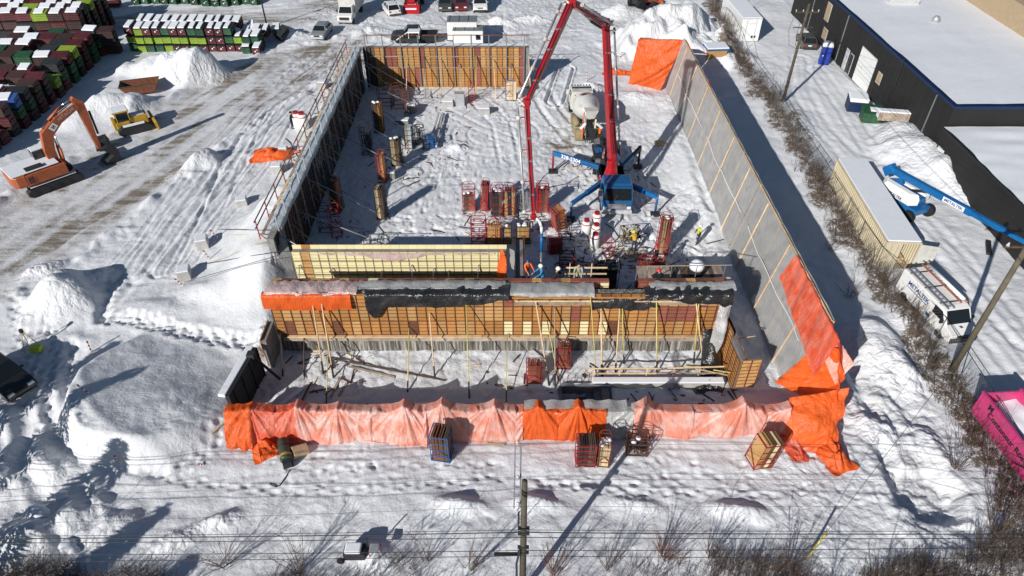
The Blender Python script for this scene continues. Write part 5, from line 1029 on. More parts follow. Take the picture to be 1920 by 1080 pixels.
# front racks
R_('brown panel rack with blue steel bands in front of the tarps',830,852,1.05,1.0,2.2,-0.18,frame='rack_blue',fill=(('ply_brown',3),('lumber_dark',2)),fh=0.95,thick=0.07,arch=False)
R_('red steel rack of dark panels in front of the orange tarp',1096,864,1.05,0.9,1.95,0.0,fill=(('bin_brown',3),('lumber_dark',2)),fh=0.97,thick=0.06,bars=4,arch=False)
R_('narrow rack of pale boards with snow blocks on top',1130,866,0.65,0.8,2.1,-0.08,frame='rust',fill=(('khaki_pan',1),('lumber',2)),fh=0.78,snow=4,thick=0.07)
R_('heap of black scaffold fittings in an open rack before the grey sheet',1192,846,1.15,0.8,1.5,-0.05,frame='rust',rods=44,fill=(),fh=0.55,snow=2)
R_('tilted red rack of cream and brown panels on the right front snow',1420,868,1.2,1.0,2.0,0.25,fill=(('ply_tan',1),('ply_brown',1),('ply_cream',1),('ply_brown',1)),lean=(0.0,0.16),fh=0.97,thick=0.09,arch=False)
R_('small red rack of rusty boards standing in the front pit',1001,712,0.95,0.7,1.7,0.0,fill=(('ply_redbrown',2),('rust',1)),fh=0.9,arch=False)
R_('arched red rack leaning on the concrete foot of the near wall',1056,684,0.8,0.7,1.8,-0.05,fill=(('ply_redbrown',1),('ply_brown',2)),fh=0.95)
# long aluminium beams leaning
for k,(a,b) in enumerate([((806,272),(822,212)),((818,275),(830,212))]):
    p_ = G3(*a,0.3); q_ = G3(*b,0.3); tag(MB().bar(p_,q_,0.16,0.22).build('aluminium_beam','light_grey',bevel=0.01),['long aluminium beam lying in the pit, left of a pair','long aluminium beam lying in the pit, right of a pair'][k],'beam')
# brown scrap pile with a worker
SP = thing('crate','open steel crate of brown scrap beside the yellow jacketed worker','crate',(*G(1180,452),0),0.1)
f = MB()
for sx in (-0.7,0.7):
    for sy in (-0.6,0.6): f.tube((sx,sy,0),(sx,sy,1.2),0.03,6)
for z in (0.2,1.15): f.bar((-0.7,-0.6,z),(0.7,-0.6,z),0.05).bar((-0.7,0.6,z),(0.7,0.6,z),0.05).bar((-0.7,-0.6,z),(-0.7,0.6,z),0.05).bar((0.7,-0.6,z),(0.7,0.6,z),0.05)
f.build('frame','lumber_dark',SP)
for k in range(34):
    p_ = Vector((random.uniform(-0.6,0.6),random.uniform(-0.5,0.5),random.uniform(0.2,1.2))); o = MB().cbox((0,0,0),(random.uniform(0.2,0.6),random.uniform(0.06,0.2),random.uniform(0.05,0.15))).build('scrap',random.choice(['lumber_dark','khaki_pan','bin_brown','concrete_dk','lumber_grey']),SP); o.location = p_; o.rotation_euler = [random.uniform(0,3) for _ in range(3)]
for k in range(16):
    p_ = G3(random.gauss(1190,10),random.gauss(478,5)); p_.z = hz(p_.x,p_.y)+0.05; 
SB = thing('scrap_heap','scatter of wood offcuts on the snow before the scrap crate','scrap heap',(*G(1192,480),0))
for k in range(26):
    o = MB().cbox((0,0,0),(random.uniform(0.2,0.7),random.uniform(0.05,0.15),0.05)).build('offcut',random.choice(['lumber','lumber_grey','lumber_dark','khaki_pan']),SB); o.location = (random.gauss(0,0.6),random.gauss(0,0.4),0.05+random.uniform(0,0.15)); o.rotation_euler = (random.uniform(-0.3,0.3),random.uniform(-0.3,0.3),random.uniform(0,3))
# ------------------------------------------------------------------ propane tanks
def tank(label, u, v, r=0.38, h=1.35, tilt=0.0, rz=0.0, name='propane_tank'):
    x,y = G(u,v); t = thing(name,label,'gas tank',(x,y,hz(x,y)-0.03),rz); t.rotation_euler = (tilt,0,rz)
    MB().lathe([(r*0.8,0.0),(r*0.8,0.10),(r,0.16),(r,h-0.25),(r*0.8,h-0.08),(r*0.3,h)],n=18).build('shell','white',t,smooth=True); MB().lathe([(r*0.52,h-0.05),(r*0.55,h-0.03),(r*0.55,h+0.16),(r*0.50,h+0.16)],n=14).build('collar','red_paint',t); MB().lathe([(r*0.97,h-0.30),(r*1.015,h-0.28),(r*1.015,h-0.22),(r*0.96,h-0.2)],n=18).build('band','red_paint',t)
    MB().tube((0,0,h),(0,0,h+0.14),0.05,6).build('valve','steel_dark',t); return t
tank('white gas tank with red band, left of the group behind the near wall',1098,438); tank('tall white gas tank, rear of the group behind the near wall',1117,428,0.40,1.5); tank('white gas tank, middle of the group behind the near wall',1116,446); tank('white gas tank with hoses, nearest the small red frame',1114,463)
tank('upright white gas tank outside the left wall, left of a pair',560,240,0.5,1.6); tank('upright white gas tank outside the left wall, right of a pair',571,243,0.55,1.65)
# ------------------------------------------------------------------ people
person('worker in white hard hat walking alone on the right of the pit',G(1307,457),math.radians(200),('cloth_navy','hi_yellow','cloth_black'),'stand',helmet='helmet_white')
person('person in black tending the gas tanks outside the left wall',G(549,243),math.radians(20),('cloth_black','cloth_black','cloth_black'),'lean',helmet='cloth_black')
person('worker in orange high visibility vest and blue helmet at the wall end',(0.95,34.6),math.radians(-60),('cloth_navy','hi_orange','hi_orange'),'lean',z=3.9,helmet='helmet_blue')
person('worker in blue holding the end hose, white helmet',(1.95,33.9),math.radians(200),('cloth_blue','cloth_blue','cloth_blue'),'lean',z=4.0,helmet='helmet_white')
person('crouched worker in dark clothes and white helmet on the walkway',(2.6,33.55),math.radians(20),('cloth_black','cloth_black','cloth_black'),'bend',z=4.0,helmet='helmet_white')
person('worker in khaki coat bending over the walkway rail',(4.3,34.3),math.radians(-100),('cloth_khaki','cloth_khaki','cloth_khaki'),'bend',z=4.0)
person('worker in yellow jacket bending over the scrap crate',G(1188,470),math.radians(110),('cloth_navy','cloth_yellow','cloth_yellow'),'bend',helmet='hi_yellow')
person('worker in dark jacket and red helmet behind the red board racks',G(1224,520),math.radians(-150),('cloth_black','cloth_black','cloth_black'),'lean',helmet='helmet_red',z=1.2)
person('worker in black and red helmet kneeling on the right walkway',(9.6,33.7),math.radians(190),('cloth_black','cloth_black','cloth_black'),'bend',z=3.9,helmet='helmet_red')
# snow-capped post by the right walkway
RW = thing('guard_rail','pipe guard rail along the right part of the near wall walkway','guard rail',(8.6,34.1,4.2))
for x in (0.1,1.6,3.2,5.0): MB().tube((x,0,-0.2),(x,0,1.3),0.03,6).build('post','steel_grey',RW)
MB().tube((0,0,1.3),(5.4,0.05,1.35),0.035,7).build('rail','lumber_grey',RW); MB().bar((1.8,-0.3,0.5),(5.4,-0.25,0.55),0.1,0.05).build('board','lumber',RW)
RW2 = thing('guard_rail','timber guard rail beside the dark pipe rack on the walkway','guard rail',(3.2,34.2,4.2))
for z in (0.6,1.1): MB().bar((0.2,0,z),(2.9,0,z),0.05,0.10).build('rail','lumber',RW2)
for x in (0.5,1.9): MB().bar((x,0.05,-0.3),(x,0.05,1.4),0.05).build('post','lumber',RW2)
hp = MB().lathe([(0.55,0),(0.58,0.8),(0.45,1.2)],c=(12.3,35.6,3.2),n=12).build('mortar_tub','cloth_black'); tag(hp,'dark tub heaped with snow at the right walkway','tub')
MB().lathe([(0.52,1.0),(0.5,1.25),(0.3,1.5),(0.03,1.6)],c=(12.3,35.6,3.2),n=12).build('snow_cap','snow_cap',hp,smooth=True)
# supports so the walkway things stand on real decks
for (x0,x1,y0,y1,z,nm) in ((0.6,5.6,33.55,34.9,3.88,'timber deck behind the near wall at the hose'),(8.4,14.0,33.5,36.3,3.78,'timber deck behind the right part of the near wall')):
    t = thing('work_deck',nm,'deck',(x0,y0,0)); k = 0
    while x0+k*0.32 < x1:
        MB().box(k*0.32+0.01,k*0.32+0.30,0,y1-y0,z-0.05,z).build('board',random.choice(['lumber_grey','lumber_dark','lumber_grey']),t); k += 1
    for px_ in (0.1,(x1-x0)/2,x1-x0-0.1):
        for py_ in (0.1,y1-y0-0.1): MB().tube((px_,py_,-0.1),(px_,py_,z-0.05),0.04,6).build('shore','steel_grey',t)
# concrete blocks and anchors outside the left wall and in the pit
def block(label, u, v, w_=1.2, d_=0.7, h=0.7, yaw=0.0, m='concrete', cat='concrete block', snow=True):
    x,y = G(u,v); o = MB().box(-w_/2,w_/2,-d_/2,d_/2,-0.2,h).build('concrete_block',m,bevel=0.03); o.location = (x,y,hz(x,y)); o.rotation_euler = (0,0,yaw); tag(o,label,cat)
    if snow: MB().box(-w_/2+0.02,w_/2-0.02,-d_/2+0.02,d_/2-0.02,h+0.002,h+0.12).build('snow_cap','snow_cap',o,bevel=0.05)
    return o
block('concrete anchor block on the snow slope, nearest the left wall corner',383,466,0.9,1.0,0.8,0.3); block('concrete anchor block on the snow slope, lower of the pair',350,524,0.9,1.0,0.8,0.3); block('concrete anchor block at the far end of the snow slope',455,385,0.9,0.9,0.6,0.3)
block('concrete block beside the orange tarp outside the left wall',521,325,0.9,0.8,0.8,0.1); block('concrete block behind the crumpled orange tarp',533,288,0.8,0.7,0.7,0.1); block('concrete block against the left wall near its far end',606,167,0.9,0.8,0.8,0.0)
block('lone grey concrete block on the open snow of the pit',908,212,1.2,0.8,0.65); block('concrete block beside the grey chest near the far wall',840,198,1.2,0.8,0.6); block('grey steel chest near the far wall',862,195,1.1,0.8,1.3,0,'galv','chest',False); block('dark snow-topped block near the far left corner',772,208,1.0,0.9,0.8,0,'concrete_dk'); block('low dark block half in the shade beside it',755,230,1.4,0.8,0.5,-0.1,'concrete_dk'); block('small dark block by the slim pink rack',733,333,0.9,0.7,0.6,0,'concrete_dk')
pl_ = thing('pallet','wooden pallet lying on the open snow right of the pump','pallet',(*G(1239,271),hz(*G(1239,271))),0.05)
for k in range(8): MB().box(-0.65+k*0.165,-0.65+k*0.165+0.12,-0.5,0.5,0.12,0.15).build('slat','lumber',pl_)
for y in (-0.45,0,0.45): MB().box(-0.65,0.63,y-0.05,y+0.05,0.0,0.118).build('bearer','lumber_grey',pl_)
# guy straps with striped stakes on the slope
for k,(a,b,m) in enumerate([((510,432),(412,440),'wire'),((515,438),(440,462),'yellow_pole'),((515,445),(400,505),'yellow_pole'),((530,470),(370,505),'wire'),((525,478),(350,540),'wire')]):
    p_ = G3(*a,4.4); q_ = G3(*b,0); q_.z = hz(q_.x,q_.y)+0.2; tag(MB().tube(p_,q_,0.02,5).build('guy_strap',m),['dark guy strap running to the topmost striped stake','yellow guy strap, upper of two on the snow slope','yellow guy strap, lower of two on the snow slope','dark guy strap to the second anchor block','dark guy strap lowest on the snow slope'][k],'strap')
def stake(label, u, v, h=1.15, tilt=(0,0)):
    x,y = G(u,v); x,y = G(u,v,hz(x,y)); t = thing('striped_stake',label,'stake',(x,y,hz(x,y)-0.1)); t.rotation_euler = (tilt[0],tilt[1],0)
    for k in range(7): MB().tube((0,0,k*h/7),(0,0,(k+1)*h/7),0.05,7).build('band','red_paint' if k%2 == 0 else 'white',t)
stake('red and white stake on the slope, topmost by the guy straps',410,446,1.1,(0.15,-0.35)); stake('red and white stake on the slope, second from the top',394,487,1.0,(0.1,-0.2)); stake('red and white stake on the slope by the lower anchor block',346,537,0.9,(0.1,-0.5)); stake('red and white stake on the left rim of the round plateau',171,660,1.1,(0,0.1)); stake('red and white stake leaning left on the round plateau',171,740,1.0,(0,-0.5)); stake('red and white stake at the bottom rim of the round plateau',203,836,0.7); stake('small red stake in the rough snow left of the orange corner',388,870,0.5,(0.3,-0.9))
stake('red marker stake beside the mixer truck',1100,152,1.2); stake('red marker stake on the far snow near the boom',1162,95,0.9,(0,0.4))
# heater on skids in the left front
HT = thing('site_heater','green cylindrical site heater with a yellow band lying in the left front','heater',(*G(538,858),0.05),math.radians(-68)); HT.scale = (0.78,0.78,0.78)
MB().lathe([(0.30,-1.1),(0.42,-1.05),(0.44,0.4),(0.42,0.75),(0.30,0.8)],axis='X',c=(0,0,0.62),n=16).build('drum','heater_green',HT,smooth=True); MB().lathe([(0.45,0.35),(0.455,0.55)],axis='X',c=(0,0,0.62),n=16).build('band','dozer_yellow',HT); MB().box(0.7,1.2,-0.3,0.3,0.2,0.75).build('burner','steel_dark',HT,bevel=0.03); MB().lathe([(0.455,-0.5),(0.46,-0.44)],axis='X',c=(0,0,0.62),n=16).build('strap','steel_dark',HT)
for y in (-0.3,0.3): MB().box(-1.0,1.1,y-0.04,y+0.04,0.05,0.2).build('skid','steel_dark',HT)
pts = [G3(u,v) for u,v in ((545,882),(538,895),(525,912),(518,915),(505,908))]; tag(MB().path([Vector((q.x,q.y,hz(q.x,q.y)+0.04)) for q in pts],0.03,6).build('hose','steel_dark'),'black hose trailing from the green heater across the snow','hose')
CB = MB().box(-0.45,0.45,-0.3,0.3,0,0.45).build('cardboard_box','lumber',bevel=0.02); CB.location = (*G(562,853),hz(*G(562,853))); CB.rotation_euler = (0.2,0.3,0.6); tag(CB,'brown box tipped in the snow right of the heater','box')

# small site litter trodden into the snow (sticks, ties, offcuts too small to count)
DB = [MB() for _ in range(4)]; DBM = ['lumber_dark','lumber','rust','steel_dark']
for k in range(620):
    u,v,r = random.choice([(1060,450,40),(1060,500,35),(1120,500,40),(950,410,50),(1150,330,40),(1090,310,25),(780,280,40),(740,320,40),(640,430,40),(860,185,70),(900,430,30),(1180,470,30),(1010,410,30),(620,690,60),(1050,700,80),(1230,500,40),(1300,740,50),(570,300,25),(600,180,30)])
    x,y = G(random.gauss(u,r),random.gauss(v,r*0.5)); a_ = random.uniform(0,3.14); l_ = random.choice([0.15,0.25,0.4,0.8,1.3])*random.uniform(0.6,1.2); z = hz(x,y)+0.03
    if y > 33.6 and y < 38 and x < 1: continue
    DB[random.randrange(4)].cbox((x,y,z),(l_,random.uniform(0.03,0.09),0.05),a_)
for b_,m_ in zip(DB,DBM): stuff(tag(b_.build('site_litter',m_),{'lumber_dark':'dark stick litter trodden into the snow','lumber':'pale wood litter trodden into the snow','rust':'rusty tie litter trodden into the snow','steel_dark':'black metal litter trodden into the snow'}[m_],'litter'))
# hoses and coils around the pump
for k,(pts_,lab,m_) in enumerate([([(1085,330),(1060,345),(1035,350),(1010,360),(985,372)],'black hose snaking from the pump to the racks','steel_dark'),([(1060,300),(1045,312),(1020,330),(1005,350)],'thin dark cable on the snow left of the pump','steel_dark'),([(1165,460),(1150,470),(1140,490),(1120,500)],'yellow hose beside the scrap crate','yellow_pole'),([(1135,420),(1150,430),(1160,445),(1150,455),(1130,455)],'black hose looped between the gas tanks and the scrap crate','steel_dark'),([(535,262),(545,270),(552,285),(560,300)],'black cable curled on the snow below the gas tanks outside','steel_dark')]):
    P_ = [G3(*q) for q in pts_]; P_ = [Vector((q.x,q.y,hz(q.x,q.y)+0.04)) for q in P_]; tag(MB().path(P_,0.035,6).build('hose',m_),lab,'hose')
br = random.Random(11)
# ------------------------------------------------------------------ waste bins stacked in the yard
BIN = {}
def bin_meshes(c, small):
    k = (c,small)
    if k not in BIN:
        W_, D_, H_ = (0.95,1.75,1.0) if small else (1.80,1.15,1.1)
        b = MB(); b.prism([(-D_/2,0.06),(D_/2,0.06),(D_/2,H_),(-D_/2+0.05,H_*0.78)],-W_/2,W_/2,'X')
        for z in (0.34,0.62): b.box(-W_/2-0.03,W_/2+0.03,-D_/2-0.03,-D_/2+0.01,z,z+0.05)
        for sx in (-1,1): b.box(sx*(W_/2+0.05)-0.06,sx*(W_/2+0.05)+0.06,-D_*0.35,D_*0.35,0.45,0.62)
        body = b.mesh('shell',c)
        l = MB(); a = (-D_/2-0.04,H_*0.78+0.03); e = (D_/2+0.03,H_+0.03); l.prism([a,e,(e[0],e[1]+0.05),(a[0],a[1]+0.05)],-W_/2-0.02,W_/2+0.02,'X'); lid = l.mesh('lid','bin_black' if small else c)
        s_ = MB(); s_.prism([(a[0]+0.06,a[1]+0.055),(e[0]-0.03,e[1]+0.055),(e[0]-0.05,e[1]+0.20),(a[0]+0.10,a[1]+0.17)],-W_/2+0.03,W_/2-0.03,'X'); sn = s_.mesh('snow_cap','snow_cap')
        p_ = MB(); p_.box(-0.14,0.02,-D_/2-0.035,-D_/2-0.005,H_*0.40,H_*0.56); p_.box(0.12,0.24,-D_/2-0.035,-D_/2-0.005,H_*0.62,H_*0.7); st = p_.mesh('sticker','white')
        BIN[k] = (body,lid,sn,st)
    return BIN[k]
CN = {'lime':'lime green','bin_green':'dark green','bin_red':'dark red','bin_brown':'brown','bin_blue':'blue','bin_black':'black'}
bin_labels = {}
def wbin(label, x, y, z, c, small, yaw, snow, group, sticker=False, tilt=(0,0)):
    m = bin_meshes(c,small); t = thing('waste_bin',label,'waste bin',(x,y,z),yaw,group); t.rotation_euler = (tilt[0],tilt[1],yaw)
    link(m[0],'shell',t); link(m[1],'lid',t)
    if snow:
        sc_ = link(m[2],'snow_cap',t); sx_ = br.uniform(0.55,1.0); sc_.scale = (sx_,br.uniform(0.8,1.0),br.uniform(0.97,1.03)); sc_.location = (br.uniform(-1,1)*(1-sx_)*0.4,0,0.02)
    if sticker: link(m[3],'sticker',t)
    return t
LV = ['bottom','middle','top','uppermost']
# row C: narrow ends towards the camera, behind the snow pile
cols = ['bin_green','lime','bin_green','bin_green','lime','bin_red','bin_red','lime','bin_red','bin_red','bin_green','bin_red','bin_red','bin_green']
for row in range(2):
    for i in range(15):
        x = -47.2+i*1.10+row*0.4; y = 85.2+row*2.1+br.uniform(-0.1,0.1)
        for lv in range(3):
            if i > 11 and lv == 2: continue
            if row == 1 and lv < 1: continue
            c = (['lime','lime','lime','lime','lime','lime'][i%6] if (lv == 1 and i < 9 and i not in (4,)) else cols[(i+lv*3+row*5)%14])
            if i in (9,10) and row == 0: c = 'bin_red'
            last = lv == (2 if i <= 11 else 1)
            wbin('%s bin, %s in %s stack from left, %s row behind snow pile'%(CN[c],LV[lv],ORD[i],'front' if row == 0 else 'back'),x+br.uniform(-0.06,0.06),y+lv*0.05,hz(x,y)+lv*1.02-0.05,c,True,br.uniform(-0.05,0.05),last,'bins stacked behind the snow pile',c == 'bin_red')
for k,(u,v,c,yw,tl,lab) in enumerate([(447,88,'bin_red',0.5,(0.1,0.35),'tipped dark red bin at the right end of the bin row'),(465,95,'bin_green',0.1,(0,0),'dark green bin at the right end of the bin row'),(485,98,'bin_red',0.0,(0,0),'snowy dark red bin last in the bin row'),(480,75,'bin_red',0.3,(0.1,-0.2),'leaning dark red bin at the back right end of the bin row'),(470,80,'bin_green',0.4,(0,0.1),'green bin with raised lid at the back right end of the bin row'),(522,72,'bin_green',0.2,(0,0),'lone green bin with snowy lid beside the silver car'),(532,74,'bin_black',-0.4,(0.3,0.2),'tipped black bin beside the lone green bin')]):
    x,y = G(u,v); wbin(lab,x,y,hz(x,y)+(1.0 if k in (0,3) else 0),c,True,yw,k not in (6,),'loose bins at the end of the bin row',c == 'bin_red',tl)
# block B: long sides towards the camera
bc = ['bin_red','bin_green','bin_green','bin_brown','bin_red','bin_green','bin_brown','bin_black','bin_red','bin_brown','bin_black']
for r in range(16):
    y = 55.0+r*1.85; n_ = 5 if r < 9 else 5; xr = -50.2-0.05*r
    for i in range(n_):
        x = xr-i*1.98+br.uniform(-0.08,0.08)
        if x < -(y*0.764+ (32.5)*0.6455)*0.76-1.5: continue
        top = 2 if r > 3 else 1
        if br.random() < 0.25: top -= 1
        for lv in range(top+1):
            if i > 0 and lv < top: continue
            c = br.choice(bc)
            if (r,i) == (5,0) and lv == top: c = 'bin_blue'
            if (r,i) in ((9,0),(12,0)) and lv == top: c = 'lime'
            if (r,i) == (4,1) and lv == top: c = 'lime'
            wbin('%s bin, %s in %s stack from aisle, %s row of left block'%(CN[c],LV[lv],ORD[i],ORD[r]),x,y+br.uniform(-0.1,0.1),hz(x,y)+lv*1.1-0.05,c,False,br.uniform(-0.13,0.13),(lv == top and br.random() < 0.3),'bins in the left block',False,(br.uniform(-0.02,0.02),br.uniform(-0.02,0.02)))
# block A: tall stacks at the far left
for r in range(5):
    for i in range(6):
        x = -54.5-i*2.0-r*0.15; y = 86.5+r*1.9
        for lv in range(4):
            if (i > 0 and r > 0 and lv < 3): continue
            c = br.choice(['bin_red','bin_red','bin_brown','lime','bin_black']) if lv == 3 else br.choice(['bin_red','bin_brown','bin_black','lime' if (r,i) == (1,0) else 'bin_brown'])
            wbin('%s bin, %s in %s tall stack from aisle, %s row, far left block'%(CN[c],LV[lv],ORD[i],ORD[r]),x+br.uniform(-0.06,0.06),y,hz(x,y)+lv*1.1-0.05,c,False,br.uniform(-0.08,0.08)+0.12,lv == 3 and br.random() < 0.85,'tall bin stacks in the far left block')
for k in range(3):
    x,y = G(215,100+k*2); wbin(['dark bin with black lid standing alone at the aisle, %s of its stack'%LV[q] for q in range(3)][k],x,y,hz(x,y)+k*1.05,['bin_brown','bin_black','bin_brown'][k],False,0.1,False,'bins at the aisle')
# row D at the very top
for i in range(13):
    x = -54.5+i*1.45; y = 102.6+br.uniform(-0.4,0.4)
    c = 'bin_green'; wbin('%s snowy bin, %s from the left along the far road'%(CN[c],ORD[i]),x,y,hz(x,y),c,True,br.uniform(-0.2,0.2),True,'bins along the far road',True)
for i in range(6):
    x = -62+i*2.2; y = 100.5+br.uniform(-0.5,0.5); c = br.choice(['bin_red','lime','bin_brown']); wbin('%s wide bin, %s from the left in the far left corner'%(CN[c],ORD[i]),x-6,y,hz(x,y)+0.0,c,False,0.2,True,'bins in the far left corner')
# buried skip
SK = thing('skip_container','rusty open skip half buried in snow beside the bins','skip',(*G(262,165,0.6),0.35),0.32)
b = MB(); b.prism([(-1.9,0.9),(-1.3,0.0),(1.5,0.0),(2.1,0.9)],-0.95,-0.88); b.prism([(-1.9,0.9),(-1.3,0.0),(1.5,0.0),(2.1,0.9)],0.88,0.95); b.bar((-1.9,0,0.9),(-1.3,0,0),1.8,0.05); b.bar((2.1,0,0.9),(1.5,0,0.0),1.8,0.05); b.box(-1.3,1.5,-0.9,0.9,0.0,0.05); b.build('shell','rust',SK)
MB().box(-0.6,0.9,-0.7,0.6,0.05,0.35).build('snow_fill','snow_cap',SK,bevel=0.1); MB().box(-1.95,2.15,-1.0,-0.94,0.86,0.95).build('rim','bin_green',SK); MB().box(-1.95,2.15,0.94,1.0,0.86,0.95).build('rim','bin_green',SK)

# ------------------------------------------------------------------ excavator
exc_c = G(85,335); EX = thing('excavator','orange excavator parked by the bins with its bucket on the snow','excavator',(-41.6,53.3,hz(-41.6,53.3)-0.05),math.radians(47))
for sy in (-1,1):
    tr = MB().prism([(-2.3,0.25),(-1.95,0.0),(1.95,0.0),(2.3,0.25),(2.3,0.6),(1.95,0.88),(-1.95,0.88),(-2.3,0.6)],sy*1.25-0.32,sy*1.25+0.32).build('track','steel_dark',EX,bevel=0.05)
    for k in range(18): MB().box(-2.1+k*0.24,-2.1+k*0.24+0.14,sy*1.25-0.33,sy*1.25+0.33,0.881,0.92).build('shoe','rubber',tr)
    for x in (-1.9,-0.9,0,0.9,1.9): MB().lathe([(0.1,-0.02),(0.3,-0.02),(0.3,0.02),(0.1,0.02)],c=(x,sy*1.59,0.45),axis='Y',n=12).build('roller','steel_dark',tr)
    MB().box(-1.9,1.9,sy*1.25-0.25,sy*1.25+0.25,0.925,0.97).build('snow_cap','snow_cap',tr,bevel=0.02)
MB().box(-0.9,0.9,-0.9,0.9,0.5,1.05).build('undercarriage','steel_dark',EX)
HS = bpy.data.objects.new('upper_body',None); COL.objects.link(HS); HS.parent = EX; HS.rotation_euler = (0,0,math.radians(0))
cwt = [(-2.9*math.cos(a_)*0.95-0.0 if abs(a_) < 1.2 else -1.0, 1.5*math.sin(a_)) for a_ in np.linspace(-1.35,1.35,11)]
rg = [(-3.0,-0.6),(-2.9,-1.1),(-2.6,-1.4),(-1.9,-1.5),(-1.9,1.5),(-2.6,1.4),(-2.9,1.1),(-3.0,0.6)]
MB().loft([[(x*0.98,y*0.97,1.15) for x,y in rg],[(x,y,1.35) for x,y in rg],[(x,y,2.1) for x,y in rg],[(x*0.97,y*0.95,2.25) for x,y in rg]]).build('counterweight','exc_orange',HS,bevel=0.04)
MB().box(-1.88,1.4,-1.5,-0.35,1.15,2.15).build('engine_cover','exc_orange',HS,bevel=0.05); MB().box(-1.88,1.2,-0.34,1.5,1.15,1.75).build('platform','exc_orange',HS,bevel=0.05)
MB().box(-2.9,1.0,-1.35,1.35,2.255,2.33).build('snow_cap','snow_cap',HS,bevel=0.05); MB().box(-1.6,-0.2,-1.2,-0.6,2.34,2.5).build('exhaust_box','steel_dark',HS,bevel=0.03)
for k in range(3): MB().box(-1.75+k*0.16,-1.67+k*0.16,-1.53,-1.505,1.35,1.95).build('louvre','steel_dark',HS)
cabx = MB().loft([[(-0.3,0.45,1.755),(1.45,0.45,1.755),(1.45,1.45,1.755),(-0.3,1.45,1.755)],[(-0.3,0.45,2.5),(1.5,0.45,2.5),(1.5,1.45,2.5),(-0.3,1.45,2.5)],[(-0.25,0.5,3.1),(1.15,0.5,3.1),(1.15,1.4,3.1),(-0.25,1.4,3.1)]]).build('cab','glass',HS)
MB().box(-0.3,1.2,0.46,1.44,3.105,3.2).build('cab_roof','snow_cap',cabx,bevel=0.03)
for x,y in ((-0.28,0.47),(-0.28,1.43),(1.4,0.47),(1.4,1.43)): MB().bar((x,y,1.7),(x*0.92,y,3.1),0.08).build('pillar','steel_dark',cabx)
def boomp(pts, w_, name, m, parent):
    """box boom along a bent line in the local XZ plane: pts=(x,z,height)"""
    rings = []
    for i,(x,z,h) in enumerate(pts):
        a = pts[max(i-1,0)]; b = pts[min(i+1,len(pts)-1)]; d = Vector((b[0]-a[0],0,b[1]-a[1])).normalized(); u = Vector((-d.z,0,d.x)); c = Vector((x,0.0,z)); r = Vector((0,w_/2,0)); rings.append([c-r-u*h/2,c+r-u*h/2,c+r+u*h/2,c-r+u*h/2])
    return MB().loft(rings).build(name,m,parent,bevel=0.04)
BG = bpy.data.objects.new('boom_group',None); bm_ = boomp([(0.9,1.7,0.7),(0.95,3.0,0.85),(1.3,4.4,0.95),(2.6,5.35,0.75),(4.5,6.1,0.55)],0.56,'boom','exc_orange',HS)
stk = boomp([(4.3,6.75,0.35),(4.7,6.2,0.8),(4.75,4.6,0.66),(4.75,3.0,0.46),(4.8,1.7,0.34)],0.46,'stick','exc_orange',HS)
bpy.data.objects.remove(BG)
for sy in (-0.36,0.36): MB().tube((1.6,sy,1.5),(1.75,sy,3.0),0.11,10).build('boom_ram','exc_orange',HS,smooth=True); MB().tube((1.75,sy,3.0),(1.8,sy,4.3),0.06,8).build('ram_rod','chrome',HS,smooth=True)
MB().tube((1.9,0,5.5),(3.3,0,6.35),0.12,10).build('stick_ram','exc_orange',HS,smooth=True); MB().tube((3.3,0,6.35),(4.3,0,6.7),0.06,8).build('ram_rod','chrome',HS,smooth=True)
MB().bar((2.3,0,5.60),(4.2,0,6.30),0.4,0.05).build('snow_cap','snow_cap',HS)
MB().tube((5.25,0,5.2),(5.2,0,3.0),0.10,10).build('bucket_ram','steel_dark',HS,smooth=True)
for q_ in (-0.15,0.12): MB().path([(1.2,q_,4.95),(1.6,q_,5.35),(2.6,q_,5.85),(3.6,q_,6.2),(4.4,q_,6.55)],0.035,5).build('hose','steel_dark',HS)
text_on('HITACHI',0.42,'white_dirty',HS,(3.35,-0.292,5.66),(1.9,0,0.75),(-0.37,0,0.93)); 
MB().bar((1.75,-0.285,4.73),(2.25,-0.285,5.1),0.02,0.5).build('emblem_plate','white',HS); text_on('H',0.38,'letter_black',HS,(2.0,-0.30,4.92),(1.0,0,0.74),(-0.6,0,0.8),bold=0.02)
text_on('HITACHI',0.30,'white_dirty',HS,(-3.012,0.0,1.75),(0,-1,0),(0,0,1))
bk = MB().loft([[(x-1.75,sy,z) for x,z in ((6.5,1.75),(7.1,1.85),(7.9,1.2),(7.8,0.4),(7.0,0.05),(6.3,0.2),(6.7,0.5),(7.3,0.8))] for sy in (-0.65,0.65)]).build('bucket','steel_dark',HS,bevel=0.03)
for k in range(4): MB().bar((4.6,-0.5+k*0.33,0.18),(4.25,-0.5+k*0.33,0.05),0.12,0.07).build('tooth','steel_grey',bk)
SBK = thing('spare_bucket','spare black digging bucket with upturned teeth on the snow','bucket',(*G(180,280),hz(*G(180,280))),math.radians(30))
MB().loft([[(0.0,-0.7,0.1),(0.9,-0.7,0.0),(1.4,-0.7,0.5),(1.2,-0.7,1.1),(0.5,-0.7,1.0),(0.2,-0.7,0.6)],[(0.0,0.7,0.1),(0.9,0.7,0.0),(1.4,0.7,0.5),(1.2,0.7,1.1),(0.5,0.7,1.0),(0.2,0.7,0.6)]]).build('shell','steel_dark',SBK,bevel=0.04)
for k in range(4): MB().tube((0.5,-0.55+k*0.36,1.0),(0.35,-0.55+k*0.36,1.4),0.07,6).build('tooth','steel_dark',SBK)
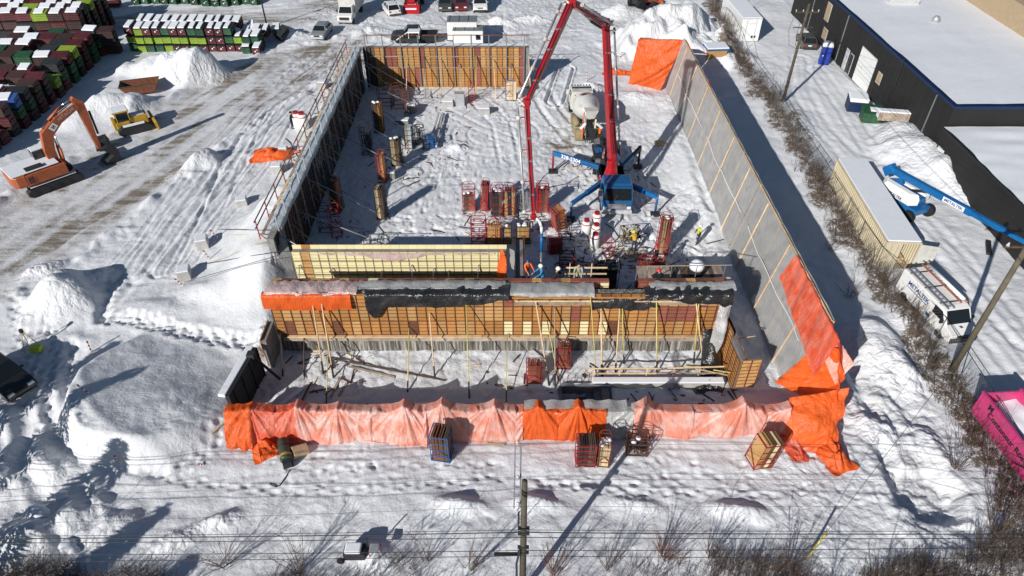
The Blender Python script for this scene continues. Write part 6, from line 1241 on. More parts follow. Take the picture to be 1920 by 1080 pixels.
# ------------------------------------------------------------------ bulldozer
dz = G(252,240); DZ = thing('bulldozer','yellow crawler bulldozer with snow on its hood behind the road','bulldozer',(dz[0],dz[1],hz(*dz)-0.05),math.radians(35))
for sy in (-1,1):
    tr = MB().prism([(-1.6,0.3),(-1.2,0.0),(1.2,0.0),(1.6,0.25),(1.55,0.6),(1.2,0.82),(-1.1,0.95),(-1.6,0.65)],sy*1.0-0.28,sy*1.0+0.28).build('track','steel_dark',DZ,bevel=0.05)
    for k in range(11): MB().box(-1.15+k*0.22,-1.05+k*0.22,sy*1.0-0.29,sy*1.0+0.29,0.86,0.97-0.01*k).build('shoe','rubber',tr)
    MB().box(-1.0,1.0,sy*1.0-0.24,sy*1.0+0.24,0.93,1.0).build('snow_cap','snow_cap',tr,bevel=0.02)
MB().box(-0.2,1.5,-0.55,0.55,0.6,1.55).build('hood','dozer_yellow',DZ,bevel=0.06); MB().box(-1.5,-0.2,-0.68,0.68,0.6,1.3).build('body','dozer_yellow',DZ,bevel=0.06); MB().box(-1.75,-1.45,-0.6,0.6,0.55,1.55).build('fuel_tank','dozer_yellow',DZ,bevel=0.05)
MB().box(0.0,1.3,-0.45,0.45,1.555,1.62).build('snow_cap','snow_cap',DZ,bevel=0.03)
cz = MB().box(-1.3,-0.15,-0.62,0.62,1.3,2.25).build('cab','glass',DZ,bevel=0.03)
for x in (-1.3,-0.15):
    for y in (-0.62,0.62): MB().bar((x,y,1.3),(x,y,2.25),0.09).build('pillar','dozer_yellow',cz)
MB().box(-1.55,0.0,-0.75,0.75,2.26,2.36).build('roof','dozer_yellow',cz,bevel=0.03); MB().box(-1.5,-0.05,-0.7,0.7,2.365,2.5).build('snow_cap','snow_cap',cz,bevel=0.04)
MB().tube((1.0,0.3,1.55),(1.0,0.3,2.3),0.05,8).build('exhaust','steel_dark',DZ); MB().loft([[(1.9,-1.6,0.05),(2.15,-1.6,0.05),(2.05,-1.6,0.95),(1.8,-1.6,0.9)],[(1.9,1.6,0.05),(2.15,1.6,0.05),(2.05,1.6,0.95),(1.8,1.6,0.9)]]).build('blade','dozer_yellow',DZ,bevel=0.02)
for sy in (-0.75,0.75): MB().bar((0.4,sy*1.0,0.45),(1.9,sy,0.4),0.12,0.18).build('push_arm','steel_dark',DZ)

# ------------------------------------------------------------------ road vehicles at the top
car('parked_car','silver sedan parked alone left of the white box truck','car',(597,76),(612,57),'car_silver',4.5,1.78,1.45)
car('parked_car','white compact car seen from behind right of the box truck','car',(727,15),(741,32),'car_white',4.3,1.8,1.55,boot=0.25)
car('parked_car','dark grey green sport utility car, first of three facing the site','car',(835,25),(835,2),'car_green',4.6,1.9,1.7,boot=0.2)
car('parked_car','maroon car between the grey green car and the white van','car',(865,24),(865,2),'car_maroon',4.5,1.82,1.6,boot=0.3)
car('parked_van','white van with dark grille, rightmost of three facing the site','van',(901,27),(899,2),'car_white',5.2,2.0,2.0,1.15,0.95,0.1,kind='van')
car('pickup_truck','black pickup truck parked behind the far wall','pickup',(733,77),(824,77),'car_black',5.9,2.0,1.9,1.12,1.45,0.4,kind='pickup')
car('parked_car','dark grey hatchback parked beside the black building','car',(1503,72),(1517,97),'car_green',4.2,1.78,1.5,boot=0.2)
car('parked_car','dark car cut off at the left edge of the view','car',(38,735),(-12,697),'car_black',4.7,1.85,1.7,boot=0.2)
# box truck
bt = G(651,46); BT = thing('box_truck','white box truck facing the site beside the silver sedan','truck',(bt[0],bt[1]+2.6,hz(*bt)),math.radians(-93))
MB().box(-4.0,0.9,-1.15,1.15,0.95,3.3).build('cargo_box','white_dirty',BT,bevel=0.04); MB().box(-3.95,0.85,-1.1,1.1,3.305,3.42).build('snow_cap','snow_cap',BT,bevel=0.05)
c_ = MB().loft([[(3.1,-1.0,0.55),(3.1,1.0,0.55),(0.95,1.05,0.55),(0.95,-1.05,0.55)],[(3.0,-1.0,1.25),(3.0,1.0,1.25),(0.95,1.05,1.35),(0.95,-1.05,1.35)],[(2.3,-0.98,1.4),(2.3,0.98,1.4),(0.95,1.02,1.4),(0.95,-1.02,1.4)],[(1.75,-0.85,2.15),(1.75,0.85,2.15),(0.95,0.9,2.2),(0.95,-0.9,2.2)]]).build('cab','car_white',BT,bevel=0.04)
MB().add([(2.33,-0.88,1.44),(2.33,0.88,1.44),(1.80,0.78,2.1),(1.80,-0.78,2.1),(2.25,-0.88,1.42),(2.25,0.88,1.42),(1.72,0.78,2.08),(1.72,-0.78,2.08)],[(0,1,2,3),(7,6,5,4),(0,4,5,1),(1,5,6,2),(2,6,7,3),(3,7,4,0)]).build('windscreen','glass',c_)
MB().cbox((3.10,0,0.95),(0.08,1.3,0.35)).build('grille','steel_dark',c_); MB().cbox((3.12,0,0.6),(0.14,2.0,0.2)).build('bumper','light_grey',c_)
for sy in (-1,1):
    MB().cbox((3.08,sy*0.82,0.98),(0.1,0.26,0.22)).build('headlight','lamp',c_); MB().cbox((1.9,sy*1.18,1.6),(0.1,0.2,0.35)).build('mirror','steel_dark',c_); wheel(BT,2.2,sy*0.9,0.42,0.26); wheel(BT,-2.6,sy*0.85,0.42,0.5)
    for z in (1.0,): pass
# red machine (compact tractor with snow gear)
def tractor(label, u, v, rz, col, s=1.0):
    x,y = G(u,v); t = thing('tractor',label,'tractor',(x,y,hz(x,y)),rz); t.scale = (s,s,s)
    MB().box(-0.2,1.7,-0.42,0.42,0.8,1.55).build('hood',col,t,bevel=0.08); MB().box(-1.5,-0.2,-0.6,0.6,0.7,1.2).build('body','steel_dark',t,bevel=0.05); c1 = MB().loft([[(-1.5,-0.75,1.2),(-0.2,-0.75,1.2),(-0.2,0.75,1.2),(-1.5,0.75,1.2)],[(-1.4,-0.7,2.4),(-0.4,-0.7,2.4),(-0.4,0.7,2.4),(-1.4,0.7,2.4)]]).build('cab','glass',t); MB().box(-1.55,-0.25,-0.8,0.8,2.405,2.55).build('cab_roof',col,c1,bevel=0.04)
    for sy in (-1,1): wheel(t,-1.1,sy*0.95,0.72,0.45); wheel(t,1.2,sy*0.85,0.45,0.32); MB().bar((-0.1,sy*0.55,1.5),(2.2,sy*0.6,0.6),0.14,0.22).build('loader_arm',col,t)
    MB().loft([[(2.2,-1.0,0.1),(2.9,-1.0,0.05),(2.2,-1.0,0.95)],[(2.2,1.0,0.1),(2.9,1.0,0.05),(2.2,1.0,0.95)]]).build('bucket',col,t,bevel=0.02); MB().box(2.25,2.7,-0.7,0.7,0.45,0.62).build('snow_load','snow_cap',t,bevel=0.08); return t
tractor('red tractor with loader bucket facing the site in the parking row',776,12,math.radians(-90),'red_paint',1.15); tractor('dark red loader tractor working at the top snow pile',1206,15,math.radians(25),'exc_orange',1.1)
# two white site trailers
for k,(u0,u1,v,dep,h,lab) in enumerate([(840,895,82,2.2,2.7,'white site trailer with grey roof, left and taller of the pair behind the far wall'),(850,906,88,1.9,2.0,'low white utility trailer in front of the taller site trailer')]):
    x0,y0 = G(u0,v); x1,_ = G(u1,v); t = thing('site_trailer',lab,'trailer',((x0+x1)/2,y0,0.0)); w2 = (x1-x0)/2
    MB().box(-w2,w2,0,dep,0.45,h).build('body','car_white',t,bevel=0.04); MB().box(-w2-0.03,w2+0.03,-0.03,dep+0.03,h+0.003,h+0.09).build('roof','roof_grey',t,bevel=0.03)
    for sx in (-0.4,0.4): wheel(t,sx,0.12,0.34,0.2).rotation_euler = (0,0,0)
    for q in range(3): MB().box(-w2+0.3+q*(w2*0.62),-w2+0.36+q*(w2*0.62),-0.05,dep+0.05,h+0.095,h+0.12).build('roof_rib','steel_dark',t)
    MB().tube((-w2,dep/2,0.5),(-w2-0.9,dep/2,0.45),0.05,6).build('drawbar','steel_dark',t); MB().box(w2-0.9,w2-0.3,-0.02,-0.004,0.9,1.5).build('window','glass',t)
UT = thing('utility_cart','white topped utility cart with black sides beside the pickup','cart',(*G(772,84),0.0))
MB().box(-1.3,1.1,-0.6,0.6,0.4,1.0).build('bed','bin_black',UT,bevel=0.04); MB().box(-0.3,1.2,-0.7,0.7,1.7,1.85).build('roof','white',UT,bevel=0.04)
for x in (-0.2,1.1):
    for y in (-0.6,0.6): MB().bar((x,y,1.0),(x,y,1.7),0.06).build('post','white',UT)
for x in (-0.9,0.8):
    for y in (-0.6,0.6): wheel(UT,x,y,0.32,0.22)
MB().bar((-1.9,0,0.6),(-0.4,0.3,1.5),0.12,0.08).build('ramp','white',UT)
# white reefer container, kiosk shed, corner plates
RC = thing('white_container','white box container with a snowy roof beyond the brush at top right','container',(30.3,87.4,0.0),math.radians(2))
MB().box(-1.25,1.25,0,9.0,0.15,3.0).build('box','car_white',RC,bevel=0.03); MB().box(-1.22,1.22,0.05,8.95,3.005,3.1).build('snow_cap','snow_cap',RC,bevel=0.03); MB().box(-1.28,1.28,-0.03,0.0,2.9,3.02).build('door_header','light_grey',RC)
for x in (-0.6,0.6): MB().tube((x,-0.03,0.3),(x,-0.03,2.8),0.025,6).build('lock_bar','galv',RC)
for x in (0.35,0.7): MB().box(x-0.12,x+0.12,-0.035,-0.004,0.55,0.85).build('decal','letter_black',RC)
text_on('RELOAD',0.26,'light_grey',RC,(0.1,-0.01,2.35),(1,0,0),(0,0,1))
KS = thing('kiosk_shed','small yellow and dark shed with a blue rimmed snowy roof beside the hoarding','shed',(24.3,80.6,0.0),math.radians(5))
MB().box(-1.15,1.15,-0.8,0.8,0.9,1.9).build('upper_wall','ply_tan',KS); MB().box(-1.2,1.2,-0.85,0.85,0.0,0.9).build('lower_wall','khaki_pan',KS); MB().box(-1.35,1.35,-1.0,1.0,1.9,2.02).build('roof','lift_blue',KS); MB().box(-1.3,1.3,-0.95,0.95,2.025,2.2).build('snow_cap','snow_cap',KS,bevel=0.06)

# ------------------------------------------------------------------ black building with lower annex
BD = thing('industrial_building','black industrial building with a flat snowy roof and blue edge','building',(39.3,56.6,0))
RZ = 5.75
MB().box(0,40,0,42,-0.5,RZ-0.28).build('wall','black_wall',BD); MB().box(-0.06,40.1,-0.06,42.1,RZ-0.28,RZ).build('fascia','fascia_blue',BD)
rf = sheet('roof',60,60,lambda s,t:(lerp(0.18,39.8,s),lerp(0.18,41.8,t),RZ+0.14+0.10*vn(s*8,t*9,5)+0.05*vn(s*30,t*8,6)),'snow_cap',0.02,(0.2,0.2),90,BD)
MB().lathe([(0.4,0),(0.42,0.5),(0.25,0.75),(0.05,0.8)],c=(8.2,21.2,RZ),n=14).build('roof_vent','galv',BD,smooth=True); MB().box(5.5,9.0,27.0,28.2,RZ+0.1,RZ+0.7).build('rooftop_unit','light_grey',BD,bevel=0.05)
def bwin(y0,y1,z0,z1,m='white_dirty',name='window',fr='light_grey'):
    o = MB().box(-0.05,-0.004,y0,y1,z0,z1).build(name,fr,BD); MB().box(-0.075,-0.052,y0+0.08,y1-0.08,z0+0.08,z1-0.08).build('pane',m,o); return o
bwin(29.6,31.0,2.9,5.0,'tan_wall'); bwin(28.8,30.2,0.9,2.2,'tan_wall'); o = bwin(15.2,19.2,0.0,3.9,'white','garage_door')
for k in range(3): MB().box(-0.082,-0.076,15.25,19.15,0.95+k*0.95,0.98+k*0.95).build('panel_joint','light_grey',o)
bwin(20.4,21.3,0.0,2.3,'steel_dark','door'); bwin(21.7,22.6,0.0,2.4,'light_grey','door'); bwin(13.2,14.2,1.9,3.1,'tan_wall')
MB().tube((-0.4,9.6,3.2),(-0.5,9.6,RZ+0.5),0.04,6).build('mast','steel_dark',BD)
AN = thing('annex','low black annex with a drifted snow roof below the main building','building',(39.0,20.0,0))
MB().box(0,40,0,36.4,-0.5,3.55).build('wall','black_wall',AN); MB().box(-0.08,40,-0.08,36.45,3.55,3.75).build('parapet','bin_black',AN)
sheet('roof',50,90,lambda s,t:(lerp(-0.05,39.8,s),lerp(0.0,36.4,t),3.92+0.12*np.exp(-((s)/0.03)**2)*vn(t*14,s*0,7)+0.12*vn(s*9,t*30,8)+0.10*vn(s*3,t*5,9)),'snow_cap',0.03,(0.3,0.3),91,AN)
MB().box(-0.06,-0.004,35.0,36.0,0.0,2.2).build('door','white',AN); MB().box(-0.4,-0.35,35.8,36.3,0.3,2.4).build('door_leaf','light_grey',AN)
for k in range(36): MB().box(-0.012,0.0,0.6+k*1.15,0.64+k*1.15,0.0,RZ-0.3).build('panel_joint','steel_dark',BD)
for y in (3.0,24.5,35.0): MB().box(-0.10,-0.014,y,y+0.09,0.0,RZ-0.3).build('downpipe','roof_grey',BD)
for k,(x,y,w_,d_,h) in enumerate([(14,10,1.6,1.2,0.8),(20,24,2.2,1.6,1.0),(6,36,1.0,1.0,0.6),(26,14,0.7,0.7,0.6)]): MB().box(x,x+w_,y,y+d_,RZ+0.1,RZ+h).build('rooftop_unit','galv',BD,bevel=0.04); MB().box(x+0.02,x+w_-0.02,y+0.02,y+d_-0.02,RZ+h+0.003,RZ+h+0.15).build('snow_cap','snow_cap',BD,bevel=0.06)
TN = MB().box(54.6,80,70,110,-0.5,8.5).build('tan_building','tan_wall'); tag(TN,'tan walled building at the far top right corner','building')
# things along the building
PO = thing('porta_toilet','blue portable toilet with a thick snow cap beside the building','portable toilet',(37.6,80.6,hz(37.6,80.6)),math.radians(-20))
MB().box(-0.58,0.58,-0.58,0.58,0.0,2.15).build('cabin','toilet_blue',PO,bevel=0.04); MB().box(-0.45,0.45,-0.6,-0.582,0.15,1.95).build('door','toilet_blue',PO,bevel=0.01); MB().cbox((-0.3,-0.61,1.1),(0.1,0.03,0.14)).build('latch','white',PO); MB().loft([[(-0.62,-0.62,2.155),(0.62,-0.62,2.155),(0.62,0.62,2.155),(-0.62,0.62,2.155)],[(-0.55,-0.55,2.45),(0.55,-0.55,2.45),(0.55,0.55,2.45),(-0.55,0.55,2.45)],[(-0.3,-0.3,2.6),(0.3,-0.3,2.6),(0.3,0.3,2.6),(-0.3,0.3,2.6)]]).build('snow_cap','snow_cap',PO,smooth=True)
for k,(x,y,c,lab,sn) in enumerate([(36.5,67.8,'bin_blue','dark blue wheeled dumpster with a snow pillow by the building',True),(37.0,65.2,'bin_green','green wheeled dumpster with a black lid by the building',False)]):
    t = thing('dumpster',lab,'dumpster',(x,y,hz(x,y)+0.15),math.radians(-12)); b = MB(); b.prism([(-0.75,0.0),(0.75,0.0),(0.85,1.25),(-0.85,1.0)],-0.95,0.95,'X'); b.build('shell',c if k else 'fascia_blue',t,bevel=0.03)
    MB().prism([(-0.9,1.03),(0.9,1.28),(0.9,1.34),(-0.9,1.09)],-0.98,0.98,'X').build('lid','bin_black' if k == 0 else c,t)
    if sn: MB().prism([(-0.88,1.1),(0.88,1.35),(0.8,1.65),(-0.8,1.5)],-0.95,0.95,'X').build('snow_cap','snow_cap',t,bevel=0.12,seg=3)
    else: MB().prism([(-0.5,1.17),(0.3,1.28),(0.25,1.34),(-0.45,1.26)],-0.3,0.5,'X').build('snow_cap','snow_cap',t,bevel=0.03)
    for sx in (-0.8,0.8):
        for sy in (-0.6,0.6): MB().lathe([(0.03,-0.04),(0.13,-0.04),(0.13,0.04),(0.03,0.04)],c=(sx,sy,-0.05),axis='X',n=10).build('castor','dozer_yellow',t)
FB = thing('timber_bin','snow-filled timber box wall beside the green dumpster','timber box',(38.0,62.6,hz(38,62.6)),math.radians(-10))
for k in range(8): MB().box(-1.6+k*0.42,-1.6+k*0.42+0.38,-0.06,0.0,0.0,0.85).build('board','lumber_grey',FB)
MB().box(-1.6,1.7,0.0,0.9,0.1,0.95).build('snow_fill','snow_cap',FB,bevel=0.15,seg=3)
# ------------------------------------------------------------------ tan shipping container
CT = thing('shipping_container','tan corrugated shipping container with a snowy roof and an open door','container',(27.75,40.7,0.0),math.radians(-3.5))
Lc, Wc, Hc = 12.2, 2.44, 2.6
for side in (0,1):
    xs = 0.0 if side == 0 else Wc; pts = []; y = 0.12
    while y < Lc-0.12: pts += [(0.0,y),(0.0,y+0.11),(0.07,y+0.15),(0.07,y+0.26),(0.0,y+0.30)]; y += 0.30
    sg = 1 if side == 0 else -1; rings = [[(xs+sg*a,b_,0.16) for a,b_ in pts],[(xs+sg*a,b_,Hc-0.12) for a,b_ in pts]]; MB().loft(rings,cap=False,closed=False).build('side_wall','container_tan',CT)
fr_ = MB()
for x in (0.0,Wc):
    for y in (0.0,Lc): fr_.box(x-0.06,x+0.06,y-0.06,y+0.06,0,Hc)
for z in (0.08,Hc-0.06): fr_.box(-0.05,Wc+0.05,-0.05,0.05,z-0.08,z+0.06).box(-0.05,Wc+0.05,Lc-0.05,Lc+0.05,z-0.08,z+0.06).box(-0.05,0.05,0.06,Lc-0.06,z-0.08,z+0.06).box(Wc-0.05,Wc+0.05,0.06,Lc-0.06,z-0.08,z+0.06)
fr_.build('frame','container_tan',CT); MB().box(0.05,Wc-0.05,0.05,Lc-0.05,Hc-0.05,Hc-0.005).build('roof','container_tan',CT); MB().box(0.0,Wc,0.0,Lc,Hc+0.003,Hc+0.12).build('snow_cap','snow_cap',CT,bevel=0.05)
MB().box(0.05,Wc-0.05,Lc-0.1,Lc-0.06,0.1,Hc-0.1).build('end_wall','container_tan',CT); MB().box(0.05,Wc-0.05,0.05,Lc-0.1,0.1,0.16).build('floor','lumber_grey',CT)
dl_ = MB().box(0.06,1.18,-0.04,0.02,0.15,Hc-0.15).build('door','container_tan',CT); MB().tube((0.4,-0.07,0.2),(0.4,-0.07,Hc-0.2),0.02,6).tube((0.85,-0.07,0.2),(0.85,-0.07,Hc-0.2),0.02,6).build('lock_bar','galv',dl_)
dr_ = MB().box(0,1.2,-0.03,0.03,0.15,Hc-0.15).build('door','white_dirty',CT); dr_.location = (Wc+0.02,-0.05,0); dr_.rotation_euler = (0,0,math.radians(-12))
MB().cbox((1.6,1.0,0.45),(0.9,0.9,0.5)).build('crate','lumber',CT,bevel=0.03)
# ------------------------------------------------------------------ boom lift
BL = thing('boom_lift','blue telescopic boom lift with white engine covers beside the tan container','boom lift',(33.2,48.6,hz(33.2,48.6)),math.radians(-65))
MB().box(-1.6,1.6,-0.9,0.9,0.55,1.15).build('chassis','lift_blue',BL,bevel=0.08)
for x in (-1.35,1.35):
    for sy in (-1,1): wheel(BL,x,sy*1.2,0.55,0.42,'white_dirty'); MB().bar((x,0,0.6),(x,sy*1.1,0.6),0.22,0.22).build('axle','steel_dark',BL)
MB().lathe([(0.8,1.15),(0.8,1.35)],n=18).build('slew_ring','steel_dark',BL)
TT = bpy.data.objects.new('turntable',None); COL.objects.link(TT); TT.parent = BL; TT.rotation_euler = (0,0,math.radians(0))
MB().box(-2.2,1.2,-0.45,0.45,1.36,1.9).build('turntable_frame','lift_blue',TT,bevel=0.05)
cv = MB().loft([[(-2.0,-1.25,1.4),(1.0,-1.25,1.4),(1.35,-0.5,1.4),(-2.3,-0.5,1.4)],[(-1.9,-1.3,1.95),(0.95,-1.3,1.95),(1.35,-0.5,1.95),(-2.35,-0.5,1.95)],[(-1.6,-1.05,2.3),(0.7,-1.05,2.3),(1.1,-0.5,2.32),(-2.1,-0.5,2.32)]]).build('engine_cover','white',TT,bevel=0.08,seg=3)
MB().box(-2.0,1.0,0.5,1.2,1.4,2.0).build('tank_cover','white',TT,bevel=0.08,seg=3)
text_on('METALTEK',0.33,'letter_navy',TT,(-0.45,-1.315,1.68),(1,0,0),(0,0,1),bold=0.008)
ba = Vector((-2.6,0.1,2.75)); bb = Vector((10.0,0.1,3.0))
MB().bar(ba,lerp(ba,bb,0.62),0.42,0.52).build('boom_base','lift_blue',TT,bevel=0.03); MB().bar(lerp(ba,bb,0.60),lerp(ba,bb,0.85),0.32,0.40).build('boom_mid','lift_blue',TT,bevel=0.02); MB().bar(lerp(ba,bb,0.84),bb,0.24,0.30).build('boom_tip','lift_blue',TT,bevel=0.02)
MB().bar((-2.85,0.1,2.3),(-2.2,0.1,3.0),0.6,0.8).build('boom_tail','lift_blue',TT,bevel=0.06); MB().bar((-2.4,0.1,1.6),(-1.0,0.1,2.3),0.4,0.5).build('riser','lift_blue',TT,bevel=0.05); MB().tube((-0.4,0.1,1.8),(1.8,0.1,2.85),0.12,10).build('lift_ram','steel_dark',TT,smooth=True)
d_b = (bb-ba).normalized(); pc = lerp(ba,bb,0.50)+Vector((0,-0.214,0.0)); MB().bar(pc-d_b*0.95,pc+d_b*0.95,0.008,0.42).build('sign_plate','white',TT); text_on('METALTEK',0.34,'letter_navy',TT,pc+Vector((0,-0.010,0)),d_b,Vector((0,0,1)),bold=0.008)
JB = MB(); jb = bb+d_b*0.2; JB.bar(jb,jb+Vector((1.2,0,-0.3)),0.2,0.24); JB.build('jib','lift_blue',TT,bevel=0.02)
BKT = MB()
for z in (0,0.55,1.1): 
    for (p_,q_) in (((1.3,-1.0),(2.1,-1.0)),((2.1,-1.0),(2.1,1.0)),((2.1,1.0),(1.3,1.0)),((1.3,1.0),(1.3,-1.0))): BKT.tube(jb+Vector((p_[0],p_[1],z-0.4)),jb+Vector((q_[0],q_[1],z-0.4)),0.03,6)
for p_ in ((1.3,-1.0),(2.1,-1.0),(2.1,1.0),(1.3,1.0)): BKT.tube(jb+Vector((p_[0],p_[1],-0.4)),jb+Vector((p_[0],p_[1],0.7)),0.03,6)
BKT.build('basket','steel_grey',TT)
x,y = G(1852,467); tag(MB().cbox((x,y,hz(x,y)+0.12),(0.35,1.9,0.2),rz=-0.45).build('steel_beam','steel_dark'),'short black beam lying on the snow under the lift boom','beam')
# ------------------------------------------------------------------ work van
VN = thing('work_van','white work van with ladders on its roof beside the brush','van',(29.3,35.2,hz(29.3,35.2)),math.radians(-80))
vb = MB(); prof = [(2.95,0.40),(2.95,1.0),(2.15,1.28),(1.55,2.05),(1.2,2.15),(-2.9,2.15),(-2.95,0.45)]
rings = [[(a*(1.0 if k in (1,2) else 0.985),yy,lerp(z,1.2,0.0 if k in (1,2) else 0.03)) for a,z in prof] for k,yy in enumerate((-1.0,-0.90,0.90,1.0))]; vb.loft(rings); vbo = vb.build('body','car_white',VN,bevel=0.05)
MB().add([(2.17,-0.86,1.32),(2.17,0.86,1.32),(1.60,0.80,2.04),(1.60,-0.80,2.04),(2.1,-0.86,1.28),(2.1,0.86,1.28),(1.53,0.8,2.0),(1.53,-0.8,2.0)],[(0,1,2,3),(7,6,5,4),(0,4,5,1),(1,5,6,2),(2,6,7,3),(3,7,4,0)]).build('windscreen','glass',VN)
for sy in (-1,1):
    MB().prism([(1.95,1.32),(1.52,1.95),(0.75,1.95),(0.75,1.32)],sy*1.003-0.008,sy*1.003+0.008).build('side_window','glass',VN); MB().cbox((1.85,sy*1.14,1.42),(0.12,0.22,0.28)).build('mirror','steel_dark',VN); MB().cbox((2.93,sy*0.75,0.86),(0.1,0.32,0.22)).build('headlight','lamp',VN)
    for x in (1.95,-1.9): wheel(VN,x,sy*0.87,0.37,0.26)
    for x in (0.65,-0.5): MB().cbox((x,sy*1.01,1.12),(0.16,0.03,0.04)).build('door_handle','steel_dark',VN)
MB().cbox((2.97,0,0.62),(0.16,1.95,0.42)).build('bumper','steel_dark',VN,bevel=0.04); MB().cbox((2.96,0,0.92),(0.06,1.1,0.16)).build('grille','steel_dark',VN); MB().cbox((2.4,0,1.235),(0.2,0.2,0.02)).build('badge','steel_grey',VN)
text_on('METALTEK',0.46,'letter_navy',VN,(-0.9,-1.012,1.62),(1,0,0),(0,0,1),bold=0.012); MB().box(-2.0,0.15,-1.012,-1.003,1.30,1.35).build('stripe','letter_navy',VN); MB().box(0.35,0.75,-1.012,-1.003,0.72,0.98).build('decal','lift_blue',VN)
def ladder(label, parent_loc, L_, w_, m, rz, z, n_=12):
    t = thing('ladder',label,'ladder',parent_loc,rz)
    for sy in (-w_/2,w_/2): MB().bar((-L_/2,sy,z),(L_/2,sy,z),0.05,0.09).build('rail',m,t)
    for k in range(n_): xx = -L_/2+0.2+k*(L_-0.4)/(n_-1); MB().tube((xx,-w_/2,z),(xx,w_/2,z),0.025,6).build('rung','galv',t)
    return t
mv = Matrix.Translation(VN.location) @ Matrix.Rotation(math.radians(-80),4,'Z')
ladder('grey aluminium ladder on the left of the van roof',mv @ Vector((-0.5,-0.7,0)),4.4,0.42,'steel_grey',math.radians(-80),2.36); ladder('orange fibreglass ladder on the right of the van roof',mv @ Vector((-0.8,0.55,0)),4.2,0.45,'exc_orange',math.radians(-80),2.36)
for x in (-2.2,-0.6,1.0): MB().bar((x,-1.0,2.27),(x,1.0,2.27),0.05,0.05).build('roof_bar','steel_dark',VN)
MB().tube((1.05,0.7,2.36),(-2.6,0.75,2.36),0.13,10).build('roof_tube','white',VN,smooth=True)
# ------------------------------------------------------------------ pink dumpster
PK = thing('roll_off_dumpster','bright pink roll-off dumpster beyond the brush at the right edge','dumpster',(28.0,20.2,hz(28.5,23)),math.radians(4))
MB().box(0,0.08,0,6.4,0.25,1.9).build('side_panel','pink_paint',PK); MB().box(2.3,2.38,0,6.4,0.25,1.9).build('side_panel','pink_paint',PK); MB().box(0.08,2.3,6.32,6.4,0.25,1.9).build('end_panel','pink_paint',PK); MB().box(0.08,2.3,0.0,0.08,0.25,1.9).build('end_panel','pink_paint',PK); MB().box(0.08,2.3,0.08,6.32,0.2,0.3).build('floor','pink_paint',PK)
MB().box(-0.05,0.12,-0.05,6.45,1.9,2.02).build('top_rail','pink_paint',PK,bevel=0.02); MB().box(2.26,2.43,-0.05,6.45,1.9,2.02).build('top_rail','pink_paint',PK,bevel=0.02)
for k in range(7): MB().box(-0.03,0.0,0.2+k*0.98,0.30+k*0.98,0.25,1.9).build('rib','pink_paint',PK)
sheet('snow_fill',20,40,lambda s,t:(lerp(0.09,2.29,s),lerp(0.09,6.3,t),1.0+0.35*vn(s*3,t*5,3)+0.3*s),'snow_cap',0.03,(1,1),95,PK)
text_on('Conteneur Rose.ca',0.52,'letter_black',PK,(-0.036,3.3,1.28),(0,-1,0),(0,0,1),bold=0.01)
text_on('M',0.5,'letter_black',PK,(-0.036,5.35,1.66),(0,-1,0),(0,0,1),bold=0.02)
# ------------------------------------------------------------------ survey tripod and street-side bits
TP = thing('survey_tripod','surveyor tripod with a yellow bag beside the dark car','tripod',(*G(58,650),hz(*G(58,650))))
for a_ in (0.3,2.4,4.5): MB().tube((0.55*math.cos(a_),0.55*math.sin(a_),0),(0.05*math.cos(a_),0.05*math.sin(a_),1.35),0.03,6).build('leg','lumber',TP)
MB().cbox((0,0,1.45),(0.2,0.2,0.28)).build('instrument','steel_dark',TP,bevel=0.04)
x,y = G(70,657); YB = MB().box(-0.35,0.35,-0.25,0.25,0,0.35).build('equipment_bag','hi_yellow',bevel=0.08,seg=3); YB.location = (x,y,hz(x,y)); tag(YB,'yellow equipment bag on the snow under the tripod','bag')
x,y = G(500,700); 
ML = thing('light_tower_leg','black folded prop leaning against the black end wall','prop',(*G(508,712),0.0)); MB().tube((-0.6,-0.1,2.3),(0.6,0,0.05),0.09,8).build('tube','steel_dark',ML); MB().cbox((-0.65,-0.1,2.35),(0.5,0.5,0.35)).build('head','steel_dark',ML,bevel=0.05)
x,y = G(672,1035,0.4); MT = thing('snowed_machine','small snow-covered machine with a frame in the bottom foreground','machine',(x,y,hz(x,y)))
MB().box(-0.7,0.4,-0.35,0.35,0.0,0.5).build('body','steel_dark',MT,bevel=0.06); MB().box(-0.62,0.2,-0.3,0.3,0.505,0.68).build('snow_cap','snow_cap',MT,bevel=0.12,seg=3); MB().box(0.6,1.05,-0.25,0.25,0.55,0.62).build('tray','galv',MT,bevel=0.04)
for xx in (0.6,1.1):
    for yy in (-0.25,0.25): MB().tube((xx,yy,0),(xx,yy,0.55),0.025,6).build('leg','rack_red',MT)
MB().tube((0.45,0.2,0),(0.5,0.2,1.2),0.04,6).build('mast','steel_dark',MT); wheel(MT,-0.8,-0.45,0.2,0.15)
for k,(u,v,s) in enumerate([(75,972,0.75),(130,1025,0.6),(118,930,0.45),(140,1035,0.4),(15,905,0.6)]):
    x,y = G(u,v); bm = bmesh.new(); bmesh.ops.create_icosphere(bm,subdivisions=4,radius=0.62*s)
    for vv in bm.verts:
        c = vv.co; f_ = 1+0.55*float(fbm(c.x*1.6+k*7,c.y*1.6+c.z*1.9,3,5))+0.12*float(vn(c.x*6+k,c.y*6+c.z*5,8)); vv.co = Vector((c.x*1.15*f_,c.y*f_,c.z*0.9*f_+0.25*s))
    me = bpy.data.meshes.new('snow_boulder'); bm.to_mesh(me); bm.free(); me.materials.append(MATS['snow_cap']); me.polygons.foreach_set('use_smooth',[True]*len(me.polygons)); o = link(me,'snow_boulder')
    o.location = (x,y,hz(x,y)); tag(o,['largest snow boulder in the bottom left shade','snow boulder at the bottom edge of the left shade','snow boulder above the largest one in the left shade','small snow boulder right of the bottom edge one','snow boulder at the far left edge'][k],'snow boulder')
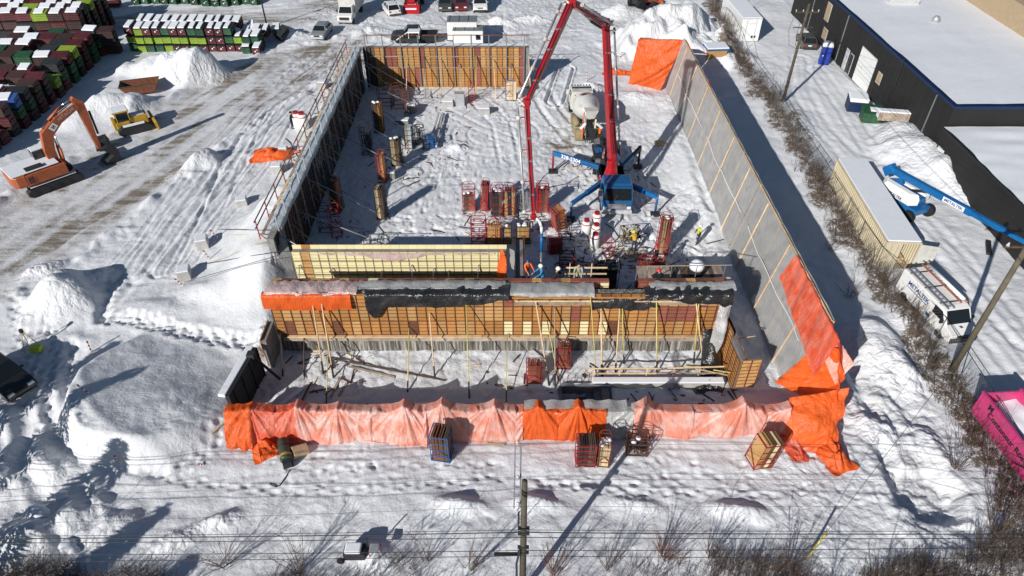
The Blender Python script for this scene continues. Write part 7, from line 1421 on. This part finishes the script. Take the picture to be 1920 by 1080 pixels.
# ------------------------------------------------------------------ utility poles and wires
def upole(label, x, y, h, r=0.16, arm=None, m='pole_wood'):
    t = thing('utility_pole',label,'utility pole',(x,y,hz(x,y)-0.3)); MB().tube((0,0,0),(0,0,h+0.3),r,12,r*0.72).build('pole',m,t,smooth=True); return t
P1 = upole('weathered utility pole with a crossarm in the bottom centre',0.5,15.7,9.2,0.165)
z0 = 0.3
for y in (-0.06,0.16): MB().bar((-0.18,-0.9,8.7+z0),(-0.12,2.1,8.85+z0),0.07,0.10).build('crossarm','galv',P1); break
MB().bar((-0.42,-0.9,8.7+z0),(-0.36,2.1,8.85+z0),0.05,0.10).build('crossarm','galv',P1)
for y in (-0.85,0.35,2.05): MB().lathe([(0.03,0),(0.07,0.05),(0.06,0.16),(0.02,0.2)],c=(-0.27,y,8.85+z0),n=8).build('insulator','white_dirty',P1)
for z in (5.9,5.5,4.35,3.9): MB().cbox((0,-0.1,z+z0),(0.5,0.14,0.12)).build('clamp','steel_dark',P1)
MB().cbox((-0.75,-0.1,3.75+z0),(1.1,0.14,0.12)).build('splice_box','steel_dark',P1); MB().path([(-0.15,-0.2,4.3+z0),(-0.3,-0.25,3.2+z0),(-0.25,-0.22,0.2)],0.05,6).build('riser_cable','steel_dark',P1)
for k in range(8): MB().tube((-0.2,-0.12,6.4+0.12*k+z0),(-0.25,-0.22,6.2+0.15*k+z0),0.03,5).build('fitting','steel_dark',P1)
P2 = upole('leaning brown utility pole standing in the brush by the van',28.2,30.0,10.6,0.2); P2.rotation_euler = (0,0,0)
P3 = upole('utility pole with crossarm near the blue toilet',29.2,69.2,10.2,0.17)
MB().bar((-1.2,0,9.7),(1.2,0,9.7),0.09,0.11).build('crossarm','lumber_dark',P3)
for x in (-1.1,-0.4,0.5,1.1): MB().lathe([(0.03,0),(0.07,0.05),(0.02,0.2)],c=(x,0,9.76),n=8).build('insulator','white_dirty',P3); MB().path([(x,0,9.7),(x*1.3,-0.2,8.0),(x*0.9,-0.1,6.5),(0,-0.1,6.0)],0.02,4).build('jumper','wire',P3)
MB().bar((-1.0,0,8.2),(1.0,0,8.2),0.07,0.08).build('lower_arm','lumber_dark',P3)
MB().bar((-1.3,0,10.2),(1.3,0,10.2),0.09,0.11).build('crossarm','lumber_dark',P2)
for x in (-1.1,0.3,1.1): MB().lathe([(0.04,0),(0.10,0.05),(0.03,0.25)],c=(x,0,10.25),n=8).build('insulator','white_dirty',P2)
P4 = upole('short dark light pole by the far road',-33.0,93.0,6.5,0.11,m='steel_dark'); MB().lathe([(0.05,-0.1),(0.3,0),(0.3,0.3),(0.1,0.4)],c=(0.1,0,4.6),n=10).build('lamp_head','steel_dark',P4)
GY = thing('guy_guard','yellow guy wire guard leaning in the bottom right brush','guy wire',(*G(1512,1048),hz(*G(1512,1048)))); MB().tube((0,0,0),(0.75,0.55,1.5),0.06,8).build('guard','yellow_pole',GY,smooth=True); MB().tube((0.75,0.55,1.5),(5.0,3.7,10.0),0.012,5).build('cable','wire',GY)
def wire(label, pts, r=0.022, sag=0.5, n_=24):
    b = MB(); P = []
    for a, q in zip(pts[:-1], pts[1:]):
        a = Vector(a); q = Vector(q)
        for k in range(n_+1):
            f_ = k/n_; p_ = lerp(a,q,f_); p_.z -= sag*4*f_*(1-f_); P.append(p_)
    b.path(P,r,5); return tag(b.build('overhead_wire','wire'),label,'wire','overhead wires')
yp = 15.6
for k,(dy,z,lab) in enumerate([(2.05,9.05,'thin overhead wire, topmost across the foreground'),(0.35,9.0,'thin overhead wire, second from the top across the foreground'),(-0.85,8.95,'thin overhead wire, third from the top across the foreground')]):
    wire(lab,[(-45,yp+dy-1.0,8.6),(0.2,yp+dy,z),(45,yp+dy+0.6,9.0)],0.006,0.35)
for k,(z,r,zl,zr,lab) in enumerate([(6.05,0.012,5.7,6.6,'black cable below the thin wires, uppermost of the cable bundle'),(5.85,0.022,5.5,6.3,'thick black cable, second of the cable bundle'),(5.45,0.017,5.2,6.0,'black cable, third of the cable bundle'),(4.35,0.016,4.3,5.6,'black cable, fourth of the cable bundle'),(3.9,0.015,3.6,4.2,'lowest black cable across the foreground')]):
    wire(lab,[(-45,yp-0.2,zl),(0.4,yp-0.15,z),(45,yp-0.2,zr)],r,0.3)
for k,(x0,lab) in enumerate([(-1.1,'overhead wire along the brush line, left'),(0.3,'overhead wire along the brush line, middle'),(1.1,'overhead wire along the brush line, right')]): wire(lab,[(29.2+x0,120,10.2),(29.2+x0,69.2,9.9),(28.2+x0,30,10.3),(27.6+x0,-12,9.6)],0.010,0.7)
wire('service wire from the upper pole to the black building',[(29.2,69.2,8.2),(39.2,66.0,5.3)],0.010,0.4); wire('second service wire slanting across the container yard',[(29.2,69.2,7.4),(38.8,38,5.0)],0.010,0.8)
for k,(u,v) in enumerate([(1612,1000),(250,1005)]): pass
o = MB().tube((22.3,15.42,4.35+0.9),(23.3,15.42,4.4+0.9),0.07,8).build('cable_splice','wire'); tag(o,'black splice sleeve on the cable at the bottom right','cable splice')

# ------------------------------------------------------------------ chain-link fence in the brush
FN = thing('chain_link_fence','chain-link fence with rusty posts running through the brush','fence')
fl = [(27.9,104),(27.6,80),(27.55,66),(27.4,54),(27.2,41)]; fl = [Vector((x+0.4,y,0)) for x,y in fl]+[Vector((28.6,33,0)),Vector((28.4,26,0)),Vector((27.8,18,0))]
for a,b in zip(fl[:-1],fl[1:]):
    L_ = (b-a).length; n_ = int(L_/3)
    for k in range(n_):
        p_ = lerp(a,b,k/n_); q_ = lerp(a,b,(k+1)/n_); p_.z = hz(p_.x,p_.y); q_.z = hz(q_.x,q_.y)
        MB().tube(p_+Vector((0,0,-0.2)),p_+Vector((0,0,1.8)),0.035,6).build('post','steel_grey',FN); MB().tube(p_+Vector((0,0,1.75)),q_+Vector((0,0,1.75)),0.025,5).build('rail','steel_dark',FN)
        if p_.y < 70:
            b_ = MB(); m_ = 14
            for j in range(-m_//2,m_):
                f0 = j/m_; f1 = f0+0.5; 
                for (fa,za,fb,zb_) in ((f0,0.05,f1,1.7),(f1,0.05,f0,1.7)):
                    if fa > 1 or fb > 1 or fa < 0 or fb < 0: continue
                    b_.tube(lerp(p_,q_,fa)+Vector((0,0,za)),lerp(p_,q_,fb)+Vector((0,0,zb_)),0.006,3,cap=False)
            b_.build('mesh','galv',FN)
# ------------------------------------------------------------------ bare brush
def twig_lines(rng, base, h, spread, n_stem, n_br, droop=0.0):
    """list of (p,q,r) for one bush"""
    out = []
    for s_ in range(n_stem):
        a_ = rng.uniform(0,6.283); ln = h*rng.uniform(0.55,1.0); d = Vector((math.cos(a_)*spread*rng.uniform(0.2,1),math.sin(a_)*spread*rng.uniform(0.2,1),1)).normalized()
        p_ = base+Vector((math.cos(a_),math.sin(a_),0))*rng.uniform(0,0.25); r = 0.008+0.007*h*rng.uniform(0.4,1); k_ = 4; pts = [p_]
        for j in range(k_): d = (d+Vector((rng.gauss(0,0.12),rng.gauss(0,0.12),0.05-droop))).normalized(); q = pts[-1]+d*ln/k_; out.append((pts[-1],q,r*(1-j/k_*0.7))); pts.append(q)
        for b in range(n_br):
            j = rng.randint(1,k_); o_ = pts[j]; dd = (d+Vector((rng.gauss(0,0.6),rng.gauss(0,0.6),rng.gauss(0.2,0.3)))).normalized(); l2 = ln*rng.uniform(0.15,0.4); m_ = o_+dd*l2*0.5; e = m_+(dd+Vector((rng.gauss(0,0.25),rng.gauss(0,0.25),0.15))).normalized()*l2*0.5; out.append((o_,m_,r*0.45)); out.append((m_,e,r*0.28))
    return out
def twig_mesh(name, lines, m):
    V = []; F = []
    for p_, q_, r in lines:
        d = (q_-p_); 
        if d.length < 1e-5: continue
        d.normalize(); u = Vector((0,0,1)) if abs(d.z) < 0.9 else Vector((1,0,0)); a = d.cross(u).normalized(); b = a.cross(d); o = len(V)
        for c, rr in ((p_,r),(q_,r*0.75)):
            for k in range(3): t_ = 2.0944*k; V.append(c+(a*math.cos(t_)+b*math.sin(t_))*rr)
        F += [(o,o+1,o+4,o+3),(o+1,o+2,o+5,o+4),(o+2,o,o+3,o+5)]
    me = bpy.data.meshes.new(name); me.from_pydata([tuple(v) for v in V],[],F); me.materials.append(MATS[m]); me.update(); return me
rg_ = random.Random(21)
# thicket along the fence (nobody could count its stems)
L_ = []; hp_ = [Vector((x,y,0)) for x,y in hedge]
for a,b in zip(hp_[:-1],hp_[1:]):
    ln = (b-a).length; n_ = int(ln*12)
    for k in range(n_):
        p_ = lerp(a,b,rg_.random())+Vector((rg_.gauss(0,0.6),rg_.gauss(0,0.3),0)); near = 1.0 if p_.y < 60 else 0.8
        if p_.y > 110 or p_.y < 12: continue
        p_.z = hz(p_.x,p_.y); L_ += twig_lines(rg_,p_,rg_.uniform(0.6,1.9)*near,0.75,rg_.randint(2,4),4,0.03)
o = bpy.data.objects.new('brush_thicket',twig_mesh('brush_thicket',L_,'twig')); COL.objects.link(o); stuff(o); tag(o,'tangled bare brown thicket along the fence at right','brush')
# brush mass along the bottom edge
L_ = []
for k in range(3300):
    u = rg_.uniform(-60,1980); x = (u-960)/1280*33.5; y = 16.2+0.9*math.sin(u*0.011)+0.5*math.sin(u*0.027)-abs(rg_.gauss(0,1.5))+(0.9 if 1330 < u else 0)
    if (600 < u < 1330 and rg_.random() < 0.75) or y < 9: continue
    L_ += twig_lines(rg_,Vector((x,y,hz(x,y))),rg_.uniform(0.4,1.25),0.95,rg_.randint(2,4),5,0.03)
o = bpy.data.objects.new('bottom_brush',twig_mesh('bottom_brush',L_,'twig')); COL.objects.link(o); stuff(o); tag(o,'mass of bare twigs along the bottom edge','brush')
# single shrubs that stand out
for k,(u,v,h,sp,ns,m,lab) in enumerate([(1245,1045,2.0,0.7,26,'twig_red','reddish bare shrub in the bottom centre right'),(1040,1075,2.2,0.6,20,'twig_red','reddish bare shrub beside the utility pole'),(800,1050,2.2,0.5,10,'twig','bare shrub left of the utility pole'),(1330,1040,2.4,0.5,14,'twig','bare shrub right of the reddish one'),(880,1070,2.6,0.45,12,'twig','thin tall bare shrub just left of the utility pole'),(1140,1065,2.4,0.5,12,'twig','thin bare shrub between the two reddish shrubs'),(1860,1010,3.0,0.7,26,'twig','dense bare shrub in the bottom right corner'),(1790,880,2.2,0.8,18,'twig','bare shrub on the snow side of the brush at right'),(1480,1060,2.6,0.7,20,'twig','spreading bare shrub by the yellow guy guard'),(420,1060,2.4,0.7,18,'twig','bare shrub at the bottom left'),(560,1075,2.6,0.6,16,'twig','bare shrub at the bottom left of centre'),(1450,195,3.0,0.8,22,'twig','tall bare shrub at the foot of the upper utility pole'),(1380,30,3.5,0.7,22,'twig','pale bare tree beside the white container'),(1555,470,1.6,0.9,12,'twig','low sprawling shrub in the snow left of the thicket'),(1530,330,1.6,0.9,12,'twig','sprawling shrub left of the container'),(1590,560,1.8,0.9,12,'twig','low shrub in the snow near the hoarding shadow')]):
    x,y = G(u,v); t = thing('bare_shrub',lab,'shrub',(x,y,hz(x,y)-0.05)); ll = twig_lines(rg_,Vector((0,0,0)),h,sp,ns,7,0.02); me = twig_mesh('branches',ll,m); oo = bpy.data.objects.new('branches',me); COL.objects.link(oo); oo.parent = t
# bare trees just below the frame: their long shadows streak the foreground
for k in range(20):
    x = -30+k*3.2+rg_.uniform(-1.2,1.2); y = rg_.uniform(6.5,11.5); h = rg_.uniform(4.0,7.5)
    t = thing('bare_tree','bare young tree beyond the bottom edge, %s from the left'%ORD[k],'tree',(x,y,hz(x,y)),0,'young trees beyond the bottom edge')
    ll = twig_lines(rg_,Vector((0,0,0)),h,0.32,rg_.randint(5,9),14,-0.02); oo = bpy.data.objects.new('branches',twig_mesh('branches',ll,'twig')); COL.objects.link(oo); oo.parent = t
# conifers beyond the bottom left corner: their shade lies over the left foreground
mat('needles', (0.035,0.06,0.035), 0.8, 0, 0.3)
for k,(x,y,h) in enumerate([(-28.2,14.8,7.5),(-31.5,18.2,8.5),(-25.2,11.2,6.0),(-21.8,9.6,5.2),(-34.5,22,7.0)]):
    t = thing('conifer','dense conifer beyond the bottom left corner, %s from the right'%ORD[[2,3,1,0,4][k]],'tree',(x,y,hz(x,y)-0.1),0,'conifers beyond the corner')
    MB().tube((0,0,0),(0,0,h),0.14,8,0.02).build('trunk','pole_wood',t); V = []; F = []
    for q in range(1500):
        z = h*(0.08+0.9*rg_.random()**1.3); r = (h-z)*0.30+0.1; a_ = rg_.uniform(0,6.283); rr = r*rg_.random()**0.5; c = Vector((rr*math.cos(a_),rr*math.sin(a_),z-0.25*rr)); d = Vector((math.cos(a_),math.sin(a_),-0.3))*rg_.uniform(0.25,0.5); s_ = Vector((-math.sin(a_),math.cos(a_),rg_.uniform(-0.4,0.4)))*rg_.uniform(0.08,0.16); o_ = len(V); V += [c-s_,c+s_,c+d]; F.append((o_,o_+1,o_+2))
    me = bpy.data.meshes.new('crown'); me.from_pydata([tuple(v) for v in V],[],F); me.materials.append(MATS['needles']); me.update(); oo = bpy.data.objects.new('crown',me); COL.objects.link(oo); oo.parent = t
